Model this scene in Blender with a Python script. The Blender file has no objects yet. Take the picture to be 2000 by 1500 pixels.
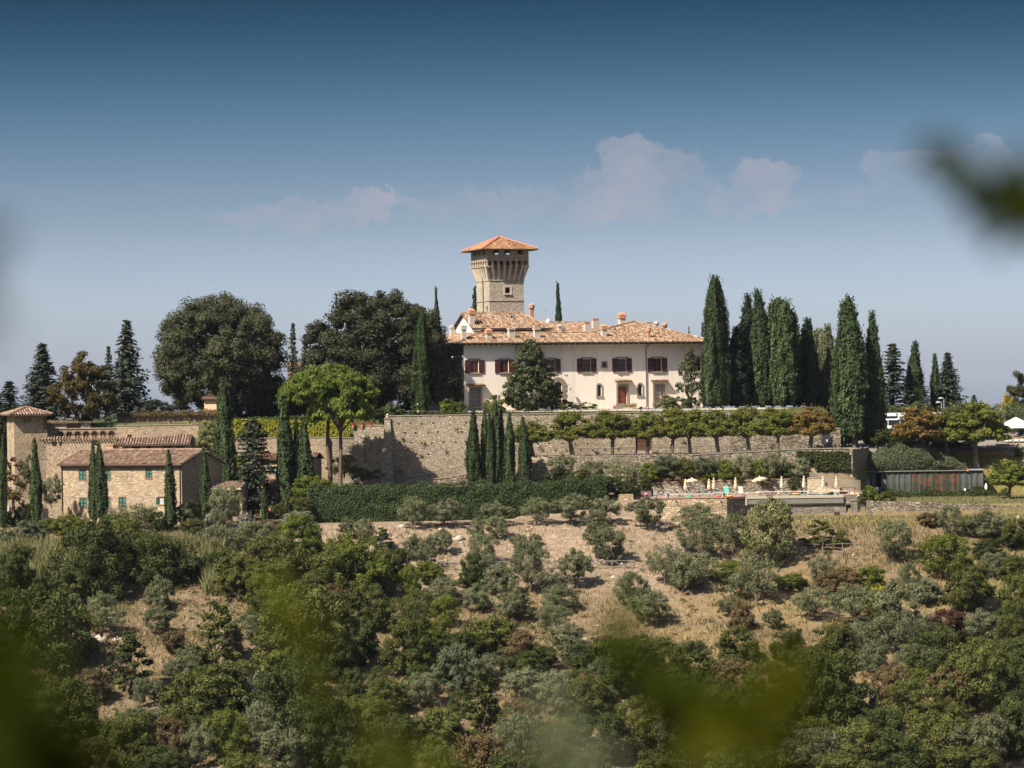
import bpy, math, random
import numpy as np
from mathutils import Vector, Matrix

sc = bpy.context.scene
COL = sc.collection

# ------------------------------------------------------------------ camera, light, exposure
F = 6000.0                  # focal length in photo pixels (photo 2000 x 1500)
HOR = 790.0                 # photo row of the horizon
ROLL = 0.0140
cam_d = bpy.data.cameras.new('camera')
cam = bpy.data.objects.new('camera', cam_d)
COL.objects.link(cam)
sc.camera = cam
cam_d.sensor_fit = 'HORIZONTAL'
cam_d.sensor_width = 36.0
cam_d.lens = 36.0 * F / 2000.0
cam_d.shift_y = (HOR - 750.0) / 2000.0
cam_d.clip_start = 0.2
cam_d.clip_end = 30000.0
cam.location = (0, 0, 0)
cam.rotation_euler = (math.pi / 2, ROLL, 0)
cam_d.dof.use_dof = True
cam_d.dof.focus_distance = 385.0
cam_d.dof.aperture_fstop = 3.2

SUN = Vector((17.5, 16.4, -26.0)).normalized()      # the way the light travels
sun_el = math.asin(-SUN.z)
sun_az = math.atan2(-SUN.x, -SUN.y)                 # compass angle of the sun from +Y towards +X
sl = bpy.data.lights.new('sun', 'SUN')
sl.energy = 5.0
sl.angle = math.radians(0.5)
sl.color = (1.0, 0.93, 0.82)
so = bpy.data.objects.new('sun', sl)
COL.objects.link(so)
so.location = (0, 0, 80)
so.rotation_euler = SUN.to_track_quat('-Z', 'Y').to_euler()

world = bpy.data.worlds.new('World')
sc.world = world
world.use_nodes = True
wn = world.node_tree
wn.nodes.clear()
def wnode(t, **kw):
    n = wn.nodes.new(t)
    for k, v in kw.items():
        setattr(n, k, v)
    return n
def wmath(op, a, b=None, c=None, clamp=False):
    n = wnode('ShaderNodeMath', operation=op, use_clamp=clamp)
    for i, v in enumerate((a, b, c)):
        if v is None:
            continue
        if isinstance(v, (int, float)):
            n.inputs[i].default_value = v
        else:
            wn.links.new(v, n.inputs[i])
    return n.outputs[0]
sky = wnode('ShaderNodeTexSky', sky_type='NISHITA', sun_disc=False)
sky.sun_elevation = sun_el
sky.sun_rotation = sun_az
sky.air_density = 1.0
sky.dust_density = 1.5
sky.altitude = 250
tcw = wnode('ShaderNodeTexCoord')
sep = wnode('ShaderNodeSeparateXYZ')
wn.links.new(tcw.outputs['Generated'], sep.inputs[0])
elev = sep.outputs['Z']
ramp = wnode('ShaderNodeValToRGB')
wn.links.new(wmath('DIVIDE', elev, 0.16, clamp=True), ramp.inputs[0])
cr = ramp.color_ramp
cr.interpolation = 'B_SPLINE'
SKY_STOPS = [(0.00, (0.5429, 0.5791, 0.8072)), (0.20, (0.5232, 0.5761, 0.7953)), (0.37, (0.3211, 0.3418, 0.4523)), (0.60, (0.1044, 0.1792, 0.2535)), (0.82, (0.0106, 0.0430, 0.0711)), (1.00, (0.0102, 0.0407, 0.0677))]
while len(cr.elements) < len(SKY_STOPS):
    cr.elements.new(0.5)
for e, (p, c) in zip(cr.elements, SKY_STOPS):
    e.position = p
    e.color = (c[0], c[1], c[2], 1)
# higher up it is the plain clear sky
hi = wnode('ShaderNodeMapRange', interpolation_type='SMOOTHSTEP')
wn.links.new(elev, hi.inputs[0])
hi.inputs[1].default_value, hi.inputs[2].default_value = 0.14, 0.55
rmix = wnode('ShaderNodeMixRGB')
wn.links.new(hi.outputs[0], rmix.inputs[0])
wn.links.new(ramp.outputs[0], rmix.inputs[1])
rmix.inputs[2].default_value = (0.85, 0.85, 0.85, 1)
mul = wnode('ShaderNodeMixRGB', blend_type='MULTIPLY')
mul.inputs[0].default_value = 1
wn.links.new(sky.outputs[0], mul.inputs[1])
wn.links.new(rmix.outputs[0], mul.inputs[2])
# fair-weather clouds low in the sky, laid out by compass direction
az = wmath('DIVIDE', sep.outputs['X'], wmath('MAXIMUM', sep.outputs['Y'], 0.05))
el = wmath('DIVIDE', sep.outputs['Z'], wmath('MAXIMUM', sep.outputs['Y'], 0.05))
cmb = wnode('ShaderNodeCombineXYZ')
wn.links.new(az, cmb.inputs[0])
wn.links.new(wmath('MULTIPLY', el, 1.25), cmb.inputs[1])
nz = wnode('ShaderNodeTexNoise')
nz.inputs['Scale'].default_value = 42
nz.inputs['Detail'].default_value = 9
nz.inputs['Roughness'].default_value = 0.56
wn.links.new(cmb.outputs[0], nz.inputs['Vector'])
wz = wnode('ShaderNodeTexNoise')
wz.inputs['Scale'].default_value = 75
wz.inputs['Detail'].default_value = 7
wz.inputs['Roughness'].default_value = 0.6
wn.links.new(cmb.outputs[0], wz.inputs['Vector'])
wsep = wnode('ShaderNodeSeparateColor')
wn.links.new(wz.outputs['Color'], wsep.inputs[0])
az = wmath('ADD', az, wmath('MULTIPLY', wmath('SUBTRACT', wsep.outputs[0], 0.5), 0.034))
el = wmath('ADD', el, wmath('MULTIPLY', wmath('SUBTRACT', wsep.outputs[1], 0.5), 0.026))
def puff(px, py, rx, ry, amp):
    cx, cy = (px - 1000) / F, (HOR - py) / F
    dx = wmath('DIVIDE', wmath('SUBTRACT', az, cx), rx / F)
    dy0 = wmath('DIVIDE', wmath('SUBTRACT', el, cy), ry / F)
    up = wmath('MULTIPLY', wmath('MAXIMUM', dy0, 0.0), 1.5)        # crisp tops, soft bases
    dn = wmath('MULTIPLY', wmath('MINIMUM', dy0, 0.0), 0.8)
    dy = wmath('ADD', up, dn)
    d2 = wmath('ADD', wmath('MULTIPLY', dx, dx), wmath('MULTIPLY', dy, dy))
    return wmath('MULTIPLY', wmath('MULTIPLY', wmath('SUBTRACT', 1.0, d2, clamp=True), 2.0, clamp=True), amp)
acc = None
for a in [(1285, 335, 120, 95, 1.0), (1230, 300, 60, 55, .95), (1345, 380, 150, 45, .9), (1180, 365, 120, 55, .85), (1100, 395, 120, 50, .75), (1510, 350, 90, 50, .85), (1600, 385, 160, 40, .55), (960, 395, 150, 45, .72),
          (745, 392, 70, 32, .95), (650, 402, 150, 32, .85), (520, 418, 130, 36, .7), (860, 400, 90, 34, .65), (1770, 335, 110, 60, .8), (210, 405, 110, 30, .5), (1930, 320, 90, 55, .75), (1420, 395, 200, 36, .7)]:
    p = puff(*a)
    acc = p if acc is None else wmath('MAXIMUM', acc, p)
dens = wmath('MULTIPLY', wmath('ADD', wmath('SUBTRACT', wmath('MULTIPLY', acc, 0.95), 0.38), wmath('MULTIPLY', wmath('SUBTRACT', nz.outputs[0], 0.5), 2.4)), 1.1, clamp=True)
dens = wmath('MULTIPLY', dens, wmath('MULTIPLY', acc, 1.6, clamp=True))
dens = wmath('MULTIPLY', dens, wmath('MULTIPLY', wmath('GREATER_THAN', sep.outputs['Y'], 0.3), 0.66))
cmix = wnode('ShaderNodeMixRGB', blend_type='MIX')
wn.links.new(dens, cmix.inputs[0])
wn.links.new(mul.outputs[0], cmix.inputs[1])
CLOUD = (2.05, 1.98, 2.3)
cmix.inputs[2].default_value = (*CLOUD, 1)
bg = wnode('ShaderNodeBackground')
wn.links.new(cmix.outputs[0], bg.inputs[0])
bg.inputs[1].default_value = 0.1
wo = wnode('ShaderNodeOutputWorld')
wn.links.new(bg.outputs[0], wo.inputs[0])

sc.view_settings.view_transform = 'Standard'
sc.view_settings.look = 'None'
sc.view_settings.gamma = 1
sc.view_settings.use_curve_mapping = False
sc.view_settings.exposure = 1.12
sc.cycles.max_bounces = 6
sc.cycles.diffuse_bounces = 3
sc.cycles.transparent_max_bounces = 4

# ------------------------------------------------------------------ helpers
CR, SR = math.cos(ROLL), math.sin(ROLL)
def unroll(px, py):
    dx, dy = px - 1000.0, py - HOR
    return dx * CR - dy * SR, dx * SR + dy * CR
def P(px, py, Y):
    """World point seen at photo pixel (px, py) at the distance Y."""
    x, y = unroll(px, py)
    return Vector((x / F * Y, Y, -y / F * Y))
def Xat(px, Y):
    return (px - 1000.0) / F * Y

rs = np.random.RandomState(7)
rnd = random.Random(11)

def tag(o, label=None, cat=None, group=None, kind=None):
    if label: o['label'] = label
    if cat: o['category'] = cat
    if group: o['group'] = group
    if kind: o['kind'] = kind
    return o
def thing(name, label, cat, loc=(0, 0, 0), rotz=0.0, group=None):
    o = bpy.data.objects.new(name, None)
    COL.objects.link(o)
    o.location = loc
    o.rotation_euler = (0, 0, rotz)
    o.empty_display_size = 0.3
    return tag(o, label, cat, group)
def link(name, me, parent=None, mat=None, loc=None):
    o = bpy.data.objects.new(name, me)
    COL.objects.link(o)
    if parent is not None: o.parent = parent
    if loc is not None: o.location = loc
    if mat is not None:
        if len(me.materials) == 0: me.materials.append(mat)
        o.material_slots[0].link = 'OBJECT'
        o.material_slots[0].material = mat
    return o

class MB:
    """Collects shapes; build() links them as one mesh object."""
    def __init__(s):
        s.v, s.f, s.t = [], [], []
    def face(s, pts, tint=0.5):
        i = len(s.v)
        s.v += [tuple(p) for p in pts]
        s.f.append(tuple(range(i, i + len(pts))))
        s.t.append(tint)
    def add(s, vs, fs, tint=0.5):
        i = len(s.v)
        s.v += [tuple(p) for p in vs]
        for f in fs:
            s.f.append(tuple(i + k for k in f))
            s.t.append(tint)
    def box(s, x0, x1, y0, y1, z0, z1, tint=0.5):
        s.add([(x0, y0, z0), (x1, y0, z0), (x1, y1, z0), (x0, y1, z0), (x0, y0, z1), (x1, y0, z1), (x1, y1, z1), (x0, y1, z1)],
              [(0, 3, 2, 1), (4, 5, 6, 7), (0, 1, 5, 4), (1, 2, 6, 5), (2, 3, 7, 6), (3, 0, 4, 7)], tint)
        return s
    def frus(s, x0, x1, y0, y1, z0, X0, X1, Y0, Y1, z1, tint=0.5):
        s.add([(x0, y0, z0), (x1, y0, z0), (x1, y1, z0), (x0, y1, z0), (X0, Y0, z1), (X1, Y0, z1), (X1, Y1, z1), (X0, Y1, z1)],
              [(0, 3, 2, 1), (4, 5, 6, 7), (0, 1, 5, 4), (1, 2, 6, 5), (2, 3, 7, 6), (3, 0, 4, 7)], tint)
        return s
    def prism(s, poly, d, tint=0.5):
        """poly: list of 3-D points (planar), d: extrusion vector."""
        n = len(poly)
        d = Vector(d)
        a = [Vector(p) for p in poly]
        b = [p + d for p in a]
        fs = [tuple(range(n)), tuple(range(2 * n - 1, n - 1, -1))]
        fs += [(i, i + n, (i + 1) % n + n, (i + 1) % n) for i in range(n)]
        s.add(a + b, fs, tint)
        return s
    def tube(s, pts, rad, n=6, tint=0.5, caps=True):
        pts = [Vector(p) for p in pts]
        if isinstance(rad, (int, float)): rad = [rad] * len(pts)
        rings = []
        for i, p in enumerate(pts):
            d = (pts[min(i + 1, len(pts) - 1)] - pts[max(i - 1, 0)]).normalized()
            a = d.orthogonal().normalized() if abs(d.z) > 0.9 else d.cross(Vector((0, 0, 1))).normalized()
            if abs(d.z) > 0.9:
                a = Vector((1, 0, 0)) - d * d.x
                a.normalize()
            b = d.cross(a)
            rings.append([p + (a * math.cos(2 * math.pi * k / n) + b * math.sin(2 * math.pi * k / n)) * rad[i] for k in range(n)])
        vs = [q for r in rings for q in r]
        fs = []
        for i in range(len(pts) - 1):
            for k in range(n):
                fs.append((i * n + k, i * n + (k + 1) % n, (i + 1) * n + (k + 1) % n, (i + 1) * n + k))
        if caps:
            fs.append(tuple(range(n - 1, -1, -1)))
            fs.append(tuple((len(pts) - 1) * n + k for k in range(n)))
        s.add(vs, fs, tint)
        return s
    def lathe(s, prof, n=10, c=(0, 0, 0), tint=0.5, rx=1.0, ry=1.0, ph=0.0):
        vs, fs = [], []
        for (r, z) in prof:
            for k in range(n):
                a = 2 * math.pi * k / n + ph
                vs.append((c[0] + r * rx * math.cos(a), c[1] + r * ry * math.sin(a), c[2] + z))
        for i in range(len(prof) - 1):
            for k in range(n):
                fs.append((i * n + k, i * n + (k + 1) % n, (i + 1) * n + (k + 1) % n, (i + 1) * n + k))
        fs.append(tuple(range(n - 1, -1, -1)))
        fs.append(tuple((len(prof) - 1) * n + k for k in range(n)))
        s.add(vs, fs, tint)
        return s
    def facade(s, O, du, nin, W, z0, z1, ops=(), depth=0.25, back=True, cell=None):
        """A wall face with real recessed openings. ops: (ua, ub, za, zb[, arch])."""
        O, du, nin = Vector(O), Vector(du).normalized(), Vector(nin).normalized()
        pt = lambda u, z, d=0.0: O + du * u + nin * d + Vector((0, 0, z))
        us = sorted({0.0, W, *[o[0] for o in ops], *[o[1] for o in ops]})
        zs = sorted({z0, z1, *[o[2] for o in ops], *[o[3] for o in ops]})
        if cell:
            def ref(a):
                out = []
                for p, q in zip(a[:-1], a[1:]):
                    k = max(1, int(round((q - p) / cell)))
                    out += [p + (q - p) * j / k for j in range(k)]
                return out + [a[-1]]
            us, zs = ref(us), ref(zs)
        idx = {}
        def vid(u, z):
            k = (u, z)
            if k not in idx:
                idx[k] = len(s.v)
                s.v.append(tuple(pt(u, z)))
            return idx[k]
        for a, b in zip(us[:-1], us[1:]):
            for c, d in zip(zs[:-1], zs[1:]):
                mu, mz = (a + b) / 2, (c + d) / 2
                if any(o[0] < mu < o[1] and o[2] < mz < o[3] for o in ops):
                    continue
                s.f.append((vid(a, c), vid(b, c), vid(b, d), vid(a, d)))
                s.t.append(0.5)
        for o in ops:
            ua, ub, za, zb = o[:4]
            s.face([pt(ua, za), pt(ub, za), pt(ub, za, depth), pt(ua, za, depth)])
            s.face([pt(ua, zb), pt(ua, zb, depth), pt(ub, zb, depth), pt(ub, zb)])
            s.face([pt(ua, za), pt(ua, za, depth), pt(ua, zb, depth), pt(ua, zb)])
            s.face([pt(ub, za), pt(ub, zb), pt(ub, zb, depth), pt(ub, za, depth)])
            if back:
                s.face([pt(ua, za, depth), pt(ub, za, depth), pt(ub, zb, depth), pt(ua, zb, depth)])
            if len(o) > 4 and o[4]:
                r = (ub - ua) / 2
                for sg in (-1, 1):
                    arc = [pt((ua + ub) / 2 + sg * r * math.cos(t), zb - r + r * math.sin(t), -0.002) for t in [k * math.pi / 8 for k in range(5)]]
                    s.prism([pt(ua if sg < 0 else ub, zb, -0.002)] + arc, nin * (depth * .8))
        return s
    def mesh(s, name):
        me = bpy.data.meshes.new(name)
        me.from_pydata(s.v, [], s.f)
        at = me.attributes.new('tint', 'FLOAT', 'FACE')
        at.data.foreach_set('value', np.array(s.t, dtype=np.float32))
        me.update()
        return me
    def build(s, name, mat, parent=None, loc=None, label=None, kind=None):
        o = link(name, s.mesh(name), parent, mat, loc)
        tag(o, label=label, kind=kind)
        return o

def mesh_np(name, V, Fq, tint=None, smooth=False):
    """V (n,3), Fq (m,4) quads -> mesh."""
    me = bpy.data.meshes.new(name)
    V = np.ascontiguousarray(V, dtype=np.float32)
    Fq = np.ascontiguousarray(Fq, dtype=np.int32)
    m, k = Fq.shape
    me.vertices.add(len(V))
    me.vertices.foreach_set('co', V.ravel())
    me.loops.add(m * k)
    me.loops.foreach_set('vertex_index', Fq.ravel())
    me.polygons.add(m)
    me.polygons.foreach_set('loop_start', np.arange(0, m * k, k, dtype=np.int32))
    me.update(calc_edges=True)
    if tint is not None:
        at = me.attributes.new('tint', 'FLOAT', 'FACE')
        at.data.foreach_set('value', np.asarray(tint, dtype=np.float32))
    if smooth:
        me.polygons.foreach_set('use_smooth', np.ones(m, dtype=bool))
    return me

def hash2(ix, iy, seed=0):
    h = (ix.astype(np.int64) * 374761393 + iy.astype(np.int64) * 668265263 + seed * 974711) & 0xffffffff
    h = ((h ^ (h >> 13)) * 1274126177) & 0xffffffff
    return ((h ^ (h >> 16)) & 0xffff) / 65535.0
def vnoise(x, y, seed=0):
    x, y = np.asarray(x, float), np.asarray(y, float)
    ix, iy = np.floor(x), np.floor(y)
    fx, fy = x - ix, y - iy
    fx, fy = fx * fx * (3 - 2 * fx), fy * fy * (3 - 2 * fy)
    a, b = hash2(ix, iy, seed), hash2(ix + 1, iy, seed)
    c, d = hash2(ix, iy + 1, seed), hash2(ix + 1, iy + 1, seed)
    return (a * (1 - fx) + b * fx) * (1 - fy) + (c * (1 - fx) + d * fx) * fy
def fbm(x, y, seed=0, oct=4):
    s, a, t = 0, 0.5, 0
    for k in range(oct):
        s = s + a * vnoise(np.asarray(x) * 2 ** k, np.asarray(y) * 2 ** k, seed + k * 17)
        t += a
        a *= 0.5
    return s / t

# ------------------------------------------------------------------ materials
MATS = {}
class NT:
    def __init__(s, name):
        s.m = bpy.data.materials.new(name)
        s.m.use_nodes = True
        s.t = s.m.node_tree
        s.t.nodes.clear()
        s.out = s.n('ShaderNodeOutputMaterial')
        MATS[name] = s.m
    def n(s, t, **kw):
        x = s.t.nodes.new(t)
        for k, v in kw.items(): setattr(x, k, v)
        return x
    def l(s, a, b): s.t.links.new(a, b)
    def val(s, node, key, v):
        if isinstance(v, (int, float)): node.inputs[key].default_value = v
        elif isinstance(v, tuple): node.inputs[key].default_value = (*v, 1) if len(v) == 3 else v
        else: s.l(v, node.inputs[key])
    def mix(s, f, a, b, mode='MIX'):
        x = s.n('ShaderNodeMixRGB', blend_type=mode)
        for k, v in zip((0, 1, 2), (f, a, b)): s.val(x, k, v)
        return x.outputs[0]
    def math(s, op, a, b=0.0, clamp=False):
        x = s.n('ShaderNodeMath', operation=op, use_clamp=clamp)
        s.val(x, 0, a); s.val(x, 1, b)
        return x.outputs[0]
    def ramp(s, f, stops, interp='LINEAR'):
        x = s.n('ShaderNodeValToRGB')
        s.val(x, 0, f)
        e = x.color_ramp
        e.interpolation = interp
        while len(e.elements) < len(stops): e.elements.new(0.5)
        for k, (p, c) in zip(e.elements, stops):
            k.position = p
            k.color = (*c, 1) if len(c) == 3 else c
        return x.outputs[0]
    def obj(s, scale=(1, 1, 1)):
        tc = s.n('ShaderNodeTexCoord')
        mp = s.n('ShaderNodeMapping')
        mp.inputs['Scale'].default_value = scale
        s.l(tc.outputs['Object'], mp.inputs[0])
        return mp.outputs[0]
    def noise(s, vec, scale, detail=4, rough=0.55):
        x = s.n('ShaderNodeTexNoise')
        s.l(vec, x.inputs['Vector'])
        x.inputs['Scale'].default_value = scale
        x.inputs['Detail'].default_value = detail
        x.inputs['Roughness'].default_value = rough
        return x.outputs[0]
    def attr(s, name='tint'):
        return s.n('ShaderNodeAttribute', attribute_name=name)
    def finish(s, col, rough=0.8, bump=None, bstr=0.5, bdist=0.05, spec=0.3, metal=0.0):
        b = s.n('ShaderNodeBsdfPrincipled')
        s.val(b, 'Base Color', col)
        s.val(b, 'Roughness', rough)
        b.inputs['Metallic'].default_value = metal
        b.inputs['Specular IOR Level'].default_value = spec
        if bump is not None:
            bp = s.n('ShaderNodeBump')
            bp.inputs['Strength'].default_value = bstr
            bp.inputs['Distance'].default_value = bdist
            s.l(bump, bp.inputs['Height'])
            s.l(bp.outputs[0], b.inputs['Normal'])
        s.l(b.outputs[0], s.out.inputs[0])
        return s.m

def leaf_mat(name, a, b, c=None, trans=0.25, rough=0.65, spec=0.1, var=0.35):
    """Leaf colour runs from a over b to c by each leaf's own tint; plants of a kind differ a little."""
    t = NT(name)
    tv = t.attr().outputs['Fac']
    col = t.ramp(tv, [(0, a), (0.55, b), (1, c or b)])
    oi = t.n('ShaderNodeObjectInfo')
    k = t.math('ADD', t.math('MULTIPLY', oi.outputs['Random'], var), 1 - var / 2)
    vm = t.n('ShaderNodeVectorMath', operation='SCALE')
    t.l(col, vm.inputs[0]); t.l(k, vm.inputs['Scale'])
    b_ = t.n('ShaderNodeBsdfPrincipled')
    t.l(vm.outputs[0], b_.inputs['Base Color'])
    b_.inputs['Roughness'].default_value = rough
    b_.inputs['Specular IOR Level'].default_value = spec
    tr = t.n('ShaderNodeBsdfTranslucent')
    wm = t.n('ShaderNodeVectorMath', operation='MULTIPLY')
    t.l(vm.outputs[0], wm.inputs[0])
    wm.inputs[1].default_value = (1.25, 1.35, 0.6)
    t.l(wm.outputs[0], tr.inputs[0])
    ms = t.n('ShaderNodeMixShader')
    ms.inputs[0].default_value = trans
    t.l(b_.outputs[0], ms.inputs[1]); t.l(tr.outputs[0], ms.inputs[2])
    t.l(ms.outputs[0], t.out.inputs[0])
    return t.m

def stone_mat(name, cols, mortar, size=(0.45, 0.2), bstr=0.8, stain=0.35, green=0.0):
    t = NT(name)
    v0 = t.obj()
    wob = t.n('ShaderNodeTexNoise'); t.l(v0, wob.inputs['Vector']); wob.inputs['Scale'].default_value = 1.3
    wv = t.n('ShaderNodeVectorMath', operation='MULTIPLY_ADD')
    t.l(wob.outputs['Color'], wv.inputs[0]); wv.inputs[1].default_value = (0.25, 0.25, 0.12); t.l(v0, wv.inputs[2])
    mp = t.n('ShaderNodeMapping'); mp.inputs['Scale'].default_value = (1 / size[0], 1 / size[0], 1 / size[1])
    t.l(wv.outputs[0], mp.inputs[0])
    vo = t.n('ShaderNodeTexVoronoi'); t.l(mp.outputs[0], vo.inputs['Vector']); vo.inputs['Scale'].default_value = 1
    ve = t.n('ShaderNodeTexVoronoi', feature='DISTANCE_TO_EDGE'); t.l(mp.outputs[0], ve.inputs['Vector']); ve.inputs['Scale'].default_value = 1
    sp = t.n('ShaderNodeSeparateColor'); t.l(vo.outputs['Color'], sp.inputs[0])
    n = len(cols)
    col = t.ramp(sp.outputs[0], [(i / max(1, n - 1), c) for i, c in enumerate(cols)])
    edge = t.math('MULTIPLY', ve.outputs['Distance'], 7.0, clamp=True)
    fine = t.noise(v0, 9, 5, 0.65)
    col = t.mix(t.math('MULTIPLY', fine, 0.5), col, (0.9, 0.9, 0.9), 'MULTIPLY')
    col = t.mix(edge, mortar, col)
    big = t.noise(v0, 0.22, 5, 0.6)
    big2 = t.noise(t.obj((.5, .5, 1.6)), 0.5, 6, 0.65)
    col = t.mix(t.math('MULTIPLY', t.math('SUBTRACT', big2, 0.48), 4.0, clamp=True), col, (1.22, 1.16, 1.05), 'MULTIPLY')
    st = t.math('MULTIPLY', t.math('SUBTRACT', big, 0.45), 4.0, clamp=True)
    col = t.mix(t.math('MULTIPLY', st, stain), col, (0.55, 0.5, 0.43), 'MULTIPLY')
    if green:
        col = t.mix(t.math('MULTIPLY', t.math('SUBTRACT', t.noise(v0, 0.6, 4), 0.52), green * 6, clamp=True), col, (0.09, 0.10, 0.05))
    h = t.math('ADD', t.math('MULTIPLY', edge, 0.8), t.math('ADD', t.math('MULTIPLY', sp.outputs[1], 0.5), t.math('MULTIPLY', fine, 0.4)))
    return t.finish(col, 0.9, h, bstr, 0.09, 0.15)

def plain_mat(name, c, rough=0.7, var=0.15, scale=3.0, spec=0.3, metal=0.0, bstr=0.15):
    t = NT(name)
    v = t.obj()
    n = t.noise(v, scale, 5, 0.6)
    col = t.mix(n, tuple(x * (1 - var) for x in c), tuple(min(1, x * (1 + var)) for x in c))
    return t.finish(col, rough, n, bstr, 0.02, spec, metal)

def tile_mat(name, stops, lichen=None, lf=0.0):
    t = NT(name)
    tv = t.attr().outputs['Fac']
    col = t.ramp(tv, stops)
    v = t.obj()
    n = t.noise(v, 0.7, 5, 0.6)
    col = t.mix(t.math('MULTIPLY', t.math('SUBTRACT', t.noise(v, 6, 4), 0.3), 0.7, clamp=True), col, (0.72, 0.66, 0.6), 'MULTIPLY')
    if lichen:
        col = t.mix(t.math('MULTIPLY', t.math('SUBTRACT', n, 0.45), lf * 4, clamp=True), col, lichen)
    return t.finish(col, 0.85, t.noise(v, 9, 4), 0.3, 0.03, 0.15)
TS = [(0, (0.08, 0.048, 0.034)), (0.25, (0.18, 0.104, 0.066)), (0.5, (0.275, 0.172, 0.108)), (0.75, (0.36, 0.245, 0.16)), (1, (0.48, 0.37, 0.26))]
tile_mat('tile_villa', TS, (0.36, 0.22, 0.09), 0.25)
tile_mat('tile_tower', [(0, (0.12, 0.05, 0.025)), (0.5, (0.31, 0.145, 0.07)), (1, (0.44, 0.28, 0.16))], (0.30, 0.19, 0.05), 0.6)
tile_mat('tile_farm', [(0, (0.08, 0.052, 0.038)), (0.3, (0.17, 0.105, 0.072)), (0.7, (0.25, 0.16, 0.112)), (1, (0.36, 0.27, 0.20))], (0.30, 0.17, 0.06), 0.25)
plain_mat('tile_ridge', (0.42, 0.15, 0.09), 0.8)
plain_mat('tile_dark', (0.085, 0.048, 0.034), 0.9)
plain_mat('eave_wood', (0.09, 0.06, 0.045), 0.8)
t = NT('plaster')
v = t.obj()
n1, n2 = t.noise(v, 0.35, 6, 0.62), t.noise(t.obj((1.2, 1.2, 0.16)), 1.0, 5, 0.6)
c = t.mix(n1, (0.80, 0.69, 0.575), (0.74, 0.635, 0.525))
c = t.mix(t.math('MULTIPLY', t.math('SUBTRACT', n2, 0.5), 3.6, clamp=True), c, (0.60, 0.505, 0.41))
n3 = t.noise(t.obj((2.6, 2.6, .10)), 1.6, 6, 0.7)
c = t.mix(t.math('MULTIPLY', t.math('SUBTRACT', n3, 0.56), 6, clamp=True), c, (0.66, 0.56, 0.47))
n4 = t.noise(v, 1.1, 8, 0.75)
c = t.mix(t.math('MULTIPLY', t.math('SUBTRACT', n4, 0.6), 7, clamp=True), c, (0.50, 0.42, 0.34))
t.finish(c, 0.9, t.noise(v, 4, 6), 0.12, 0.03, 0.15)
plain_mat('plaster_white', (0.80, 0.76, 0.70), 0.9, 0.06, 0.8)
plain_mat('plaster_peach', (0.62, 0.42, 0.25), 0.9, 0.1, 0.8)
plain_mat('plaster_chimney', (0.42, 0.36, 0.30), 0.9, 0.2, 2)
plain_mat('pietra', (0.24, 0.20, 0.15), 0.85, 0.25, 3)
plain_mat('corbel_stone', (0.46, 0.38, 0.29), 0.85, 0.2, 3)
plain_mat('wood_red', (0.17, 0.045, 0.025), 0.5, 0.25, 4)
plain_mat('shutter_dark', (0.055, 0.012, 0.014), 0.55, 0.25, 6)
plain_mat('shutter_green', (0.008, 0.06, 0.04), 0.5, 0.2, 6)
plain_mat('louvre_pale', (0.07, 0.12, 0.095), 0.6, 0.2, 6)
plain_mat('door_brown', (0.085, 0.04, 0.025), 0.6, 0.3, 5)
plain_mat('dark_void', (0.012, 0.011, 0.010), 0.9)
plain_mat('iron', (0.03, 0.03, 0.032), 0.5, 0.2, 5, 0.4)
plain_mat('copper_pipe', (0.035, 0.026, 0.024), 0.5)
plain_mat('rust_pipe', (0.10, 0.045, 0.03), 0.6)
plain_mat('steel', (0.45, 0.46, 0.47), 0.4, 0.1, 5, 0.5, 0.6)
plain_mat('lounger_cloth', (0.42, 0.40, 0.36), 0.8, 0.06)
plain_mat('white_paint', (0.46, 0.46, 0.45), 0.5, 0.04)
plain_mat('cream_canvas', (0.42, 0.34, 0.235), 0.8, 0.06)
plain_mat('white_canvas', (0.62, 0.585, 0.53), 0.8, 0.04)
plain_mat('tan_mesh', (0.36, 0.29, 0.20), 0.8)
plain_mat('teal_towel', (0.10, 0.40, 0.32), 0.85)
plain_mat('orange_float', (0.75, 0.30, 0.03), 0.5)
plain_mat('red_float', (0.62, 0.08, 0.05), 0.5)
plain_mat('green_float', (0.06, 0.45, 0.12), 0.5)
plain_mat('pink_flower', (0.55, 0.16, 0.25), 0.7, 0.3, 8)
plain_mat('red_flower', (0.28, 0.03, 0.025), 0.7, 0.3, 8)
plain_mat('terracotta', (0.40, 0.16, 0.085), 0.85)
plain_mat('cotto_paving', (0.30, 0.185, 0.135), 0.85)
plain_mat('concrete', (0.16, 0.145, 0.12), 0.9, 0.2, 1.5)
plain_mat('cream_coping', (0.36, 0.31, 0.235), 0.8, 0.1)
plain_mat('reed_screen', (0.25, 0.20, 0.16), 0.9, 0.3, 9)
plain_mat('bare_wood', (0.22, 0.15, 0.10), 0.85, 0.3, 5)
plain_mat('orange_wood', (0.36, 0.15, 0.06), 0.7, 0.2, 5)
plain_mat('grey_wood', (0.14, 0.115, 0.09), 0.9, 0.3, 5)
plain_mat('green_metal', (0.022, 0.07, 0.045), 0.6, 0.2, 5)
plain_mat('blue_plastic', (0.02, 0.10, 0.30), 0.5)
plain_mat('bus_white', (0.80, 0.81, 0.82), 0.3, 0.03, 1, 0.5)
plain_mat('car_dark', (0.03, 0.05, 0.09), 0.25, 0.1, 1, 0.6)
plain_mat('rubber', (0.02, 0.02, 0.02), 0.8)
plain_mat('bark', (0.085, 0.062, 0.045), 0.95, 0.4, 4, 0.1, 0, 0.6)
plain_mat('bark_pine', (0.12, 0.082, 0.062), 0.95, 0.4, 4, 0.1, 0, 0.6)
plain_mat('bark_grey', (0.13, 0.105, 0.08), 0.95, 0.4, 4, 0.1, 0, 0.6)
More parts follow.
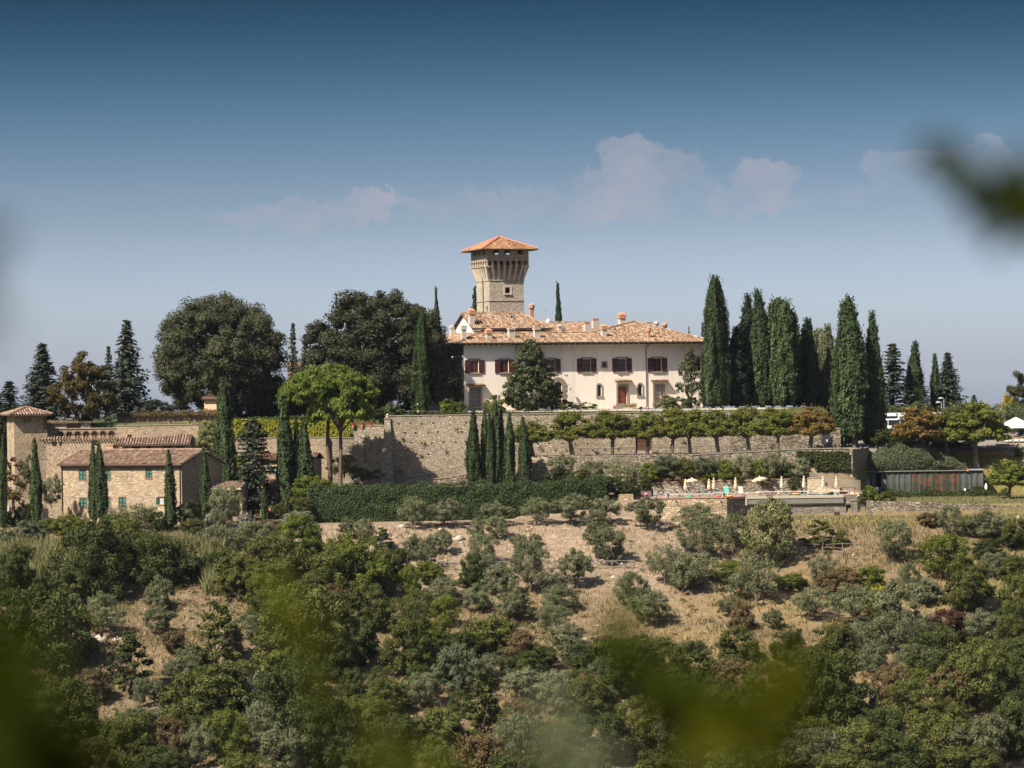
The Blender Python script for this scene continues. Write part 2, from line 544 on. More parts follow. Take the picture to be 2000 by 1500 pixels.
plain_mat('brick', (0.21, 0.125, 0.085), 0.9, 0.35, 9)
plain_mat('brick_chimney', (0.38, 0.19, 0.11), 0.9, 0.35, 5)
plain_mat('rock_pale', (0.34, 0.29, 0.225), 0.95, 0.25, 3)
plain_mat('awning_grey', (0.05, 0.05, 0.05), 0.9)
plain_mat('rust_panel', (0.23, 0.075, 0.045), 0.9, 0.3, 3)
for nm, c_ in (('glass', (0.03, 0.035, 0.04)), ('curtain_glass', (0.20, 0.19, 0.175)), ('pale_glass', (0.42, 0.42, 0.40))):
    t = NT(nm)
    t.finish(t.mix(t.noise(t.obj(), 2.0, 3), tuple(x * .7 for x in c_), c_), 0.12, spec=0.5)
t = NT('pool_water')
v = t.obj()
t.finish(t.mix(t.noise(v, 0.6, 3), (0.10, 0.42, 0.38), (0.16, 0.52, 0.46)), 0.08, t.noise(v, 5, 3), 0.15, 0.02, 0.5)
t = NT('camouflage')
v = t.obj((1, 1, 0.8))
cm = t.ramp(t.noise(v, 1.9, 3, 0.5), [(0.0, (0.016, 0.060, 0.042)), (0.40, (0.022, 0.075, 0.055)), (0.43, (0.095, 0.052, 0.032)), (0.58, (0.085, 0.045, 0.028)), (0.61, (0.035, 0.04, 0.036))], 'CONSTANT')
t.finish(cm, 0.9, t.noise(v, 3, 4), 0.3, 0.05, 0.1)
t = NT('tarp_grey')
v = t.obj((1.6, 1.6, 0.3))
t.finish(t.mix(t.noise(v, 2.2, 5, 0.6), (0.035, 0.038, 0.035), (0.11, 0.108, 0.098)), 0.9, t.noise(v, 3, 4), 0.4, 0.05, 0.1)
GREY = [(0.21, 0.165, 0.115), (0.31, 0.252, 0.18), (0.37, 0.305, 0.225), (0.26, 0.205, 0.14), (0.45, 0.385, 0.295)]
WARM = [(0.20, 0.14, 0.085), (0.36, 0.265, 0.165), (0.29, 0.20, 0.12), (0.42, 0.325, 0.22), (0.33, 0.255, 0.175), (0.48, 0.40, 0.29)]
stone_mat('stone_bastion', GREY, (0.19, 0.16, 0.12), (0.42, 0.17), 0.7, 0.5)
stone_mat('stone_farm', WARM, (0.31, 0.25, 0.18), (0.40, 0.17), 0.7, 0.3)
stone_mat('stone_tower', [(0.30, 0.25, 0.19), (0.44, 0.38, 0.30), (0.36, 0.31, 0.24), (0.50, 0.43, 0.34)], (0.27, 0.225, 0.17), (0.36, 0.18), 0.6, 0.2)
stone_mat('stone_pool', [(0.24, 0.17, 0.10), (0.38, 0.28, 0.17), (0.48, 0.39, 0.27), (0.32, 0.23, 0.14)], (0.28, 0.21, 0.14), (0.6, 0.28), 0.7, 0.3)
stone_mat('stone_grey', [(0.15, 0.135, 0.11), (0.22, 0.195, 0.155), (0.19, 0.165, 0.13), (0.26, 0.23, 0.18)], (0.15, 0.13, 0.105), (0.8, 0.4), 0.5, 0.4)
stone_mat('stone_dry', [(0.16, 0.13, 0.095), (0.28, 0.235, 0.175), (0.38, 0.325, 0.25), (0.22, 0.17, 0.12)], (0.09, 0.072, 0.054), (0.5, 0.2), 0.9, 0.5, 0.2)
stone_mat('stone_bright', [(0.33, 0.265, 0.18), (0.45, 0.37, 0.265), (0.38, 0.30, 0.205)], (0.29, 0.225, 0.155), (0.6, 0.35), 0.6, 0.1)

# foliage
leaf_mat('lf_cypress', (0.0198, 0.0308, 0.0121), (0.0440, 0.0627, 0.0231), (0.0935, 0.1155, 0.0440), 0.15)
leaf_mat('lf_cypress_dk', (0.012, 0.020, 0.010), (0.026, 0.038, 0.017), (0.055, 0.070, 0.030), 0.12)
leaf_mat('lf_cypress_bright', (0.018, 0.034, 0.010), (0.034, 0.060, 0.017), (0.062, 0.095, 0.030), 0.2)
leaf_mat('lf_fir', (0.018, 0.025, 0.015), (0.042, 0.052, 0.031), (0.085, 0.092, 0.058), 0.12)
leaf_mat('lf_holm', (0.0190, 0.0220, 0.0100), (0.0480, 0.0510, 0.0230), (0.1000, 0.0980, 0.0500), 0.15)
leaf_mat('lf_autumn', (0.040, 0.036, 0.012), (0.090, 0.068, 0.022), (0.17, 0.095, 0.03), 0.25)
leaf_mat('lf_pine', (0.045, 0.07, 0.01), (0.112, 0.145, 0.022), (0.205, 0.225, 0.044), 0.25)
leaf_mat('lf_pollard', (0.058, 0.066, 0.013), (0.125, 0.13, 0.025), (0.22, 0.185, 0.036), 0.3)
leaf_mat('lf_pollard_brown', (0.08, 0.06, 0.015), (0.18, 0.115, 0.03), (0.28, 0.155, 0.05), 0.3)
leaf_mat('lf_magnolia', (0.022, 0.028, 0.007), (0.050, 0.060, 0.015), (0.14, 0.125, 0.04), 0.1, 0.5, 0.25)
leaf_mat('lf_olive', (0.058, 0.062, 0.028), (0.126, 0.132, 0.066), (0.22, 0.225, 0.125), 0.2)
leaf_mat('lf_olive_pale', (0.0792, 0.0792, 0.0396), (0.1650, 0.1628, 0.0880), (0.2750, 0.2640, 0.1540), 0.2)
leaf_mat('lf_bush', (0.036, 0.04, 0.009), (0.086, 0.092, 0.022), (0.168, 0.165, 0.046), 0.25)
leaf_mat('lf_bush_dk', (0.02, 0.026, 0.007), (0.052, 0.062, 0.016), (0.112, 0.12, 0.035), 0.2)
leaf_mat('lf_bush_lime', (0.05, 0.064, 0.01), (0.108, 0.122, 0.02), (0.2, 0.195, 0.04), 0.3)
leaf_mat('lf_bush_brown', (0.0562, 0.0450, 0.0225), (0.1250, 0.0875, 0.0375), (0.1875, 0.1187, 0.0500), 0.2)
leaf_mat('lf_bush_red', (0.035, 0.018, 0.012), (0.070, 0.032, 0.018), (0.10, 0.05, 0.028), 0.2)
leaf_mat('lf_yellow', (0.16, 0.13, 0.012), (0.30, 0.23, 0.02), (0.42, 0.32, 0.04), 0.3)
leaf_mat('lf_ivy', (0.09, 0.10, 0.012), (0.22, 0.21, 0.022), (0.36, 0.30, 0.04), 0.25)
leaf_mat('lf_ivy_pale', (0.07, 0.08, 0.03), (0.17, 0.17, 0.065), (0.36, 0.33, 0.16), 0.2)
leaf_mat('lf_hedge', (0.024, 0.038, 0.013), (0.052, 0.074, 0.026), (0.1, 0.125, 0.044), 0.15)
leaf_mat('lf_cane', (0.085, 0.088, 0.034), (0.17, 0.16, 0.075), (0.28, 0.25, 0.14), 0.3)
leaf_mat('lf_silver', (0.10, 0.105, 0.075), (0.18, 0.18, 0.14), (0.27, 0.26, 0.21), 0.15)
leaf_mat('lf_rosemary', (0.036, 0.045, 0.021), (0.08, 0.092, 0.047), (0.14, 0.145, 0.085), 0.15)
leaf_mat('lf_straw', (0.12, 0.085, 0.035), (0.25, 0.18, 0.085), (0.38, 0.29, 0.15), 0.2)
leaf_mat('lf_twig', (0.03, 0.04, 0.003), (0.075, 0.078, 0.005), (0.14, 0.115, 0.008), 0.4, 0.8, 0.04, 0.6)
leaf_mat('lf_twig_dark', (0.01, 0.016, 0.002), (0.024, 0.032, 0.003), (0.055, 0.055, 0.006), 0.3, 0.8, 0.03, 0.5)
M = MATS

# ------------------------------------------------------------------ terrain
def prof(Y, pts):
    a = np.array(pts, float)
    return np.interp(Y, a[:, 0], a[:, 1])
BACK = [(440, -0.9), (480, -6), (600, -30), (900, -62), (9500, -60)]
PL = [(364, -14), (368, -13.7), (388.75, -13.4), (389.4, -4.3), (391.4, -3.6), (392.2, -1.7), (440, -1.2)] + BACK[1:]
PB = [(364, -14), (370, -13.6), (374, -12.5), (383, -10.2), (389.15, -9.9), (389.6, -4.5), (392.0, -4.2), (392.8, -1.5), (440, -1)] + BACK[1:]
PM = [(364, -14), (370, -13.6), (374, -12.5), (383, -9.9), (388.2, -9.7), (388.9, -1.6), (390, -1.3), (398, -.75)] + BACK
PP1 = [(364, -14), (369, -13.2), (376, -10.3), (381.9, -9.6), (382.7, -6.5), (388.2, -6.45), (388.9, -1.6), (390, -1.3), (398, -.75)] + BACK
PP2 = [(364, -14.2), (373.3, -14.0), (373.8, -12.7), (379.9, -12.7), (380.5, -9.7), (382.0, -9.2), (382.8, -6.5), (388.2, -6.45), (388.9, -1.6), (390, -1.3), (398, -.85)] + BACK
PP3 = [(364, -14.2), (373.3, -14.0), (373.8, -12.7), (379.9, -12.7), (380.5, -9.7), (382.0, -9.2), (382.8, -6.5), (400.2, -6.4), (408, -5.9), (414, -5.3), (424, -2.6), (440, -2.2)] + BACK[1:]
PR = [(364, -14.3), (371.2, -14.1), (371.9, -12.85), (393, -12.6), (396.3, -12.3), (397, -9.5), (400.2, -6.5), (408, -5.9), (414, -5.3), (424, -2.6), (440, -2.2)] + BACK[1:]
FRONT = [(-9500, 30), (-400, 12), (-60, 3), (0, -1.7), (20, -5.5), (100, -26), (180, -48), (240, -52), (300, -35.1), (364, -14.0)]
def T(X, Y):
    X, Y = np.asarray(X, float), np.asarray(Y, float)
    sm = lambda a, b: np.clip((X - a) / (b - a), 0, 1)
    w0, w1, w2, w3 = sm(-25.2, -23.6), sm(-16.0, -15.4), sm(0.2, 1.0), sm(15.3, 15.8)
    w4 = np.clip((X - np.interp(Y, [370, 380, 382, 399.5], [43.4, 42.7, 42.1, 46.2])) / .8, 0, 1)
    wq = sm(40.0, 40.9)
    z = prof(Y, PL) * (1 - w0) + prof(Y, PB) * (w0 - w1) + prof(Y, PM) * (w1 - w2) + prof(Y, PP1) * (w2 - w3) + (prof(Y, PP2) * (1 - wq) + prof(Y, PP3) * wq) * (w3 - w3 * w4) + prof(Y, PR) * w4
    zf = prof(Y, FRONT)
    nz = (fbm(X / 9.0, Y / 9.0, 3) - 0.5) * 1.6 + (fbm(X / 2.2, Y / 2.2, 9) - 0.5) * 0.45
    ter = (np.abs(((Y + 3 * fbm(X / 30., Y / 30., 21)) / 15.0) % 1.0 - 0.5) - .25) * 1.6      # old olive terraces
    fade = np.clip((363.5 - Y) / 6.0, 0, 1) * np.clip((Y - 40) / 60.0, 0, 1)
    zf = zf + (nz + ter) * fade
    far = np.clip((Y - 1200) / 2500.0, 0, 1)
    zfar = far * (np.clip(fbm(X / 1500. + 3, Y / 1500., 5), .3, 1) - .3) * 120 * np.clip((Y - 3000) / 3000, 0, 1)
    return np.where(Y < 364, zf, z + np.minimum(zfar, 52))
def Tz(x, y):
    return float(T(np.array([x]), np.array([y]))[0])
_YS = np.arange(285.0, 364.5, 0.25)
def on_slope(px, py):
    """World point where the sight line through a photo pixel meets the hillside."""
    x, y = unroll(px, py)
    zr = -y / F * _YS
    zt = T(x / F * _YS, _YS)
    k = np.where(zt >= zr)[0]
    Y = _YS[k[0]] if len(k) else 363.0
    X = x / F * Y
    return Vector((X, Y, Tz(X, Y)))

gx = np.concatenate([-np.geomspace(9000, 78, 26), np.arange(-76, 76.1, 0.8), np.geomspace(78, 9000, 26)])
gy = np.concatenate([-np.geomspace(9000, 20, 14), np.arange(-10, 60, 5.0), np.arange(60, 284, 8.0), np.arange(284, 364, 0.7),
                     np.arange(364, 404, 0.35), np.arange(404, 446, 2.0), np.geomspace(450, 9000, 46)])
GX, GY = np.meshgrid(gx, gy)
GZ = T(GX, GY)
nx, ny = len(gx), len(gy)
V = np.stack([GX.ravel(), GY.ravel(), GZ.ravel()], 1)
ii = (np.arange(ny - 1)[:, None] * nx + np.arange(nx - 1)[None, :]).ravel()
Fq = np.stack([ii, ii + 1, ii + 1 + nx, ii + nx], 1)
me = mesh_np('ground', V, Fq, smooth=True)
def lerp(a, b, w): return a * (1 - w[..., None]) + b * w[..., None]
def groundcol(X, Y):
    n1, n2, n3 = fbm(X / 14., Y / 14., 31), fbm(X / 5., Y / 5., 41), fbm(X / 1.6, Y / 1.6, 51)
    c = np.zeros(X.shape + (3,))
    dry = np.array([0.18, 0.13, 0.075]); gold = np.array([0.235, 0.168, 0.080]); soil = np.array([0.24, 0.175, 0.118]); green = np.array([0.085, 0.085, 0.030]); brown = np.array([0.15, 0.105, 0.065])
    c[:] = dry
    c = lerp(c, brown, np.clip((n1 - .5) * 4, 0, 1))
    gm = np.clip((X - 6) / 10, 0, 1) * np.clip((354 - Y) / 8, 0, 1) * np.clip((Y - 305) / 10, 0, 1)
    c = lerp(c, gold, gm * np.clip((n2 - .3) * 3, 0, 1))
    sm_ = np.clip((Y - 341 - (n1 - .5) * 8) / 5, 0, 1) * np.clip((X + 28) / 3, 0, 1) * np.clip((24 + (n2 - .5) * 14 - X) / 5, 0, 1)
    c = lerp(c, soil, sm_)
    c = lerp(c, np.array([0.31, 0.24, 0.17]), sm_ * np.clip((n3 - .55) * 4, 0, 1))
    c = lerp(c, green, np.clip((n2 - .56) * 5, 0, 1) * (1 - sm_ * .6) * .8)
    low = np.clip((Y - 372) / 1, 0, 1)
    lawn = np.array([0.135, 0.125, 0.035])
    lm = np.clip((X - 42) / 2, 0, 1) * np.clip((Y - 371.5) / .4, 0, 1)
    c = lerp(c, lerp(np.broadcast_to(lawn, c.shape), np.array([0.21, 0.155, 0.06]), np.clip((n2 - .4) * 2.5, 0, 1)), lm)
    strip = np.clip((X - 26) / 3, 0, 1) * np.clip((Y - 361) / 2, 0, 1) * (Y < 371.3)
    c = lerp(c, lerp(np.broadcast_to(np.array([0.12, 0.125, 0.032]), c.shape), gold, np.clip((n2 - .35) * 2.5, 0, 1)), strip * .9)
    upm = (Y > 388.5) * 1.0
    c = lerp(c, np.array([0.075, 0.085, 0.03]), upm * (1 - np.clip((X - 41) / 2, 0, 1)))
    grav = (Y > 394.2) * (Y < 412) * np.clip((X + 15) / 2, 0, 1) * np.clip((36 - X) / 2, 0, 1)
    c = lerp(c, np.array([0.40, 0.345, 0.275]), grav)          # pale gravel forecourt of the villa
    walk = (Y > 382.2) * (Y < 388.6) * (X > .5) * (X < 43) * 1.0
    c = lerp(c, np.array([0.27, 0.21, 0.15]), walk)
    road = (Y > 399.5) * (Y < 420) * (X > 43) * 1.0
    c = lerp(c, np.array([0.22, 0.19, 0.16]), road)
    far = np.clip((Y - 440) / 30., 0, 1)
    c = lerp(c, np.array([0.05, 0.062, 0.035]), far)
    near = np.clip((285 - Y) / 40., 0, 1)
    c = lerp(c, np.array([0.10, 0.095, 0.045]), near)
    return c
cc = groundcol(GX, GY)
ca = me.color_attributes.new('soil', 'FLOAT_COLOR', 'POINT')
ca.data.foreach_set('color', np.concatenate([cc.reshape(-1, 3), np.ones((nx * ny, 1))], 1).astype(np.float32).ravel())
t = NT('ground')
v = t.obj()
gc = t.attr('soil').outputs['Color']
f1, f2 = t.noise(v, 1.4, 8, 0.7), t.noise(v, 7.0, 5, 0.7)
gc = t.mix(1.0, gc, t.ramp(f1, [(0.25, (0.55, 0.52, 0.48)), (0.5, (1, 1, 1)), (0.75, (1.45, 1.42, 1.38))]), 'MULTIPLY')
gc = t.mix(1.0, gc, t.ramp(f2, [(0.3, (0.68, 0.66, 0.62)), (0.5, (1, 1, 1)), (0.72, (1.35, 1.33, 1.3))]), 'MULTIPLY')
t.finish(gc, 0.95, t.math('ADD', f1, f2), 0.9, 0.22, 0.1)
g = link('ground', me, None, M['ground'])
tag(g, kind='structure')

# ------------------------------------------------------------------ stone walls
def rubble_wall(name, label, pts, tops, bases, mat, thick=0.6, holes=(), cat='stone wall', coping=None, group=None, jag=0.0):
    """pts: ground polyline seen from the front, left to right. One thing: masonry (+ coping)."""
    o0 = Vector((pts[0][0], pts[0][1], min(bases)))
    root = thing(name, label, cat, o0, 0, group)
    mb, cp = MB(), MB()
    for i in range(len(pts) - 1):
        a, b = Vector((*pts[i], 0)), Vector((*pts[i + 1], 0))
        du = (b - a).normalized()
        nin = Vector((-du.y, du.x, 0))
        W = (b - a).length
        n = max(1, int(W / 1.3))
        ta, tb, ba, bb = tops[i], tops[i + 1], bases[i], bases[i + 1]
        ops = [h for h in holes if h[0] == i]
        if abs(ta - tb) < 0.05 and abs(ba - bb) < .05 or ops:
            mb.facade(a - o0, du, nin, W, min(ba, bb) , (ta + tb) / 2, [h[1:] for h in ops], 0.4)
            tz = lambda u: (ta + tb) / 2
        else:
            for k in range(n):
                u0, u1 = W * k / n, W * (k + 1) / n
                q = lambda u, z: a + du * u + Vector((0, 0, z)) - o0
                lz = lambda p, r, u: p + (r - p) * u / W
                mb.face([q(u0, lz(ba, bb, u0)), q(u1, lz(ba, bb, u1)), q(u1, lz(ta, tb, u1)), q(u0, lz(ta, tb, u0))])
            tz = lambda u: ta + (tb - ta) * u / W
        bz = min(ba, bb)
        # top, back and ends
        q = lambda u, d, z: a + du * u + nin * d + Vector((0, 0, z)) - o0
        for k in range(n):
            u0, u1 = W * k / n, W * (k + 1) / n
            mb.face([q(u0, 0, tz(u0)), q(u1, 0, tz(u1)), q(u1, thick, tz(u1)), q(u0, thick, tz(u0))])
        mb.face([q(0, thick, bz), q(0, thick, tz(0)), q(W, thick, tz(W)), q(W, thick, bz)])
        mb.face([q(0, 0, bz), q(0, 0, tz(0)), q(0, thick, tz(0)), q(0, thick, bz)])
        mb.face([q(W, 0, bz), q(W, thick, bz), q(W, thick, tz(W)), q(W, 0, tz(W))])
        if coping:
            u = 0.0
            while u < W - 0.05:
                l = min(rnd.uniform(.7, 1.2), W - u)
                z = tz(u + l / 2) + rnd.uniform(-.01, .02)
                cp.prism([q(u + .01, -.07, z + .003), q(u + l - .01, -.07, z + .003), q(u + l - .01, thick + .05, z + .003), q(u + .01, thick + .05, z + .003)], (0, 0, .11), rnd.random())
                u += l
        if jag:
            u = 0.0
            while u < W - 0.1:
                l = rnd.uniform(.35, .9)
                l = min(l, W - u)
                hh = rnd.uniform(0.02, jag)
                z = tz(u + l / 2)
                dd = rnd.uniform(-.06, .1)
                cp.frus(0, l * .95, 0, thick * .8, 0, .05, l * .88, .06, thick * .7, hh) if False else None
                c0 = [q(u + .02, dd, z - .1), q(u + l - .02, dd, z - .1), q(u + l - .02, dd + thick * .7, z - .1), q(u + .02, dd + thick * .7, z - .1)]
                cp.prism(c0, (0, 0, .1 + hh), rnd.random())
                u += l
    mb.build('masonry', M[mat], root)
    if coping or jag:
        o = cp.build('coping_stones', M[coping or mat], root)
        o['kind'] = 'stuff'
    return root

def putlogs(i, W, z0, rows, step, phase=0.6, s=0.2):
    out = []
    for r, z in enumerate(rows):
        u = phase + (r % 2) * step * .4
        while u < W - .5:
            uu = u + rnd.uniform(-.15, .15)
            zz = z + rnd.uniform(-.06, .06)
            if rnd.random() < .85:
                out.append((i, uu, uu + s, zz, zz + s * 1.1))
            u += step
    return out
def zat(px, py, Y): return P(px, py, Y).z

# the bastion and the long garden wall
Yw = 388.0
xA, xB, xC, xD = Xat(758, Yw), Xat(1012, Yw), Xat(1426, Yw), Xat(1640, Yw)
W1 = xB - xA
tb = zat(880, 811.5, Yw)
rubble_wall('garden_wall', 'tall pale stone bastion wall with rows of small square holes, cypresses at its right end',
            [(xA, Yw), (xB, Yw)], [tb, tb], [-11.2, -11.2], 'stone_bastion', .6,
            putlogs(0, W1, -11, [zat(880, 846, Yw), zat(880, 866, Yw), zat(880, 888, Yw), zat(880, 828, Yw)], 1.42), 'garden wall', 'pietra')
rubble_wall('garden_wall', 'long tan stone wall behind the row of pollarded trees',
            [(xB + .01, Yw), (xC, Yw)], [tb - .01, tb - .01], [-6.9, -6.9], 'stone_bastion', .6,
            putlogs(0, Xat(1220, Yw) - xB, -7, [zat(1100, 868, Yw), zat(1100, 882, Yw)], 1.6) +
            [(0, Xat(1240, Yw) - xB, Xat(1272, Yw) - xB, -6.45, zat(1256, 852, Yw))], 'garden wall', 'pietra')
rubble_wall('garden_wall', 'darker rough stone wall at the right end of the pollard row',
            [(xC + .01, Yw - .25), (xD, Yw - .6)], [tb - 1.2, tb - 2.4], [-6.9, -6.9], 'stone_dry', .6, (), 'garden wall', 'pietra')
d = thing('garden_gate', 'tall brown wooden double gate in the wall behind the pollarded trees', 'gate', (Xat(1240, Yw) + .02, Yw + .3, -6.45))
wg = Xat(1272, Yw) - Xat(1240, Yw) - .04
hg = zat(1256, 852, Yw) + 6.45
for k in range(2):
    mb = MB()
    for j in range(5):
        mb.box(k * wg / 2 + j * wg / 10 + .01, k * wg / 2 + (j + 1) * wg / 10 - .01, -.05, .04, 0, hg)
    mb.box(k * wg / 2 + .02, k * wg / 2 + wg / 2 - .02, -.09, -.05, .4, .6).box(k * wg / 2 + .02, k * wg / 2 + wg / 2 - .02, -.09, -.05, hg - .6, hg - .4)
    mb.build('leaf', M['door_brown'], d)
Yv = 388.6
rubble_wall('garden_wall', 'pale creeper-grown stone wall beneath the yellow ivy sheet', [(Xat(386, Yv), Yv), (Xat(452, Yv), Yv), (Xat(452.2, Yv), Yv), (Xat(641, Yv), Yv)],
            [zat(420, 877, Yv)] * 2 + [zat(540, 856, Yv)] * 2, [-14.6] * 4, 'stone_farm', .5, (), 'garden wall', 'pietra')
# corner pier, sloping outwards at the foot, and the stepped wall left of it
yb = Yw - .15
root = thing('wall_buttress', 'sloping stone buttress at the left corner of the bastion wall', 'buttress', (xA - .2, yb, -11.2))
MB().frus(-1.0, .9, -1.7, .5, 0, -.25, .45, -.1, .5, zat(765, 818, Yw) + 11.2).build('masonry', M['stone_bastion'], root)
MB().box(-.3, .5, -.18, .5, zat(765, 818, Yw) + 11.203, zat(765, 818, Yw) + 11.33).build('cap_stone', M['pietra'], root)
MB().lathe([(.12, 0), (.16, .12), (.06, .2), (.17, .34), (.05, .55)], 8, (.1, .1, zat(765, 818, Yw) + 11.33)).build('finial', M['corbel_stone'], root)
Yr = 389.0
rubble_wall('garden_wall', 'stepped stone wall between the bastion corner and the yellow ivy',
            [(Xat(640, Yr), Yr), (Xat(690, Yr), Yr), (Xat(690.2, Yr), Yr), (Xat(752, Yr), Yr - .6), (Xat(752.2, Yr), Yr - .6), (Xat(764, Yr), Yr - .7)],
            [zat(660, 856, Yr)] * 2 + [zat(720, 832, Yr)] * 2 + [zat(757, 813, Yr)] * 2, [-11.2] * 6, 'stone_bastion', .5,
            putlogs(2, Xat(752, Yr) - Xat(690, Yr), -11, [zat(720, 868, Yr), zat(720, 888, Yr), zat(720, 908, Yr)], 1.5), 'garden wall', 'pietra')
# ramp parapet with thin rail in front of the bastion
Yq = 384.5
rubble_wall('ramp_wall', 'low stone wall of the ramp climbing beneath the bastion', [(Xat(790, Yq), Yq), (Xat(915, Yq), Yq)],
            [zat(790, 945, Yq), zat(915, 926, Yq)], [-11, -11], 'stone_dry', .4, (), 'ramp wall', 'pietra')
rl = thing('railing', 'thin iron railing on the ramp wall beneath the bastion', 'railing', (Xat(735, Yq), Yq + .2, zat(735, 948, Yq)))
x0 = Xat(735, Yq)
n = 8
up = []
for i in range(n):
    px = 735 + i * 180 / (n - 1)
    b = P(px, 951 - (px - 735) * .14, Yq)
    MB().box(-.02, .02, -.02, .02, -.4, 1.0).build('post', M['iron'], rl, (b.x - x0, 0, b.z - rl.location.z))
    up.append((b.x - x0, 0, b.z - rl.location.z + 1.0))
mb = MB().tube(up, .022, 4).tube([(p[0], 0, p[2] - .45) for p in up], .015, 4)
mb.build('rail', M['iron'], rl)

# terrace walls in front of the pollards
Yt = 382.0
rubble_wall('terrace_wall', 'rough stone terrace wall behind the olives, under the iron fence', [(Xat(1080, Yt), Yt), (Xat(1350, Yt), Yt + .2)],
            [zat(1080, 893, Yt), zat(1350, 888, Yt)], [-10.6, -10.6], 'stone_dry', .5, (), 'terrace wall', None, None, .12)
rubble_wall('terrace_wall', 'dark stone terrace wall with wall top planted with ivy at its right end', [(Xat(1351, Yt), Yt + .21), (Xat(1560, Yt), Yt + .3), (Xat(1655, Yt), Yt + .3)],
            [zat(1351, 889, Yt), zat(1560, 878, Yt), zat(1655, 876, Yt)], [-10.6] * 3, 'stone_dry', .5, (), 'terrace wall', 'pietra')
rubble_wall('gate_pier', 'short dark stone wall with a square pier right of the seven cypresses', [(Xat(1032, Yt), Yt - 1.5), (Xat(1068, Yt), Yt - 1.5), (Xat(1068.2, Yt), Yt - 1.51), (Xat(1079, Yt), Yt - 1.51)],
            [zat(1040, 905, Yt)] * 2 + [zat(1073, 892, Yt)] * 2, [-11.2] * 4, 'stone_dry', .5, (), 'wall', 'pietra')
fn = thing('railing', 'long thin iron fence in front of the pollard row', 'railing', (Xat(1120, Yt), Yt + .35, zat(1120, 893, Yt)))
x0 = fn.location.x
for i in range(25):
    px = 1120 + i * 15
    b = P(px, 891.5 - (px - 1120) * .02, Yt + .35)
    MB().box(-.02, .02, -.02, .02, -.2, .95).build('post', M['iron'], fn, (b.x - x0, 0, b.z - fn.location.z))
a_, b_ = P(1120, 891.5, Yt + .35), P(1480, 884.3, Yt + .35)
mb = MB()
for h in (.93, .15):
    mb.tube([(0, 0, a_.z - fn.location.z + h), (b_.x - x0, 0, b_.z - fn.location.z + h)], .02, 4)
mb.build('rail', M['iron'], fn)
mb = MB()
for i in range(170):
    f = i / 169
    zz = (a_.z + (b_.z - a_.z) * f) - fn.location.z
    mb.box((b_.x - x0) * f - .008, (b_.x - x0) * f + .008, -.008, .008, zz + .15, zz + .93)
o = mb.build('bars', M['iron'], fn); o['kind'] = 'stuff'
ps = thing('screen_panel', 'plain grey board screen along the terrace edge right of the pollards', 'screen', (Xat(1510, Yt), Yt + .4, zat(1510, 892, Yt)))
for k in range(7):
    w = (Xat(1652, Yt) - Xat(1510, Yt)) / 7
    MB().box(k * w + .01, (k + 1) * w - .01, -.03, .03, -.1, zat(1510, 877, Yt) - zat(1510, 892, Yt)).build('panel', M['grey_wood'], ps)

rubble_wall('terrace_wall', 'dark rough stone wall running back beside the road at the right end of the pollard terrace', [(42.25, 381.9), (46.3, 399.0)], [-6.25, -6.2], [-13, -13], 'stone_dry', .4, (), 'terrace wall', None, None, .1)
# right-hand walls
Ya = 371.5
rubble_wall('dry_stone_wall', 'long crumbling dry stone wall below the right-hand lawn', [(Xat(1690, Ya), Ya + .1), (Xat(1760, Ya), Ya), (Xat(1880, Ya), Ya), (Xat(2080, Ya), Ya + .3)],
            [zat(1690, 980, Ya), zat(1760, 981, Ya), zat(1880, 986, Ya), zat(2080, 990, Ya)], [-14.8] * 4, 'stone_dry', .5, (), 'dry stone wall', None, None, .16)
Yg = 399.2
rw = rubble_wall('retaining_wall', 'stone retaining wall under the white gazebo, with two rust-red panels', [(Xat(1868, Yg), Yg), (Xat(2090, Yg), Yg)],
            [zat(1868, 881, Yg), zat(2090, 878, Yg)], [-12.5, -12.5], 'stone_dry', .5, (), 'retaining wall', None, None, .1)
for (pa, pb, ya, yb_) in ((1886, 1896, 884, 900), (1930, 1943, 884, 899)):
    A, B = P(pa, yb_, Yg), P(pb, ya, Yg)
    MB().box(A.x - rw.location.x, B.x - rw.location.x, -.03, .05, A.z - rw.location.z, B.z - rw.location.z).build('panel', M['rust_panel'], rw)

# ------------------------------------------------------------------ roofs
def tile_plane(mb, O, du, dv, umin, umax, vmax, vmin=lambda u: 0.0, pitch=0.3, tlen=0.45, lift=0.05, light=.12):
    """Half-round cover tiles laid in courses over a roof plane. du along the eave, dv up the slope."""
    O, du, dv = Vector(O), Vector(du).normalized(), Vector(dv).normalized()
    nn = du.cross(dv).normalized()
    if nn.z < 0: nn = -nn
    u = umin + pitch / 2
    r = pitch * .33
    while u < umax:
        a, b = vmin(u), vmax(u)
        v = a
        cj = rnd.gauss(0, .1)
        while v < b - 0.08:
            e = min(v + tlen, b)
            x = rnd.random()
            tint = rnd.gauss(.5, .2) if x > light else rnd.uniform(.8, 1)
            tint = min(1, max(0, tint + cj))
            jx = rnd.uniform(-.018, .018)
            vs = []
            for (vv, lf, rr) in ((v, lift, r), (e + .04, 0.012, r * .86)):
                for k in range(5):
                    t = math.pi * k / 4
                    vs.append(O + du * (u + jx + rr * math.cos(t)) + dv * vv + nn * (lf + rr * .8 * math.sin(t)))
            mb.add(vs, [(k + 1, k, k + 5, k + 6) for k in range(4)] + [(0, 1, 2, 3, 4)], tint)
            v = e
        u += pitch
def slab(mb, pts, th):
    """Roof board under the tiles: polygon pushed down by th."""
    mb.prism([Vector(p) for p in pts], (0, 0, -th))
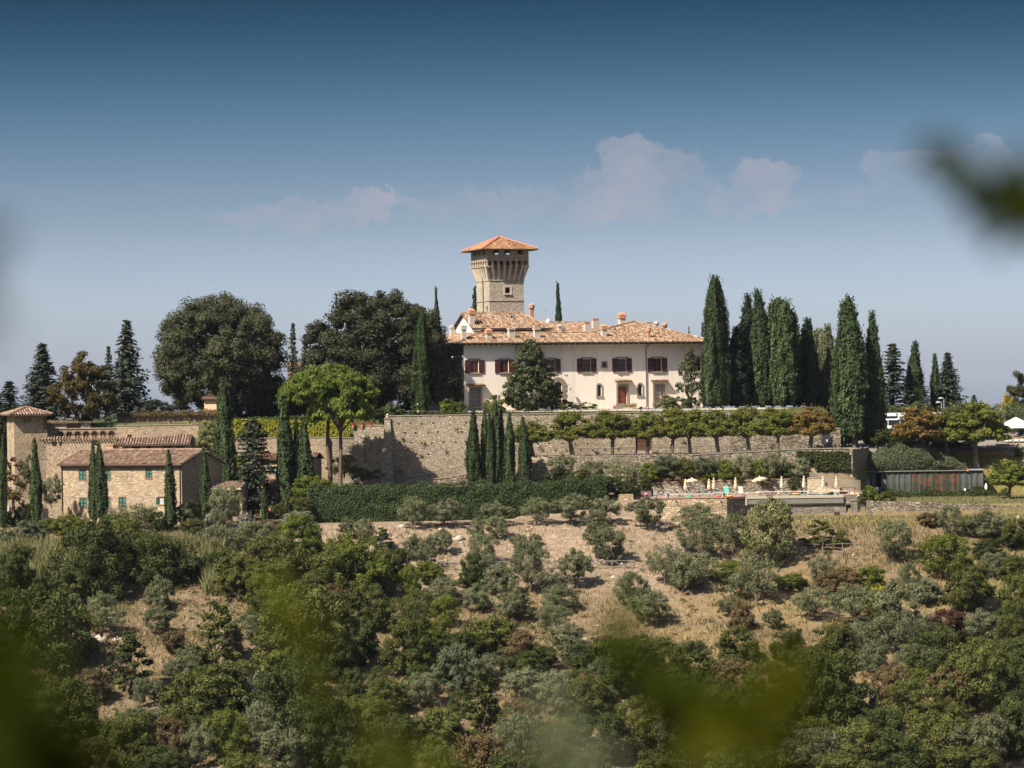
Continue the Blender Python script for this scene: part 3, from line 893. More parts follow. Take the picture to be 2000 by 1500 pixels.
def ridge_tiles(mb, a, b, r=.14, step=.42):
    a, b = Vector(a), Vector(b)
    L = (b - a).length
    d = (b - a) / L
    s = d.cross(Vector((0, 0, 1))).normalized()
    k = 0.0
    while k < L - .05:
        e = min(k + step, L)
        vs = []
        for (q, rr, lf) in ((k, r, .05), (e + .03, r * .85, .02)):
            for j in range(5):
                t = math.pi * j / 4
                vs.append(a + d * q + s * rr * math.cos(t) + Vector((0, 0, lf + rr * math.sin(t))))
        mb.add(vs, [(j + 1, j, j + 5, j + 6) for j in range(4)] + [(0, 1, 2, 3, 4)], min(1, max(0, rnd.gauss(.5, .2))))
        k = e
def stuff(o):
    o['kind'] = 'stuff'
    return o

# ------------------------------------------------------------------ the villa
AV = math.radians(21)
VX, VY, VZ = Xat(905, 400), 400.0, -0.72
villa = thing('villa', 'large cream plastered villa with brown shutters and terracotta roofs on the hilltop', 'villa', (VX, VY, VZ), AV)
LV = 34.2
ca_, sa_ = math.cos(AV), math.sin(AV)
def villa_uz(px, py, v=0.0):
    """Front-wall coordinates (u along the wall, z above its foot) for a photo pixel."""
    x, y = unroll(px, py)
    k = x / F
    u = (k * (VY + v * ca_) - VX + v * sa_) / (ca_ - k * sa_)
    Y = VY + u * sa_ + v * ca_
    return u, -y / F * Y - VZ
def uz(px, py): return villa_uz(px, py)
EZ = uz(1100, 668)[1]                         # height of the eave
S = 0.30
def rect(x0, y0, x1, y1, v=0.0):
    a, b = villa_uz(x0, y1, v), villa_uz(x1, y0, v)
    return (a[0], b[0], a[1], b[1])
UJ = uz(1004, 740)[0]                         # joint where the left bay stands forward
ups = [(919, 704, 934.5, 728, 1), (977.5, 703, 993, 727.5, 1), (1068, 702, 1083.5, 727, 0), (1138, 701, 1153.5, 726.5, 0), (1207, 700.5, 1222.5, 726, 0), (1276, 700, 1291.5, 725.5, 0), (1353, 699, 1368.5, 725, 0)]
big = [(919, 760, 938, 793, 1), (1278, 754, 1295, 786.5, 0)]
slim = [(1167, 751, 1174.5, 773.5), (1246.5, 750, 1254, 772.5)]
door = (1207, 754.5, 1224, 788)
small = (1176.5, 708, 1184, 717.5)
ops0, ops1 = [], []
for (x0, y0, x1, y1, left) in ups + big:
    (ops1 if left else ops0).append(rect(x0, y0, x1, y1, -.5 if left else 0))
for s_ in slim: ops0.append((*rect(*s_), True))
ops0.append(rect(*door)); ops0.append(rect(*small))
arch = rect(1083, 746, 1097, 797)
arch = (arch[0], arch[1], 0.0, arch[3], True)
ops0.append(arch)
ops0 = [o if len(o) > 4 else (*o, False) for o in ops0 if o[0] > UJ + .2]
mb = MB()
mb.facade((UJ, 0, 0), (1, 0, 0), (0, 1, 0), LV - UJ, 0, EZ, [(o[0] - UJ, o[1] - UJ, *o[2:]) for o in ops0], .22, back=True)
mb.facade((0, -.5, 0), (1, 0, 0), (0, 1, 0), UJ, 0, EZ, ops1, .22, back=True)
mb.face([(UJ, -.5, 0), (UJ, 0, 0), (UJ, 0, EZ), (UJ, -.5, EZ)])
sideops = [(3.4, 4.3, 4.6, 6.6), (6.5, 7.6, 1.0, 3.8), (9.5, 10.6, 4.4, 6.6), (14, 15.2, 4.4, 6.6), (20, 21.2, 4.4, 6.6)]
mb.facade((0, 23.2, 0), (0, -1, 0), (1, 0, 0), 23.7, 0, EZ, [(23.2 - o[1], 23.2 - o[0], o[2], o[3]) for o in sideops], .22)
mb.face([(LV, 0, 0), (LV, 18, 0), (LV, 18, EZ), (LV, 0, EZ)])
mb.face([(0, 23.2, 0), (0, 23.2, EZ), (8, 23.2, EZ), (8, 23.2, 0)])
mb.face([(8, 18, 0), (8, 18, EZ), (LV, 18, EZ), (LV, 18, 0)])
mb.build('wall', M['plaster'], villa)

def window(x0, y0, x1, y1, v=0.0, glass='glass', shutters=True, mull=(1, 2), lintel=True, sill=True):
    a, b, c, d = rect(x0, y0, x1, y1, v)
    w, h = b - a, d - c
    mb = MB()
    f = .075
    yy0, yy1 = .10, .17
    mb.box(0, f, yy0, yy1, 0, h).box(w - f, w, yy0, yy1, 0, h).box(f, w - f, yy0, yy1, 0, f).box(f, w - f, yy0, yy1, h - f, h)
    for i in range(1, mull[0] + 1):
        x = w * i / (mull[0] + 1)
        mb.box(x - .045, x + .045, yy0 - .003, yy1 - .003, f, h - f)
    for j in range(1, mull[1] + 1):
        z = h * j / (mull[1] + 1)
        mb.box(f, w - f, yy0 + .004, yy1 - .004, z - .022, z + .022)
    fr = mb.build('window', M['wood_red'], villa, (a, v, c))
    for i in range(mull[0] + 1):
        x = w * i / (mull[0] + 1)
        MB().box(x + .05, x + w / (mull[0] + 1) - .05, .145, .155, f, h - f).build('pane', M[glass], fr)
    if shutters:
        for sg in (-1, 1):
            sw = w * .66
            mb = MB()
            x = -sw - .03 if sg < 0 else w + .03
            mb.box(x, x + .07, -.10, -.03, -.05, h + .05).box(x + sw - .07, x + sw, -.10, -.03, -.05, h + .05)
            for z in (-.05, h * .5 - .05, h - .05):
                mb.box(x + .07, x + sw - .07, -.098, -.032, z, z + .1)
            nl = int(h / .14)
            for k in range(nl):
                z = .06 + k * (h - .1) / nl
                mb.frus(x + .07, x + sw - .07, -.09, -.075, z, x + .07, x + sw - .07, -.06, -.045, z + .115)
            mb.build('shutter', M['shutter_dark'], fr)
    if lintel:
        MB().box(-.28, w + .28, -.06, .02, h + .05, h + .24).build('lintel', M['pietra'], fr)
    if sill:
        MB().box(-.22, w + .22, -.14, .06, -.16, -.01).build('sill', M['pietra'], fr)
    return fr
for (x0, y0, x1, y1, left) in ups:
    window(x0, y0, x1, y1, -.5 if left else 0)
def canopy(px0, px1, py, v):
    a, zc = villa_uz(px0, py, v)
    b, _ = villa_uz(px1, py, v)
    mb = MB()
    tile_plane(mb, (a, v - .62, zc), (1, 0, 0), (0, 1, .28), 0, b - a, lambda u: .64, pitch=.2, tlen=.4)
    cp = mb.build('canopy', M['tile_villa'], villa)
    MB().prism([(a, v - .6, zc - .02), (b, v - .6, zc - .02), (b, v, zc + .15), (a, v, zc + .15)], (0, 0, -.09)).build('board', M['eave_wood'], cp)
def stone_frame(r, v, t=.22, name='stone_frame', foot=0.0):
    a, b, c, d = r
    mb = MB().box(a - t, a - .003, v - .09, v + .02, c - foot, d + t).box(b + .003, b + t, v - .09, v + .02, c - foot, d + t).box(a - .003, b + .003, v - .088, v + .02, d + .003, d + t)
    mb.box(a - t - .08, b + t + .08, v - .16, v + .03, c - .17 - foot, c - .003 - foot)
    return mb.build(name, M['pietra'], villa)
for (x0, y0, x1, y1, left) in big:
    v = -.5 if left else 0
    window(x0, y0, x1, y1, v, 'curtain_glass' if left else 'pale_glass', False, (1, 3) if not left else (0, 3), False, False)
    r = rect(x0, y0, x1, y1, v)
    stone_frame(r, v)
    MB().box(r[0] - .25, r[1] + .25, v - .1, v + .02, max(0, r[2] - .8), r[2] - .2).build('stone_panel', M['pietra'], villa)
canopy(911, 946, 752.5, -.5); canopy(1200.5, 1232, 744.5, 0); canopy(1271, 1302.5, 744, 0)
r = rect(*door)
stone_frame(r, 0, .24, 'door_frame')
dr = MB().box(r[0] + .02, r[1] - .02, .1, .16, r[2] + .02, r[3] - .02).build('door', M['wood_red'], villa)
w_ = r[1] - r[0]
for i in range(2):
    for j, (z0, z1) in enumerate(((.15, .85), (.98, 1.95))):
        MB().frus(r[0] + .1 + i * w_ / 2, r[0] + w_ / 2 - .1 + i * w_ / 2, .06, .1, r[2] + z0, r[0] + .13 + i * w_ / 2, r[0] + w_ / 2 - .13 + i * w_ / 2, .07, .1, r[2] + z1).build('panel', M['wood_red'], dr)
for k in range(3):
    MB().box(r[0] - .5 - k * .25, r[1] + .5 + k * .25, -.45 - k * .3, .0 if k == 0 else -.152 - (k - 1) * .3 - .3 + .0, -.2, r[2] - .18 - k * (r[2] - .1) / 3).build('step', M['pietra'], villa)
for s_ in slim:
    r = rect(*s_)
    mb = MB()
    rad = (r[1] - r[0]) / 2
    cx, zt = (r[0] + r[1]) / 2, r[3] - rad
    mb.box(r[0] - .18, r[0] - .003, -.07, .02, r[2], zt).box(r[1] + .003, r[1] + .18, -.07, .02, r[2], zt).box(r[0] - .24, r[1] + .24, -.12, .02, r[2] - .18, r[2] - .003)
    for k in range(8):
        t0, t1 = math.pi * k / 8, math.pi * (k + 1) / 8
        q = lambda R, t_: (cx + R * math.cos(t_), -.07, zt + R * math.sin(t_))
        mb.prism([q(rad + .003, t0), q(rad + .2, t0), q(rad + .2, t1), q(rad + .003, t1)], (0, .09, 0))
    fr = mb.build('arched_window', M['pietra'], villa)
    MB().box(r[0], r[1], .15, .16, r[2], r[3]).build('pane', M['glass'], fr)
    mb = MB().box(cx - .02, cx + .02, .12, .14, r[2], r[3])
    for k in range(1, 5): mb.box(r[0], r[1], .125, .137, r[2] + k * .33, r[2] + k * .33 + .025)
    mb.build('bars', M['iron'], fr)
r = rect(*small)
fr = stone_frame(r, 0, .16, 'small_window')
MB().box(r[0], r[1], .14, .15, r[2], r[3]).build('pane', M['glass'], fr)
# rusticated arch of the main doorway, mostly behind the magnolia
cx, rad = (arch[0] + arch[1]) / 2, (arch[1] - arch[0]) / 2
zt = arch[3] - rad
for k in range(9):
    t0, t1 = math.pi * k / 9 + .012, math.pi * (k + 1) / 9 - .012
    q = lambda R, t_: (cx + R * math.cos(t_), -.11, zt + R * math.sin(t_))
    MB().prism([q(rad + .005, t0), q(rad + .65, t0), q(rad + .65, t1), q(rad + .005, t1)], (0, .13, 0)).build('arch_stone', M['pietra'], villa)
for sg in (-1, 1):
    z = 0.0
    k = 0
    while z < zt - .1:
        h = min(.36, zt - z)
        ww = .6 if k % 2 else .42
        x0 = cx - rad - ww if sg < 0 else cx + rad + .004
        MB().box(x0, x0 + ww - .004, -.11, .02, z + .012, z + h - .012).build('arch_stone', M['pietra'], villa)
        z += h; k += 1
MB().box(cx - rad, cx + rad, .12, .2, 0, arch[3]).build('door', M['door_brown'], villa)
# quoins up the left side of the corner
z, k = 0.05, 0
while z < EZ - .3:
    for j in range(2):
        sh = .7 if (k + j) % 2 else 0
        y0 = -.48 + j * 1.35
        y1 = y0 + 1.33
        if j == 1: y1 += .25 if k % 2 else 0
        if k % 2 and j == 0: y1 -= .35
        if k % 2 and j == 1: y0 -= .35
        MB().frus(-.06, .02, y0 + .0, y1, z, -.06, .02, y0, y1, z + .335, rnd.random()).build('quoin_stone', M['corbel_stone'] if rnd.random() < .35 else M['pietra'], villa)
    z += .36; k += 1
for (x, y0, y1, v) in ((1004, 676, 800, 0), (1262, 672, 800, 0)):
    u, _ = uz(x, 740)
    MB().tube([(u - .02 + .5, -1.0, EZ - .12), (u + .35, -.6, EZ - .3), (u, -.09, EZ - .9), (u, -.09, .1)], .055, 6).build('downpipe', M['copper_pipe'], villa)
u, zz = uz(1110, 758)
lp = MB().tube([(u, .01, zz + .45), (u, -.45, zz + .5), (u, -.6, zz + .3)], .02, 4).build('wall_lamp', M['iron'], villa)
MB().lathe([(.08, -.35), (.17, 0), (.19, .04), (.05, .28)], 6, (u, -.6, zz)).build('lantern', M['pale_glass'], lp)
for (px, py) in ((1104, 733), (1108, 733), (1214, 734), (1299, 731), (1303, 731)):
    u, zz = uz(px, py)
    MB().lathe([(.085, 0), (.085, .04)], 8).build('vent_grille', M['dark_void'], villa).matrix_local = Matrix.Translation((u, -.002, zz)) @ Matrix.Rotation(math.pi / 2, 4, 'X')

# roofs. front range with pyramid over the right half
OV = 1.2
zr = lambda v: EZ - .1 + S * (v + OV)
RV, AU, AVv = 3.3, 28.0, 8.6
def fmax(u):
    return float(np.interp(u, [-OV, RV, 19.6, AU, LV + OV], [0, RV + OV, RV + OV, AVv + OV, 0])) * math.sqrt(1 + S * S)
mb = MB()
tile_plane(mb, (0, -OV, EZ - .1), (1, 0, 0), (0, 1, S), -OV, LV + OV, fmax)
lv = lambda u: min(u + OV, RV + OV) * math.sqrt(1 + S * S)
# left range: eave runs back along u = -OV
tile_plane(mb, (-OV, 0, EZ - .1), (0, 1, 0), (1, 0, S), -OV, 24.4, lambda w: min(w + OV, RV + OV) * math.sqrt(1 + S * S))
# right hip and left hip of the pyramid
tile_plane(mb, (LV + OV, 0, EZ - .1), (0, 1, 0), (-1, 0, S * (AVv + OV) / (LV + OV - AU)), -OV, 18.6, lambda w: float(np.interp(w, [-OV, AVv, 18.6], [0, LV + OV - AU, 0])) * 1.07)
sl_ = S * (AVv - RV) / (AU - 19.6)
tile_plane(mb, (19.6, RV, zr(RV)), (0, 1, 0), (1, 0, sl_), 0, 12, lambda w: float(np.interp(w, [0, AVv - RV, 12], [0, AU - 19.6, 0])) * 1.02)
# back slope of the front range, into the court
tile_plane(mb, (3.3, RV, zr(RV)), (1, 0, 0), (0, -1, S), 0, 16, lambda u: 0.0, lambda u: -3.0)
# rear range seen beyond the court
tile_plane(mb, (9.0, 9.2, zr(RV) + .25), (1, 0, 0), (0, 1, S), 0, 14.5, lambda u: 5.0)
stuff(mb.build('roof_tiles', M['tile_villa'], villa))
mb = MB()
zt_ = lambda u, v, z: (u, v, z - .02)
slab(mb, [(-OV, -OV, EZ - .12), (LV + OV, -OV, EZ - .12), (AU, AVv, zr(AVv) - .02), (19.6, RV, zr(RV) - .02), (RV, RV, zr(RV) - .02)], .1)
slab(mb, [(-OV, 24.4, EZ - .121), (-OV, -OV, EZ - .121), (RV, RV, zr(RV) - .021), (RV, 24.4, zr(RV) - .021)], .1)
slab(mb, [(LV + OV, -OV, EZ - .122), (LV + OV, 18.6, EZ - .122), (AU, AVv, zr(AVv) - .022)], .1)
slab(mb, [(AU, AVv, zr(AVv) - .023), (LV + OV, 18.6, EZ - .123), (19.6, 15.3, zr(RV))], .1)
slab(mb, [(19.6, RV, zr(RV) - .023), (AU, AVv, zr(AVv) - .023), (19.6, 15.3, zr(RV) - .023)], .1)
slab(mb, [(RV, RV, zr(RV) - .024), (19.6, RV, zr(RV) - .024), (19.6, RV + 3, zr(RV) - .9), (RV, RV + 3, zr(RV) - .9)], .1)
slab(mb, [(9, 9.2, zr(RV) + .23), (23.5, 9.2, zr(RV) + .23), (23.5, 14, zr(RV) + .23 + 1.44), (9, 14, zr(RV) + .23 + 1.44)], .1)
mb.box(9, 23.5, 9.5, 14, EZ, zr(RV) + .1)
mb.build('roof', M['tile_dark'], villa)
mb = MB()
for i in range(48):
    u = -.9 + i * (LV + 1.8) / 47
    mb.box(u - .05, u + .05, -OV + .04, .0 if u > UJ else -.5, EZ - .36, EZ - .22)
for i in range(30):
    v = -.9 + i * .84
    mb.box(-OV + .04, .0, v - .05, v + .05, EZ - .36, EZ - .22)
stuff(mb.build('rafters', M['eave_wood'], villa))
mb = MB().tube([(-OV - .06, -OV - .06, EZ - .16), (LV + OV, -OV - .06, EZ - .16)], .06, 6)
mb.tube([(-OV - .06, 24, EZ - .16), (-OV - .06, -OV - .06, EZ - .16)], .06, 6)
mb.build('gutter', M['copper_pipe'], villa)
mb = MB()
ridge_tiles(mb, (RV, RV, zr(RV) + .05), (19.6, RV, zr(RV) + .05))
ridge_tiles(mb, (-OV, -OV, EZ - .05), (RV, RV, zr(RV) + .05))
ridge_tiles(mb, (19.6, RV, zr(RV) + .05), (AU, AVv, zr(AVv) + .06))
ridge_tiles(mb, (LV + OV, -OV, EZ - .05), (AU, AVv, zr(AVv) + .06))
ridge_tiles(mb, (AU, AVv, zr(AVv) + .06), (LV + OV, 18.6, EZ))
ridge_tiles(mb, (9, 14, zr(RV) + 1.75), (23.5, 14, zr(RV) + 1.75))
ridge_tiles(mb, (RV, RV, zr(RV) + .05), (RV, 24.4, zr(RV) + .05))
stuff(mb.build('ridge_tiles', M['tile_villa'], villa))
# raised block with open loggia under the tower
bu0, bu1, bv0, bv1, br = 3.4, 14.0, 5.2, 11.6, 8.6
be = villa_uz(1000, 641.5, bv0 - .8)[1]
bz = villa_uz(1000, 612, br)[1]
bs = (bz - be) / (br - bv0 + .8)
mb = MB()
mb.box(bu0, bu1 - .3, bv0 + 1.6, bv1, EZ, be - .1)
mb.prism([(bu0, bv0, be - .55), (bu0, bv0, be + bs * .8 - .15), (bu0, br, bz - .12), (bu0, bv1, bz - (bv1 - br) * bs - .12), (bu0, bv1, be - .5)], (.3, 0, 0))
mb.box(bu0, bu0 + .3, bv0, bv1, EZ, be - .56)
mb.build('gable_wall', M['plaster_white'], villa)
mb = MB()
for u in (bu0 + .35, 5.6, 8.2, 10.9, bu1 - .5): mb.box(u - .16, u + .16, bv0, bv0 + .35, EZ + .6, be - .2)
mb.box(bu0, bu1 - .3, bv0 + .05, bv0 + .3, be - .32, be - .2)
mb.build('loggia_post', M['eave_wood'], villa)
mb = MB()
q1 = math.sqrt(1 + bs * bs)
tile_plane(mb, (bu0 - .4, bv0 - .8, be), (1, 0, 0), (0, 1, bs), 0, bu1 - bu0 + .8, lambda u: float(np.interp(u, [0, bu1 - bu0 - 2.0, bu1 - bu0 + .8], [br - bv0 + .8, br - bv0 + .8, .1])) * q1, light=.16)
tile_plane(mb, (bu0 - .4, bv1 + .8, bz - (bv1 + .8 - br) * bs), (1, 0, 0), (0, -1, bs), 0, bu1 - bu0 - 1.6, lambda u: (bv1 + .8 - br) * q1)
stuff(mb.build('roof_tiles', M['tile_villa'], villa))
mb = MB()
slab(mb, [(bu0 - .4, bv0 - .8, be - .02), (bu1 + .4, bv0 - .8, be - .02), (bu1 - 2.4, br, bz - .02), (bu0 - .4, br, bz - .02)], .12)
slab(mb, [(bu0 - .4, br, bz - .025), (bu1 - 2.4, br, bz - .025), (bu1 - 1.6, bv1 + .8, bz - (bv1 + .8 - br) * bs), (bu0 - .4, bv1 + .8, bz - (bv1 + .8 - br) * bs)], .12)
slab(mb, [(bu1 + .4, bv0 - .8, be - .025), (bu1 + .4, bv1 + .8, be - .025), (bu1 - 2.4, br, bz - .03)], .12)
mb.build('roof', M['tile_dark'], villa)
mb = MB()
ridge_tiles(mb, (bu0 - .4, br, bz + .05), (bu1 - 2.4, br, bz + .05)); ridge_tiles(mb, (bu1 - 2.4, br, bz + .05), (bu1 + .4, bv0 - .8, be + .05))
stuff(mb.build('ridge_tiles', M['tile_villa'], villa))
# chimneys
def chimney(px, yb, yt, v, w=.75, kind='cap', cap='brick_chimney'):
    u, z1 = villa_uz(px, yt, v)
    _, z0 = villa_uz(px, yb, v)
    h = z1 - z0
    n = {'house': 'chimney'}.get(kind, 'chimney')
    a = w / 2
    if kind == 'oct':
        ch = MB().box(u - a * .6, u + a * .6, v - a * .6, v + a * .6, z0 - .6, z0 + h * .45).build(n, M[cap], villa)
        MB().lathe([(a * .6, h * .45), (a * 1.05, h * .52), (a * 1.05, h * .8), (a * .5, h * .95), (a * .2, h)], 8, (u, v, z0)).build('chimney_cap', M[cap], ch)
    elif kind == 'pots':
        ch = MB().box(u - a, u + a, v - .3, v + .3, z0 - .5, z0 + h * .55).build(n, M['plaster_chimney'], villa)
        for i in range(3):
            MB().lathe([(.13, h * .55), (.15, h * .9), (.17, h * .92), (.17, h)], 8, (u + (i - 1) * a * .65, v, z0)).build('chimney_pot', M['terracotta'], ch)
    elif kind == 'open':
        ch = MB().box(u - a, u + a, v - .32, v + .32, z0 - .5, z0 + h * .55).build(n, M['plaster_chimney'], villa)
        mb = MB()
        for i in range(4): mb.box(u - a + i * (w - .1) / 3, u - a + .1 + i * (w - .1) / 3, v - .3, v + .3, z0 + h * .55, z0 + h * .85)
        mb.box(u - a - .06, u + a + .06, v - .38, v + .38, z0 + h * .85, z0 + h)
        mb.build('chimney_cap', M['plaster_chimney'], ch)
    else:
        ch = MB().box(u - a * .8, u + a * .8, v - a * .8, v + a * .8, z0 - .6, z0 + h * .5).build(n, M['plaster_chimney'], villa)
        mb = MB().box(u - a, u + a, v - a, v + a, z0 + h * .5, z0 + h * .8)
        mb.frus(u - a * 1.05, u + a * 1.05, v - a * 1.05, v + a * 1.05, z0 + h * .8, u - a * .3, u + a * .3, v - a * .3, v + a * .3, z0 + h)
        mb.build('chimney_cap', M[cap], ch)
for c in [(920.5, 626, 602, 5.6, .85, 'cap'), (1038, 612, 592, 8.6, .85, 'oct'), (905, 656, 632, .6, .75, 'cap', 'plaster_chimney'), (954, 663, 641, .9, .85, 'cap'), (998.5, 660, 641, 1.3, .85, 'open'),
          (1048, 661, 641, 1.2, .8, 'open'), (1179, 655, 633, 1.6, .8, 'cap'), (1267, 659, 636, .9, .6, 'oct'), (1214, 634, 610, 9, 1.0, 'cap'), (1163, 634, 622, 10, .95, 'pots'), (1147, 640, 629, 8, .9, 'pots'),
          (1093, 645, 633, 9.8, .6, 'cap', 'plaster_chimney'), (1268, 636, 629, 10, .95, 'pots'), (1282, 640, 627, 11, .7, 'oct', 'plaster_chimney'), (1298, 644, 630, 11, .8, 'oct'), (883, 648, 635, 12, .7, 'cap', 'plaster_chimney'),
          (930, 655, 645, 3.6, .9, 'open'), (999, 624, 616, 7, .35, 'cap', 'iron')]:
    chimney(*c)
u, zz = villa_uz(1066, 612, 12)
MB().tube([(u, 12, zz - 2.2), (u, 12, zz + .6)], .025, 5).tube([(u - .5, 12, zz + .45), (u + .5, 12, zz + .45)], .015, 4).tube([(u - .35, 12, zz - .25), (u + .35, 12, zz - .25)], .015, 4).build('antenna', M['steel'], villa)
u, zz = villa_uz(1067, 625, 11)
MB().lathe([(.02, 0), (.25, .04), (.42, .12), (.40, .13), (.2, .06)], 12).build('satellite_dish', M['white_paint'], villa).matrix_local = Matrix.Translation((u, 11, zz)) @ Matrix.Rotation(math.radians(75), 4, 'X')

# ------------------------------------------------------------------ the tower
TX, TY = (959 - 1000) / F * 416.0, 416.0
tw = thing('tower', 'square stone tower with flared corbels and hipped tile roof rising behind the villa', 'tower', (TX, TY, -1.0), AV)
TS_ = 5.0
def tz(py, px=980): return P(px, py, 416.5).z + 1.0
zb, zc, zh, ze, zp = tz(547), tz(521), tz(508), tz(487.5), tz(461.5)
def txz(px, py):
    x, y = unroll(px, py)
    k = x / F
    u = (k * TY - TX) / (ca_ - k * sa_)
    return u, -y / F * (TY + u * sa_) + 1.0
def tyz(px, py):
    x, y = unroll(px, py)
    k = x / F
    v = (k * TY - TX) / (-sa_ - k * ca_)
    return v, -y / F * (TY + v * ca_) + 1.0
a, b = txz(986.5, 572.5), txz(996.5, 561)
win = (a[0], b[0], a[1], b[1], True)
a2, b2 = txz(978, 611), txz(985, 607.5)
win2 = (a2[0], b2[0], a2[1], b2[1])
a, b = tyz(953, 611), tyz(950, 598)
slot = (TS_ - b[0], TS_ - a[0], a[1], b[1], True)
mb = MB()
mb.facade((0, 0, 0), (1, 0, 0), (0, 1, 0), TS_, 0, zb, [win, (*win2, False)], .5)
mb.facade((0, TS_, 0), (0, -1, 0), (1, 0, 0), TS_, 0, zb, [slot], .4)
mb.face([(TS_, 0, 0), (TS_, TS_, 0), (TS_, TS_, zb), (TS_, 0, zb)])
mb.face([(0, TS_, 0), (0, TS_, zb), (TS_, TS_, zb), (TS_, TS_, 0)])
mb.box(.0, TS_, .0, TS_, zb, zc + .3)
for z in (tz(587), tz(547.5)):
    mb.box(-.07, TS_ + .07, -.07, TS_ + .07, z - .06, z + .06)
mb.build('wall', M['stone_tower'], tw)
mb = MB().box(win[0] - .25, win[0] - .003, -.05, .05, win[2] - .1, win[3]).box(win[1] + .003, win[1] + .25, -.05, .05, win[2] - .1, win[3])
mb.box(win[0] - .25, win[1] + .25, -.05, .05, win[3] + .003, win[3] + .2).box(win[0] - .2, win[1] + .2, -.14, .05, win[2] - .22, win[2] - .103)
fr = mb.build('window', M['corbel_stone'], tw)
MB().box(win[0], win[1], .4, .45, win[2], win[3]).build('pane', M['dark_void'], fr)
v0_, _ = tyz(944.5, 580)
MB().tube([(-.08, v0_, zc - 1.2), (-.08, v0_, 10)], .06, 6).build('downpipe', M['copper_pipe'], tw)
OH = .55
# corbels: five inner ones and one on each corner for every side
n = 7
def corbel(p0, p1, w, name='corbel'):
    """p0 foot on the wall, p1 head (outer), w half-width vector."""
    pass
for side in range(4):
    ang = side * math.pi / 2
    R = Matrix.Translation((TS_ / 2, TS_ / 2, 0)) @ Matrix.Rotation(ang, 4, 'Z')
    for k in range(n + 1):
        u = -TS_ / 2 + .0 + k * TS_ / n
        if k == n: continue
        hw = .13
        mb = MB()
        spread = (TS_ + 2 * OH) / TS_
        uh = u * spread
        h0 = TS_ / 2
        mb.add([R @ Vector(p) for p in [(u - hw, -h0 - .0, zb), (u + hw, -h0, zb), (u + hw, -h0 + .1, zb), (u - hw, -h0 + .1, zb),
                (uh - hw, -h0 - OH, zc), (uh + hw, -h0 - OH, zc), (uh + hw, -h0 + .1, zc), (uh - hw, -h0 + .1, zc)]],
               [(0, 3, 2, 1), (4, 5, 6, 7), (0, 1, 5, 4), (1, 2, 6, 5), (2, 3, 7, 6), (3, 0, 4, 7)])
        mb.add([R @ Vector(p) for p in [(uh - hw - .06, -h0 - OH - .05, zc + .002), (uh + hw + .06, -h0 - OH - .05, zc + .002), (uh + hw + .06, -h0 + .1, zc + .002), (uh - hw - .06, -h0 + .1, zc + .002),
                (uh - hw - .06, -h0 - OH - .05, zc + .16), (uh + hw + .06, -h0 - OH - .05, zc + .16), (uh + hw + .06, -h0 + .1, zc + .16), (uh - hw - .06, -h0 + .1, zc + .16)]],
               [(0, 3, 2, 1), (4, 5, 6, 7), (0, 1, 5, 4), (1, 2, 6, 5), (2, 3, 7, 6), (3, 0, 4, 7)])
        mb.build('corbel', M['corbel_stone'], tw)
# gallery wall on small arches, windows right through
HW = TS_ + 2 * OH
wz0, wz1 = tz(497.5), tz(489)
wins = []
for px in (966.5, 988.5, 1013):
    u = txz(px, 492)[0] + OH
    wins.append((u - .42, u + .42, wz0, wz1, False))
sw = [(1.3, 2.0, wz0, wz1, False), (2.9, 3.6, wz0, wz1, False), (4.7, 5.4, wz0, wz1, False)]
mb = MB()
arches = [(k * HW / n + .17, (k + 1) * HW / n - .17 + .34 * 0, zc + .16, zc + .16 + .62, True) for k in range(n)]
mb.facade((-OH, -OH, 0), (1, 0, 0), (0, 1, 0), HW, zc + .16, ze, arches + wins, .35, back=False)
mb.facade((-OH, HW - OH, 0), (0, -1, 0), (1, 0, 0), HW, zc + .16, ze, arches + sw, .35, back=False)
mb.facade((HW - OH, -OH, 0), (0, 1, 0), (-1, 0, 0), HW, zc + .16, ze, arches + sw, .35, back=False)
mb.facade((HW - OH, HW - OH, 0), (-1, 0, 0), (0, -1, 0), HW, zc + .16, ze, arches + [(HW - w[1] - 2.62, HW - w[0] - 2.38, w[2] - .05, w[3] + .12, False) for w in wins[:2]], .35, back=False)
zi = zc + .95
mb.box(-OH + .36, HW - OH - .36, -OH + .36, HW - OH - .36, zi, zi + .15)
for z in (tz(506),):
    mb.box(-OH - .06, HW - OH + .06, -OH - .06, -OH - .003, z, z + .1).box(-OH - .06, -OH - .003, -OH, HW - OH, z, z + .1)
mb.build('gallery', M['stone_tower'], tw)
mb = MB()
for k in range(n):
    for side in range(2):
        c = k * HW / n + HW / n / 2
        r0 = HW / n / 2 - .17
        for j in range(6):
            t0, t1 = math.pi * j / 6, math.pi * (j + 1) / 6
            def q(R_, t_):
                a, z = c + R_ * math.cos(t_), zc + .16 + .62 - r0 + R_ * math.sin(t_)
                return (a - OH, -OH - .02, z) if side == 0 else (-OH - .02, a - OH, z)
            d_ = (0, .018, 0) if side == 0 else (.018, 0, 0)
            mb.prism([q(r0, t0), q(r0 + .13, t0), q(r0 + .13, t1), q(r0, t1)], d_)
stuff(mb.build('brick_arches', M['brick'], tw))
ov = 1.0
E0, E1 = -OH - ov, HW - OH + ov
c_ = TS_ / 2
rs_ = (zp - ze) / (E1 - c_)
mb = MB()
q1 = math.sqrt(1 + rs_ ** 2)
half = E1 - c_
tri = lambda u: (half - abs(u - half)) * q1
tile_plane(mb, (E0, E0, ze), (1, 0, 0), (0, 1, rs_), 0, 2 * half, tri, pitch=.27)
tile_plane(mb, (E0, E0, ze), (0, 1, 0), (1, 0, rs_), 0, 2 * half, tri, pitch=.27)
tile_plane(mb, (E1, E0, ze), (0, 1, 0), (-1, 0, rs_), 0, 2 * half, tri, pitch=.27)
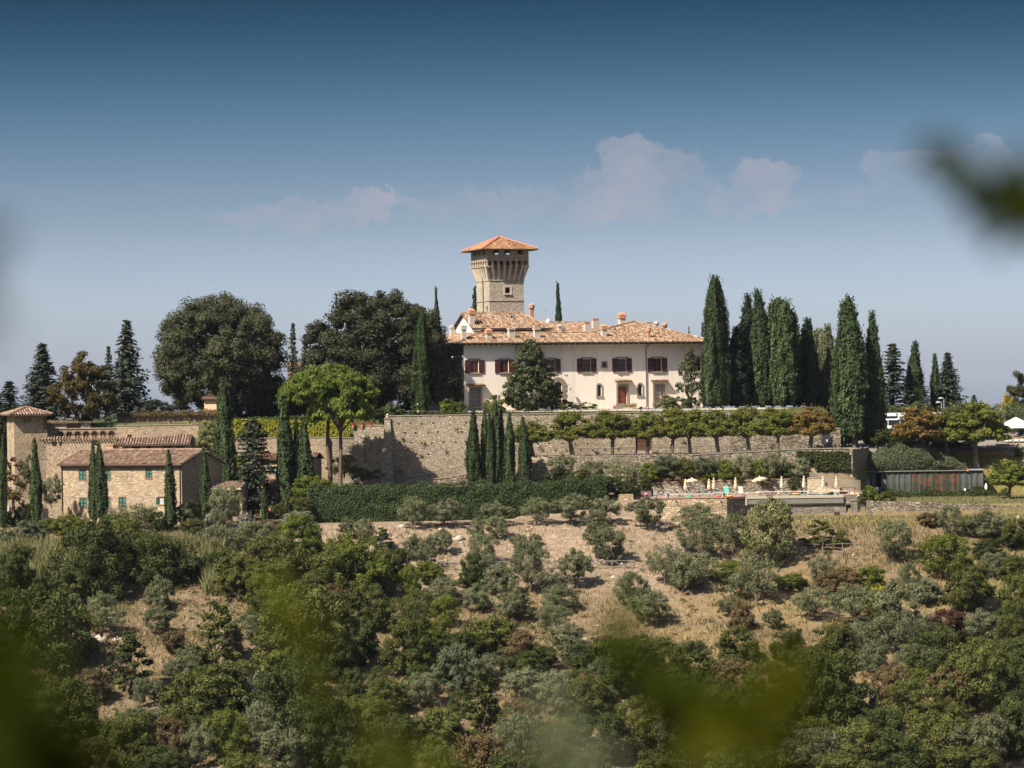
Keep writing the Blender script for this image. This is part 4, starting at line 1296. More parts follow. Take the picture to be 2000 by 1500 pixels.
tile_plane(mb, (E0, E1, ze), (1, 0, 0), (0, -1, rs_), 0, 2 * half, tri, pitch=.27)
stuff(mb.build('roof_tiles', M['tile_tower'], tw))
mb = MB().frus(E0, E1, E0, E1, ze - .1, c_ - .02, c_ + .02, c_ - .02, c_ + .02, zp - .02)
mb.build('roof', M['eave_wood'], tw)
mb = MB()
for (x, y) in ((E0, E0), (E1, E0), (E0, E1), (E1, E1)): ridge_tiles(mb, (x, y, ze + .06), (c_, c_, zp + .06), .15)
o = mb.build('ridge_tiles', M['tile_ridge'], tw); stuff(o)
MB().tube([(E0, E0, ze - .06), (E1, E0, ze - .06), (E1, E1, ze - .06), (E0, E1, ze - .06), (E0, E0, ze - .06)], .07, 6).build('gutter', M['copper_pipe'], tw)

# ------------------------------------------------------------------ buildings on the left
AF = math.radians(-30)
cf, sf = math.cos(AF), math.sin(AF)
FY = 367.5
FX = Xat(353, FY)           # near right corner
farm = thing('farmhouse', 'long stone farmhouse with green shutters and a tiled gable roof, lowest on the left', 'farmhouse', (FX, FY, 0), AF)
def furz(px, py, v=0.0):
    x, y = unroll(px, py)
    k = x / F
    u = (k * (FY + v * cf) - FX + v * sf) / (cf - k * sf)
    return u, -y / F * (FY + u * sf + v * cf)
FW = -furz(120, 950)[0]
fe = furz(353, 905.5)[1]
fg = -14.2
def frect(x0, y0, x1, y1):
    a, b = furz(x0, y1), furz(x1, y0)
    return (a[0] + FW, b[0] + FW, a[1], b[1], False)
fwins = [(155, 918, 168, 937, 'shut'), (203, 917.5, 215.5, 936.5, 'shut'), (285, 917, 296.5, 934, 'shut'), (156, 973, 169.5, 992, 'shut'), (202.5, 972, 215.5, 991, 'shut'), (232.5, 971.5, 245.5, 991, 'shut'), (311, 971, 320, 985, 'open')]
gd = 8.2
mb = MB()
mb.facade((-FW, 0, 0), (1, 0, 0), (0, 1, 0), FW, fg, fe, [frect(*w[:4]) for w in fwins], .2)
mb.face([(-FW, 0, fg), (-FW, 0, fe), (-FW, gd, fe), (-FW, gd, fg)])
mb.face([(-FW, gd, fg), (-FW, gd, fe), (0, gd, fe), (0, gd, fg)])
fr_ = furz(384, 880.5, gd / 2)[1]
mb.facade((0, 0, 0), (0, 1, 0), (-1, 0, 0), gd, fg, fe, [(4.6, 5.5, fe - 5.4, fe - 2.6, True)], .3)
for x in (-FW, 0): mb.face([(x, 0, fe), (x, gd, fe), (x, gd / 2, fr_ - .1)])
mb.build('wall', M['stone_farm'], farm)
for (x0, y0, x1, y1, k) in fwins:
    r = frect(x0, y0, x1, y1)
    a, b, c, d = r[0] - FW, r[1] - FW, r[2], r[3]
    w = b - a
    fr = MB().box(a - .12, a - .003, -.03, .02, c, d).box(b + .003, b + .12, -.03, .02, c, d).box(a - .12, b + .12, -.03, .02, d + .003, d + .14).box(a - .12, b + .12, -.06, .04, c - .12, c - .003).build('window', M['brick'], farm)
    if k == 'shut':
        for i in range(2):
            x = a + i * w / 2
            sh = MB().box(x + .01, x + .09, .0, .06, c, d).box(x + w / 2 - .09, x + w / 2 - .01, .0, .06, c, d).box(x + .09, x + w / 2 - .09, .0, .06, c, c + .12).box(x + .09, x + w / 2 - .09, .0, .06, d - .12, d).box(x + .09, x + w / 2 - .09, .0, .06, (c + d) / 2 - .06, (c + d) / 2 + .06).build('shutter', M['shutter_green'], fr)
        mb = MB()
        for i in range(2):
            x = a + i * w / 2
            for j in range(8):
                z = c + .14 + j * (d - c - .28) / 8
                mb.frus(x + .09, x + w / 2 - .09, .03, .05, z, x + .09, x + w / 2 - .09, .05, .07, z + .12)
        mb.build('louvres', M['louvre_pale'], fr)
    else:
        MB().box(a - w * .6, a - .02, -.06, -.01, c, d).build('shutter', M['shutter_green'], fr)
        MB().box(a, b, .1, .12, c, d).build('pane', M['pale_glass'], fr)
mb = MB()
fo = .45
fsl = (fr_ - fe) / (gd / 2)
fq = math.sqrt(1 + fsl ** 2)
tile_plane(mb, (-FW - .3, -fo, fe - fo * fsl + .1), (1, 0, 0), (0, 1, fsl), 0, FW + .6, lambda u: (gd / 2 + fo) * fq, pitch=.36, tlen=.5, light=.08)
tile_plane(mb, (-FW - .3, gd + fo, fe - fo * fsl + .1), (1, 0, 0), (0, -1, fsl), 0, FW + .6, lambda u: (gd / 2 + fo) * fq, pitch=.36, tlen=.5)
stuff(mb.build('roof_tiles', M['tile_farm'], farm))
mb = MB()
slab(mb, [(-FW - .3, -fo, fe - fo * fsl + .08), (.3, -fo, fe - fo * fsl + .08), (.3, gd / 2, fr_ + .08), (-FW - .3, gd / 2, fr_ + .08)], .1)
slab(mb, [(-FW - .3, gd / 2, fr_ + .08), (.3, gd / 2, fr_ + .08), (.3, gd + fo, fe - fo * fsl + .08), (-FW - .3, gd + fo, fe - fo * fsl + .08)], .1)
mb.build('roof', M['tile_dark'], farm)
mb = MB(); ridge_tiles(mb, (-FW - .3, gd / 2, fr_ + .13), (.3, gd / 2, fr_ + .13), .17)
stuff(mb.build('ridge_tiles', M['tile_farm'], farm))
for x in (-FW + .15, -.2):
    MB().tube([(x, -fo, fe - .1), (x, -.1, fe - .5), (x, -.1, fg)], .07, 6).build('downpipe', M['rust_pipe'], farm)
MB().tube([(-FW - .3, -fo - .07, fe - fo * fsl + .0), (.3, -fo - .07, fe - fo * fsl)], .07, 6).build('gutter', M['rust_pipe'], farm)
MB().box(3.9 - 3.9, .02, 0, .01, fe - .1, fe - .08)
for (px, yb_, yt) in ((218, 884, 868.5), (238, 884, 873)):
    u, z0 = furz(px, yb_, gd / 2 + .2)
    z1 = furz(px, yt, gd / 2 + .2)[1]
    w = .36 if px == 218 else .2
    ch = MB().box(u - w, u + w, gd / 2, gd / 2 + .6, z0 - .5, z1 - .15).build('chimney', M['brick_chimney'], farm)
    MB().box(u - w - .06, u + w + .06, gd / 2 - .06, gd / 2 + .66, z1 - .15, z1).build('chimney_cap', M['brick'], ch)

# open porch against the farmhouse gable
PY = 371.0
px0 = Xat(352, PY)
porch = thing('porch', 'open tiled porch on stone piers at the right end of the farmhouse', 'porch', (px0, PY, -14.0), math.radians(-8))
pw = Xat(472, PY) - px0
pz = zat(400, 955, PY) + 14.0
mb = MB()
tile_plane(mb, (0, -.3, pz + .05), (1, 0, 0), (0, 1, .22), 0, pw, lambda u: 3.6, pitch=.34, tlen=.45)
stuff(mb.build('roof_tiles', M['tile_farm'], porch))
mb = MB(); slab(mb, [(0, -.3, pz + .03), (pw, -.3, pz + .03), (pw, 3.3, pz + .82), (0, 3.3, pz + .82)], .14)
mb.build('roof', M['corbel_stone'], porch)
for u in (1.15, 3.5, 5.3): MB().box(u, u + .5, 0, .5, -.6, pz - .12).build('pier', M['stone_farm'], porch)
MB().box(0, pw, 3.2, 3.5, -.6, pz + .7).box(4.6, pw, 2.1, 2.4, -.6, pz + .5).box(pw - .3, pw, .2, 3.2, -.6, pz).build('wall', M['stone_farm'], porch)
MB().box(.5, 1.3, 3.14, 3.2, -.3, 1.9).build('door', M['door_brown'], porch)

# second stone house behind the cypresses
HY = 380.0
hx = Xat(505, HY)
house = thing('stone_house', 'stone house half hidden behind cypresses, with one green shutter and a lean-to roof', 'house', (hx, HY, -14.0), math.radians(-6))
hw = Xat(612, HY) - hx
hz = zat(560, 897, HY) + 14.0
wx0, wx1 = Xat(532, HY) - hx, Xat(543, HY) - hx
wzz0, wzz1 = zat(537, 923.5, HY) + 14, zat(537, 912.5, HY) + 14
MB().facade((0, 0, 0), (1, 0, 0), (0, 1, 0), hw, -.5, hz, [(wx0, wx1, wzz0, wzz1, False)], .2)
mb = MB()
mb.facade((0, 0, 0), (1, 0, 0), (0, 1, 0), hw, -.5, hz, [(wx0, wx1, wzz0, wzz1, False)], .2)
mb.face([(0, 0, -.5), (0, 0, hz), (0, 6, hz), (0, 6, -.5)]); mb.face([(hw, 0, -.5), (hw, 6, -.5), (hw, 6, hz), (hw, 0, hz)]); mb.face([(0, 6, -.5), (0, 6, hz), (hw, 6, hz), (hw, 6, -.5)])
mb.build('wall', M['stone_farm'], house)
mb = MB(); slab(mb, [(-.3, -.4, hz + .05), (hw + .3, -.4, hz + .05), (hw + .3, 3, hz + .75), (-.3, 3, hz + .75)], .12); slab(mb, [(-.3, 3, hz + .75), (hw + .3, 3, hz + .75), (hw + .3, 6.3, hz + .05), (-.3, 6.3, hz + .05)], .12)
mb.build('roof', M['tile_dark'], house)
mb = MB(); tile_plane(mb, (-.3, -.4, hz + .07), (1, 0, 0), (0, 1, .205), 0, hw + .6, lambda u: 3.45, pitch=.34)
stuff(mb.build('roof_tiles', M['tile_farm'], house))
fr = MB().box(wx0 - .1, wx1 + .1, -.05, .02, wzz0 - .1, wzz0 - .003).box(wx0 - .1, wx1 + .1, -.05, .02, wzz1 + .003, wzz1 + .15).build('window', M['brick'], house)
MB().box(wx0, wx1, .12, .14, wzz0, wzz1).build('pane', M['pale_glass'], fr)
MB().box(wx0 - .42, wx0 - .02, -.07, -.02, wzz0, wzz1).build('shutter', M['shutter_green'], fr)
ly = -3.6
lz = P(540, 953, HY - 3.6).z + 14
lx0, lx1 = Xat(516, HY - 3.6) - hx, Xat(569, HY - 3.6) - hx
mb = MB(); tile_plane(mb, (lx0, ly - .3, lz), (1, 0, 0), (0, 1, .26), 0, lx1 - lx0, lambda u: 4.0, pitch=.36)
lr = MB(); slab(lr, [(lx0, ly - .3, lz - .02), (lx1, ly - .3, lz - .02), (lx1, 0, lz + 1.0), (lx0, 0, lz + 1.0)], .12)
stuff(mb.build('roof_tiles', M['tile_farm'], house))
lr.build('roof', M['tile_dark'], house)
mb = MB().box(lx0 + .3, lx0 + 2.0, ly, ly + .3, -1, lz - .15).box(lx0 + 2.4, lx1, ly + .2, ly + .5, -1, lz - 1.0)
mb.build('lean_to_wall', M['brick'], house)
MB().box(lx0 + .3, lx1, ly + 1.2, ly + 1.25, -1, lz).build('painted_shade', M['dark_void'], house)  # near-black sheet: the shade under the lean-to roof is put into its colour

# the old walled compound at the far left, with the small pigeon tower
CY = 386.0
comp = rubble_wall('compound_wall', 'high pale stone compound wall with dark openings under a strip of roof tiles, behind the farmhouse',
    [(Xat(18, CY), CY), (Xat(228, CY), CY)], [zat(120, 858.5, CY)] * 2, [-14.6, -14.6], 'stone_farm', .6,
    [(0, Xat(a, CY) - Xat(18, CY), Xat(b, CY) - Xat(18, CY), zat(120, d, CY), zat(120, c, CY)) for (a, b, c, d) in
     ((55, 70, 862, 871), (80, 88.5, 861.5, 870.5), (101, 110, 862, 871), (115, 120, 863, 871), (179, 189.5, 860.5, 871), (25, 30, 866, 874), (97, 99, 886, 889), (126, 128, 886, 889), (62, 64, 897, 899), (90, 92, 896, 898), (115, 117, 905, 907), (103, 105, 911, 913), (16.5 + 2, 22, 903, 918))], 'compound wall')
ox = comp.location
x0, x1 = Xat(52, CY) - ox.x, Xat(228, CY) - ox.x
zc_ = zat(120, 858.5, CY) - ox.z
mb = MB()
tile_plane(mb, (x0, -.35, zc_ - .02), (1, 0, 0), (0, 1, .45), 0, x1 - x0, lambda u: .85, pitch=.36, tlen=.45)
stuff(mb.build('roof_tiles', M['tile_farm'], comp))
lo = rubble_wall('stone_wall', 'pale stone wall at the left edge with an arched grey door', [(Xat(-6, CY - 13), CY - 13), (Xat(82, CY - 13), CY - 12.6)],
    [zat(10, 985 - 12, CY - 13) + .2, zat(80, 978, CY - 13)], [-15, -15], 'stone_farm', .5)
a, b = P(5.5, 1013, CY - 13.05), P(18, 988, CY - 13.05)
MB().box(a.x - lo.location.x, b.x - lo.location.x, -.08, .02, a.z - lo.location.z, b.z - lo.location.z).build('door', M['plaster_chimney'], lo)
rubble_wall('stone_wall', 'low pale stone garden wall with steps left of the farmhouse', [(Xat(80, 370), 370), (Xat(108, 370), 370), (Xat(108.2, 370), 369.9), (Xat(119, 370), 369.9)],
    [zat(95, 993, 370)] * 2 + [zat(115, 999, 370)] * 2, [-15] * 4, 'stone_farm', .5)
TY2 = 384.5
t2x = Xat(27, TY2)
A2 = math.radians(22)
dov = thing('pigeon_tower', 'small square stone tower with a tiled hip roof and iron spike at far left', 'tower', (t2x, TY2, -14.3), A2)
q = 4.05
dz = zat(50, 810, TY2) + 14.3
def dux(px): return (px - 27) / F * TY2 / math.cos(A2)
mb = MB()
mb.facade((0, 0, 0), (1, 0, 0), (0, 1, 0), q, 0, dz, [(dux(43.5), dux(58.5), dz - .95, dz - .3, False), (dux(80), dux(88), dz - 1.9, dz - .3, False)], .35)
mb.facade((0, q, 0), (0, -1, 0), (1, 0, 0), q, 0, dz, [(1.7, 2.2, dz - 1.9, dz - .75, False)], .15)
mb.face([(q, 0, 0), (q, q, 0), (q, q, dz), (q, 0, dz)]); mb.face([(0, q, 0), (0, q, dz), (q, q, dz), (q, q, 0)])
mb.build('wall', M['stone_farm'], dov)
MB().facade((0, 0, 0), (1, 0, 0), (0, 1, 0), 1, 0, 1)
dp = zat(57, 795.5, TY2 + 2) + 14.3
o_ = .75
h_ = q / 2 + o_
ds = (dp - dz) / h_
mb = MB()
tri2 = lambda u: (h_ - abs(u - h_)) * math.sqrt(1 + ds * ds)
for (O, du, dv) in (((-o_, -o_, dz), (1, 0, 0), (0, 1, ds)), ((-o_, -o_, dz), (0, 1, 0), (1, 0, ds)), ((q + o_, -o_, dz), (0, 1, 0), (-1, 0, ds)), ((-o_, q + o_, dz), (1, 0, 0), (0, -1, ds))):
    tile_plane(mb, O, du, dv, 0, 2 * h_, tri2, pitch=.36, tlen=.45)
stuff(mb.build('roof_tiles', M['tile_farm'], dov))
MB().frus(-o_, q + o_, -o_, q + o_, dz - .1, q / 2 - .02, q / 2 + .02, q / 2 - .02, q / 2 + .02, dp - .02).build('roof', M['eave_wood'], dov)
mb = MB()
for (x, y) in ((-o_, -o_), (q + o_, -o_), (-o_, q + o_), (q + o_, q + o_)): ridge_tiles(mb, (x, y, dz + .05), (q / 2, q / 2, dp + .05), .15)
stuff(mb.build('ridge_tiles', M['tile_farm'], dov))
MB().tube([(q / 2, q / 2, dp - .1), (q / 2, q / 2, dp + 1.5)], .05, 6).build('spike', M['iron'], dov)
# lean-to roof at the foot of the small tower
l0, l1 = P(25, 848, TY2 - .8), P(85, 832, TY2 - .8)
lt = thing('lean_to', 'sloping tiled lean-to roof against the small left tower', 'lean-to roof', (Xat(24, CY), CY - .3, zat(24, 849, CY)))
wl = Xat(52, CY) - Xat(24, CY)
mb = MB(); tile_plane(mb, (0, -.4, 0), (1, 0, .12), (.9, 2.2, .95), 0, wl, lambda u: 3.0, pitch=.34, tlen=.45)
stuff(mb.build('roof_tiles', M['tile_farm'], lt))
mb = MB(); dv_ = Vector((.9, 2.2, .95)).normalized() * 3; e_ = Vector((wl, 0, wl * .12))
p0 = Vector((0, -.4, -.03)); slab(mb, [p0, p0 + e_, p0 + e_ + dv_, p0 + dv_], .12)
mb.build('roof', M['tile_dark'], lt)
# arcaded wall and low shed under the brown tree
AY = 390.0
xq = Xat(60, AY)
z0_, z1_ = zat(140, 856, AY), zat(140, 838, AY)
aw = thing('arcade_wall', 'long low stone wall with blind brick arches beneath the brown tree', 'arcade wall', (xq, AY, z0_ - 1))
Wd = Xat(228, AY) - xq
aps = []
for k in range(7):
    c = Xat(118 + k * 16.5, AY) - xq
    aps.append((c - .42, c + .42, .95, 1 + zat(140, 842.5, AY) - z0_, True))
mb = MB().facade((0, 0, 0), (1, 0, 0), (0, 1, 0), Wd, 0, z1_ - z0_ + 1, aps, .4) or None
mb = MB(); mb.facade((0, 0, 0), (1, 0, 0), (0, 1, 0), Wd, 0, z1_ - z0_ + 1, aps, .4)
mb.face([(0, 0, z1_ - z0_ + 1), (Wd, 0, z1_ - z0_ + 1), (Wd, .8, z1_ - z0_ + 1), (0, .8, z1_ - z0_ + 1)])
mb.build('masonry', M['stone_farm'], aw)
for a in aps:
    c, r0 = (a[0] + a[1]) / 2, .42
    mb = MB()
    for j in range(6):
        t0, t1 = math.pi * j / 6, math.pi * (j + 1) / 6
        qq = lambda R_, t_: (c + R_ * math.cos(t_), -.04, a[3] - r0 + R_ * math.sin(t_))
        mb.prism([qq(r0 + .004, t0), qq(r0 + .16, t0), qq(r0 + .16, t1), qq(r0 + .004, t1)], (0, .06, 0))
    mb.build('arch', M['brick'], aw)
MB().box(0, Wd, -.1, .9, z1_ - z0_ + 1.003, z1_ - z0_ + 1.12).build('coping', M['pietra'], aw)
sh = thing('stone_shed', 'low stone shed with a dark shuttered opening above the arcade, under the brown tree', 'shed', (Xat(88, AY), AY + 1.2, z1_ - .5))
w1, w2 = Xat(127, AY) - Xat(88, AY), Xat(155, AY) - Xat(88, AY)
hh = zat(120, 827, AY) - z1_ + .5
MB().box(0, w1, 0, 2, 0, hh).box(w2, w2 + 1.2, 0, 2, 0, hh).box(w1, w2, 1.6, 2, 0, hh).build('wall', M['stone_farm'], sh)
MB().box(w1, w2, .25, .3, .3, hh - .1).build('shutter', M['grey_wood'], sh)
mb = MB(); tile_plane(mb, (-.1, -.3, hh + .04), (1, 0, 0), (0, 1, .1), 0, w2 + 1.4, lambda u: 2.4, pitch=.34); stuff(mb.build('roof_tiles', M['tile_farm'], sh))
MB().box(-.1, w2 + 1.3, -.3, 2.1, hh, hh + .04).build('roof', M['tile_dark'], sh)
# upper garden wall with one barred window, long low building with windows in front of it
UY = 388.5
rubble_wall('garden_wall', 'pale stone upper garden wall with one small barred window, left of the round ivy', [(Xat(228, UY), UY), (Xat(372, UY), UY), (Xat(372.2, UY), UY - .2), (Xat(388, UY), UY - .2)],
    [zat(300, 831, UY)] * 2 + [zat(380, 829, UY)] * 2, [-14] * 4, 'stone_farm', .6, [(0, Xat(248, UY) - Xat(228, UY), Xat(257, UY) - Xat(228, UY), zat(252, 857, UY), zat(252, 849.5, UY))], 'garden wall', 'pietra')
BY = 385.2
lb = thing('low_building', 'long low outbuilding with a tiled roof and a row of dark windows above the farmhouse', 'outbuilding', (Xat(222, BY), BY, -13.9))
bw = Xat(370, BY) - Xat(222, BY)
bx = lambda px: Xat(px, BY) - Xat(222, BY)
bz0, bz1 = zat(300, 881, BY) + 13.9, zat(300, 871, BY) + 13.9
bops = [(bx(a), bx(b), bz0, bz1, False) for a, b in ((231, 249), (256, 273), (285, 294), (318, 335), (342, 359))]
mb = MB(); mb.facade((0, 0, 0), (1, 0, 0), (0, 1, 0), bw, 0, bz1 + .12, bops, .3)
mb.face([(bw, 0, 0), (bw, 2.9, 0), (bw, 2.9, bz1 + .1), (bw, 0, bz1 + .1)]); mb.face([(0, 0, 0), (0, 0, bz1 + .1), (0, 2.9, bz1 + .1), (0, 2.9, 0)])
mb.build('wall', M['stone_bright'], lb)
for o in bops:
    mb = MB()
    for k in range(1, 5): mb.box(o[0] + (o[1] - o[0]) * k / 5 - .02, o[0] + (o[1] - o[0]) * k / 5 + .02, .1, .14, o[2], o[3])
    mb.box(o[0], o[1], .1, .14, (o[2] + o[3]) / 2 - .02, (o[2] + o[3]) / 2 + .02)
    fr = mb.build('window', M['grey_wood'], lb)
    MB().box(o[0], o[1], .2, .22, o[2], o[3]).build('pane', M['glass'], fr)
rt = lambda px: (float(np.interp(px, [222, 285, 286, 366, 370], [856.5, 857.5, 858, 844.5, 844.5])))
def vm(u):
    px = 222 + u / bw * 148
    return max(.3, (870.2 - rt(px)) / F * BY / .32)
mb = MB(); tile_plane(mb, (0, -.35, bz1 + .15), (1, 0, 0), (0, 1, .38), 0, bw, lambda u: min(vm(u), 3.0 + .6 * (u / bw)), pitch=.36, tlen=.45)
stuff(mb.build('roof_tiles', M['tile_farm'], lb))
mb = MB(); slab(mb, [(0, -.35, bz1 + .13), (bw, -.35, bz1 + .13), (bw, 2.95, bz1 + .13 + 1.25), (bw * .45, 2.0, bz1 + .13 + .88), (0, 2.0, bz1 + .13 + .88)], .1)
mb.build('roof', M['tile_dark'], lb)
# peach building and pink roof glimpsed between the dark oaks
pb = thing('peach_house', 'peach plastered house corner glimpsed under the left dark oak', 'house', (Xat(399, 396.6), 396.6, -2.0))
MB().box(0, 1.6, 0, 4, -1, zat(410, 780, 396.6) + 2).build('wall', M['plaster_peach'], pb)
mb = MB(); slab(mb, [(-.3, -.4, zat(410, 780, 396.6) + 2.1), (1.9, -.4, zat(410, 780, 396.6) + 2.1), (1.9, 2.5, zat(410, 780, 396.6) + 2.8), (-.3, 2.5, zat(410, 780, 396.6) + 2.8)], .1); mb.build('roof', M['tile_dark'], pb)
pr = thing('far_house', 'pinkish tiled house roof glimpsed between the two dark oaks', 'house', (Xat(562, 432), 432, -2))
MB().box(0, 2.6, 0, 5, -1, zat(580, 716, 432) + 2).build('wall', M['brick'], pr)
mb = MB(); zz = zat(580, 716, 432) + 2; tile_plane(mb, (-.3, -.4, zz), (1, 0, 0), (0, 1, .3), 0, 3.2, lambda u: 2.4); stuff(mb.build('roof_tiles', M['tile_villa'], pr))
mb = MB(); slab(mb, [(-.3, -.4, zz - .02), (2.9, -.4, zz - .02), (2.9, 2, zz + .7), (-.3, 2, zz + .7)], .1); mb.build('roof', M['tile_dark'], pr)

# ------------------------------------------------------------------ vegetation: builders
def unit(a):
    return a / np.maximum(np.linalg.norm(a, axis=1, keepdims=True), 1e-9)
def leaf_quads(Pt, N, L, W, jit, rg, up=0.0, tint=None):
    """Rhombic leaf sprays at points Pt facing about N."""
    n = len(Pt)
    Nn = unit(N + jit * rg.normal(size=(n, 3)))
    Tn = rg.normal(size=(n, 3)) * (1 - up) + np.array([0, 0, 1.6 * up]) + N * .6 * up
    Tn = unit(Tn - Nn * (Tn * Nn).sum(1, keepdims=True))
    B = np.cross(Nn, Tn)
    l = (L * rg.uniform(.7, 1.3, n))[:, None] / 2
    w = (W * rg.uniform(.7, 1.3, n))[:, None] / 2
    V = np.stack([Pt - Tn * l, Pt + B * w - Tn * l * .1, Pt + Tn * l, Pt - B * w - Tn * l * .1], 1).reshape(-1, 3)
    Fq = np.arange(4 * n).reshape(-1, 4)
    ti = np.clip(rg.normal(.42, .22, n) if tint is None else tint + rg.normal(0, .15, n), 0, 1)
    return V, Fq, ti
def lump(c, r, nu=7, nv=5, rg=None):
    us, vs = np.meshgrid(np.arange(nu) * 2 * np.pi / nu, np.linspace(0, np.pi, nv))
    k = np.ones(us.size) if rg is None else rg.uniform(.8, 1.1, us.size)
    V = np.stack([np.cos(us) * np.sin(vs), np.sin(us) * np.sin(vs), np.cos(vs)], -1).reshape(-1, 3) * k[:, None] * np.array(r) + np.array(c)
    Fq = []
    for i in range(nv - 1):
        for j in range(nu):
            Fq.append((i * nu + j, i * nu + (j + 1) % nu, (i + 1) * nu + (j + 1) % nu, (i + 1) * nu + j))
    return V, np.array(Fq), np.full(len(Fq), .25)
def join(parts):
    V, Fq, ti, o = [], [], [], 0
    for v, f, t_ in parts:
        V.append(v); Fq.append(f + o); ti.append(t_)
        o += len(v)
    return np.concatenate(V), np.concatenate(Fq), np.concatenate(ti)
def mk(name, parts):
    V, Fq, ti = join(parts)
    return mesh_np(name, V, Fq, ti)
def tubes(name, lst, n=6):
    mb = MB()
    for pts, rad in lst: mb.tube(pts, rad, n, caps=False)
    return mb.mesh(name)

def gen_cypress(seed, H=12.0, W=2.0, n=5200, lumpy=.16, prf=None, cols=None, L=.42, Wd=.20):
    """Columnar cypress: one or several merged plumes (x, y, width share, height share) of leaf sprays over a core."""
    rg = np.random.RandomState(seed)
    prf = prf or NAR
    f = lambda t_: np.interp(t_, *prf)
    parts = []
    for (cx, cy, ws, hs) in (cols or [(0, 0, 1, 1)]):
        th0 = rg.uniform(0, 6.28, 8)
        Wc, Hc = W * ws, H * hs
        def rad(t_, th):
            m = 1 + lumpy * (np.sin(3 * th + th0[0] + 4 * t_) * .55 + np.sin(5 * th + th0[1] - 5 * t_) * .5 + np.sin(8 * th + th0[2] + 9 * t_) * .35
                             + (vnoise(t_ * Hc * .9 + th0[3] * 9, 1.6 * np.cos(th) + 1.6 * np.sin(th) * 1.7 + th0[4] * 7, seed) - .5) * 2.2)
            return Wc / 2 * f(t_) * m
        lean = rg.normal(0, .16, 2)
        m_ = int(n * ws * hs)
        t_ = rg.uniform(0, 1, m_ * 3)
        t_ = t_[rg.uniform(0, 1, m_ * 3) < .15 + .85 * f(t_)][:m_]
        th = rg.uniform(0, 6.283, len(t_))
        full = rad(t_, th)
        r = full * rg.uniform(.74, 1.08, len(t_))
        off = lean * (t_ ** 3)[:, None] * W * .5 + np.array([cx, cy]) * W
        Pt = np.stack([r * np.cos(th) + off[:, 0], r * np.sin(th) + off[:, 1], .3 + t_ * (Hc - .3)], 1)
        N = np.stack([np.cos(th), np.sin(th), np.full_like(th, .35)], 1)
        bump = full / np.maximum(Wc / 2 * f(t_), 1e-3) - 1
        dead = (vnoise(t_ * Hc * .7, th * 1.2 + seed, seed + 3) > .86) * .35
        parts.append(leaf_quads(Pt, N, L, Wd, .45, rg, .75, np.clip(.40 + .6 * bump + dead, .05, .95)))
        nu, nv = 10, 16
        us, vs = np.meshgrid(np.arange(nu) * 2 * np.pi / nu, np.linspace(0, .97, nv))
        rr = rad(vs, us) * .70
        lx = lean[:, None, None] * vs ** 3 * W * .5
        V = np.stack([rr * np.cos(us) + lx[0] + cx * W, rr * np.sin(us) + lx[1] + cy * W, .3 + vs * (Hc - .3)], -1).reshape(-1, 3)
        Fq = np.array([(i * nu + j, i * nu + (j + 1) % nu, (i + 1) * nu + (j + 1) % nu, (i + 1) * nu + j) for i in range(nv - 1) for j in range(nu)])
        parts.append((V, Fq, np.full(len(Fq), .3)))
        k = int(150 * ws * (2 if lumpy > .2 else 1))          # shoots standing off the column
        tt, a = rg.uniform(.06, .98, k), rg.uniform(0, 6.283, k)
        for i in range(k):
            o = lean * tt[i] ** 3 * W * .5 + np.array([cx, cy]) * W
            c = np.array([np.cos(a[i]), np.sin(a[i]), 0]) * rad(tt[i:i + 1], a[i:i + 1])[0] * .9 + np.array([o[0], o[1], .3 + tt[i] * (Hc - .3)])
            m = 8
            s = np.linspace(0, 1, m)[:, None]
            Q = c + s * (np.array([np.cos(a[i]) * .35, np.sin(a[i]) * .35, 1.0]) * W * rg.uniform(.12, .32)) + rg.normal(0, .05, (m, 3))
            parts.append(leaf_quads(Q, np.tile([np.cos(a[i]), np.sin(a[i]), .3], (m, 1)), L * .9, Wd * .9, .5, rg, .7, rg.uniform(.3, .6)))
    crown = mk('cypress_crown', parts)
    trunk = tubes('cypress_trunk', [([(0, 0, -.8), (0, 0, .8), (0, 0, H * .5)], [W * .1, W * .08, W * .04])])
    return dict(H=H, W=W, parts=[('crown', crown, 'lf_cypress'), ('trunk', trunk, 'bark_grey')])

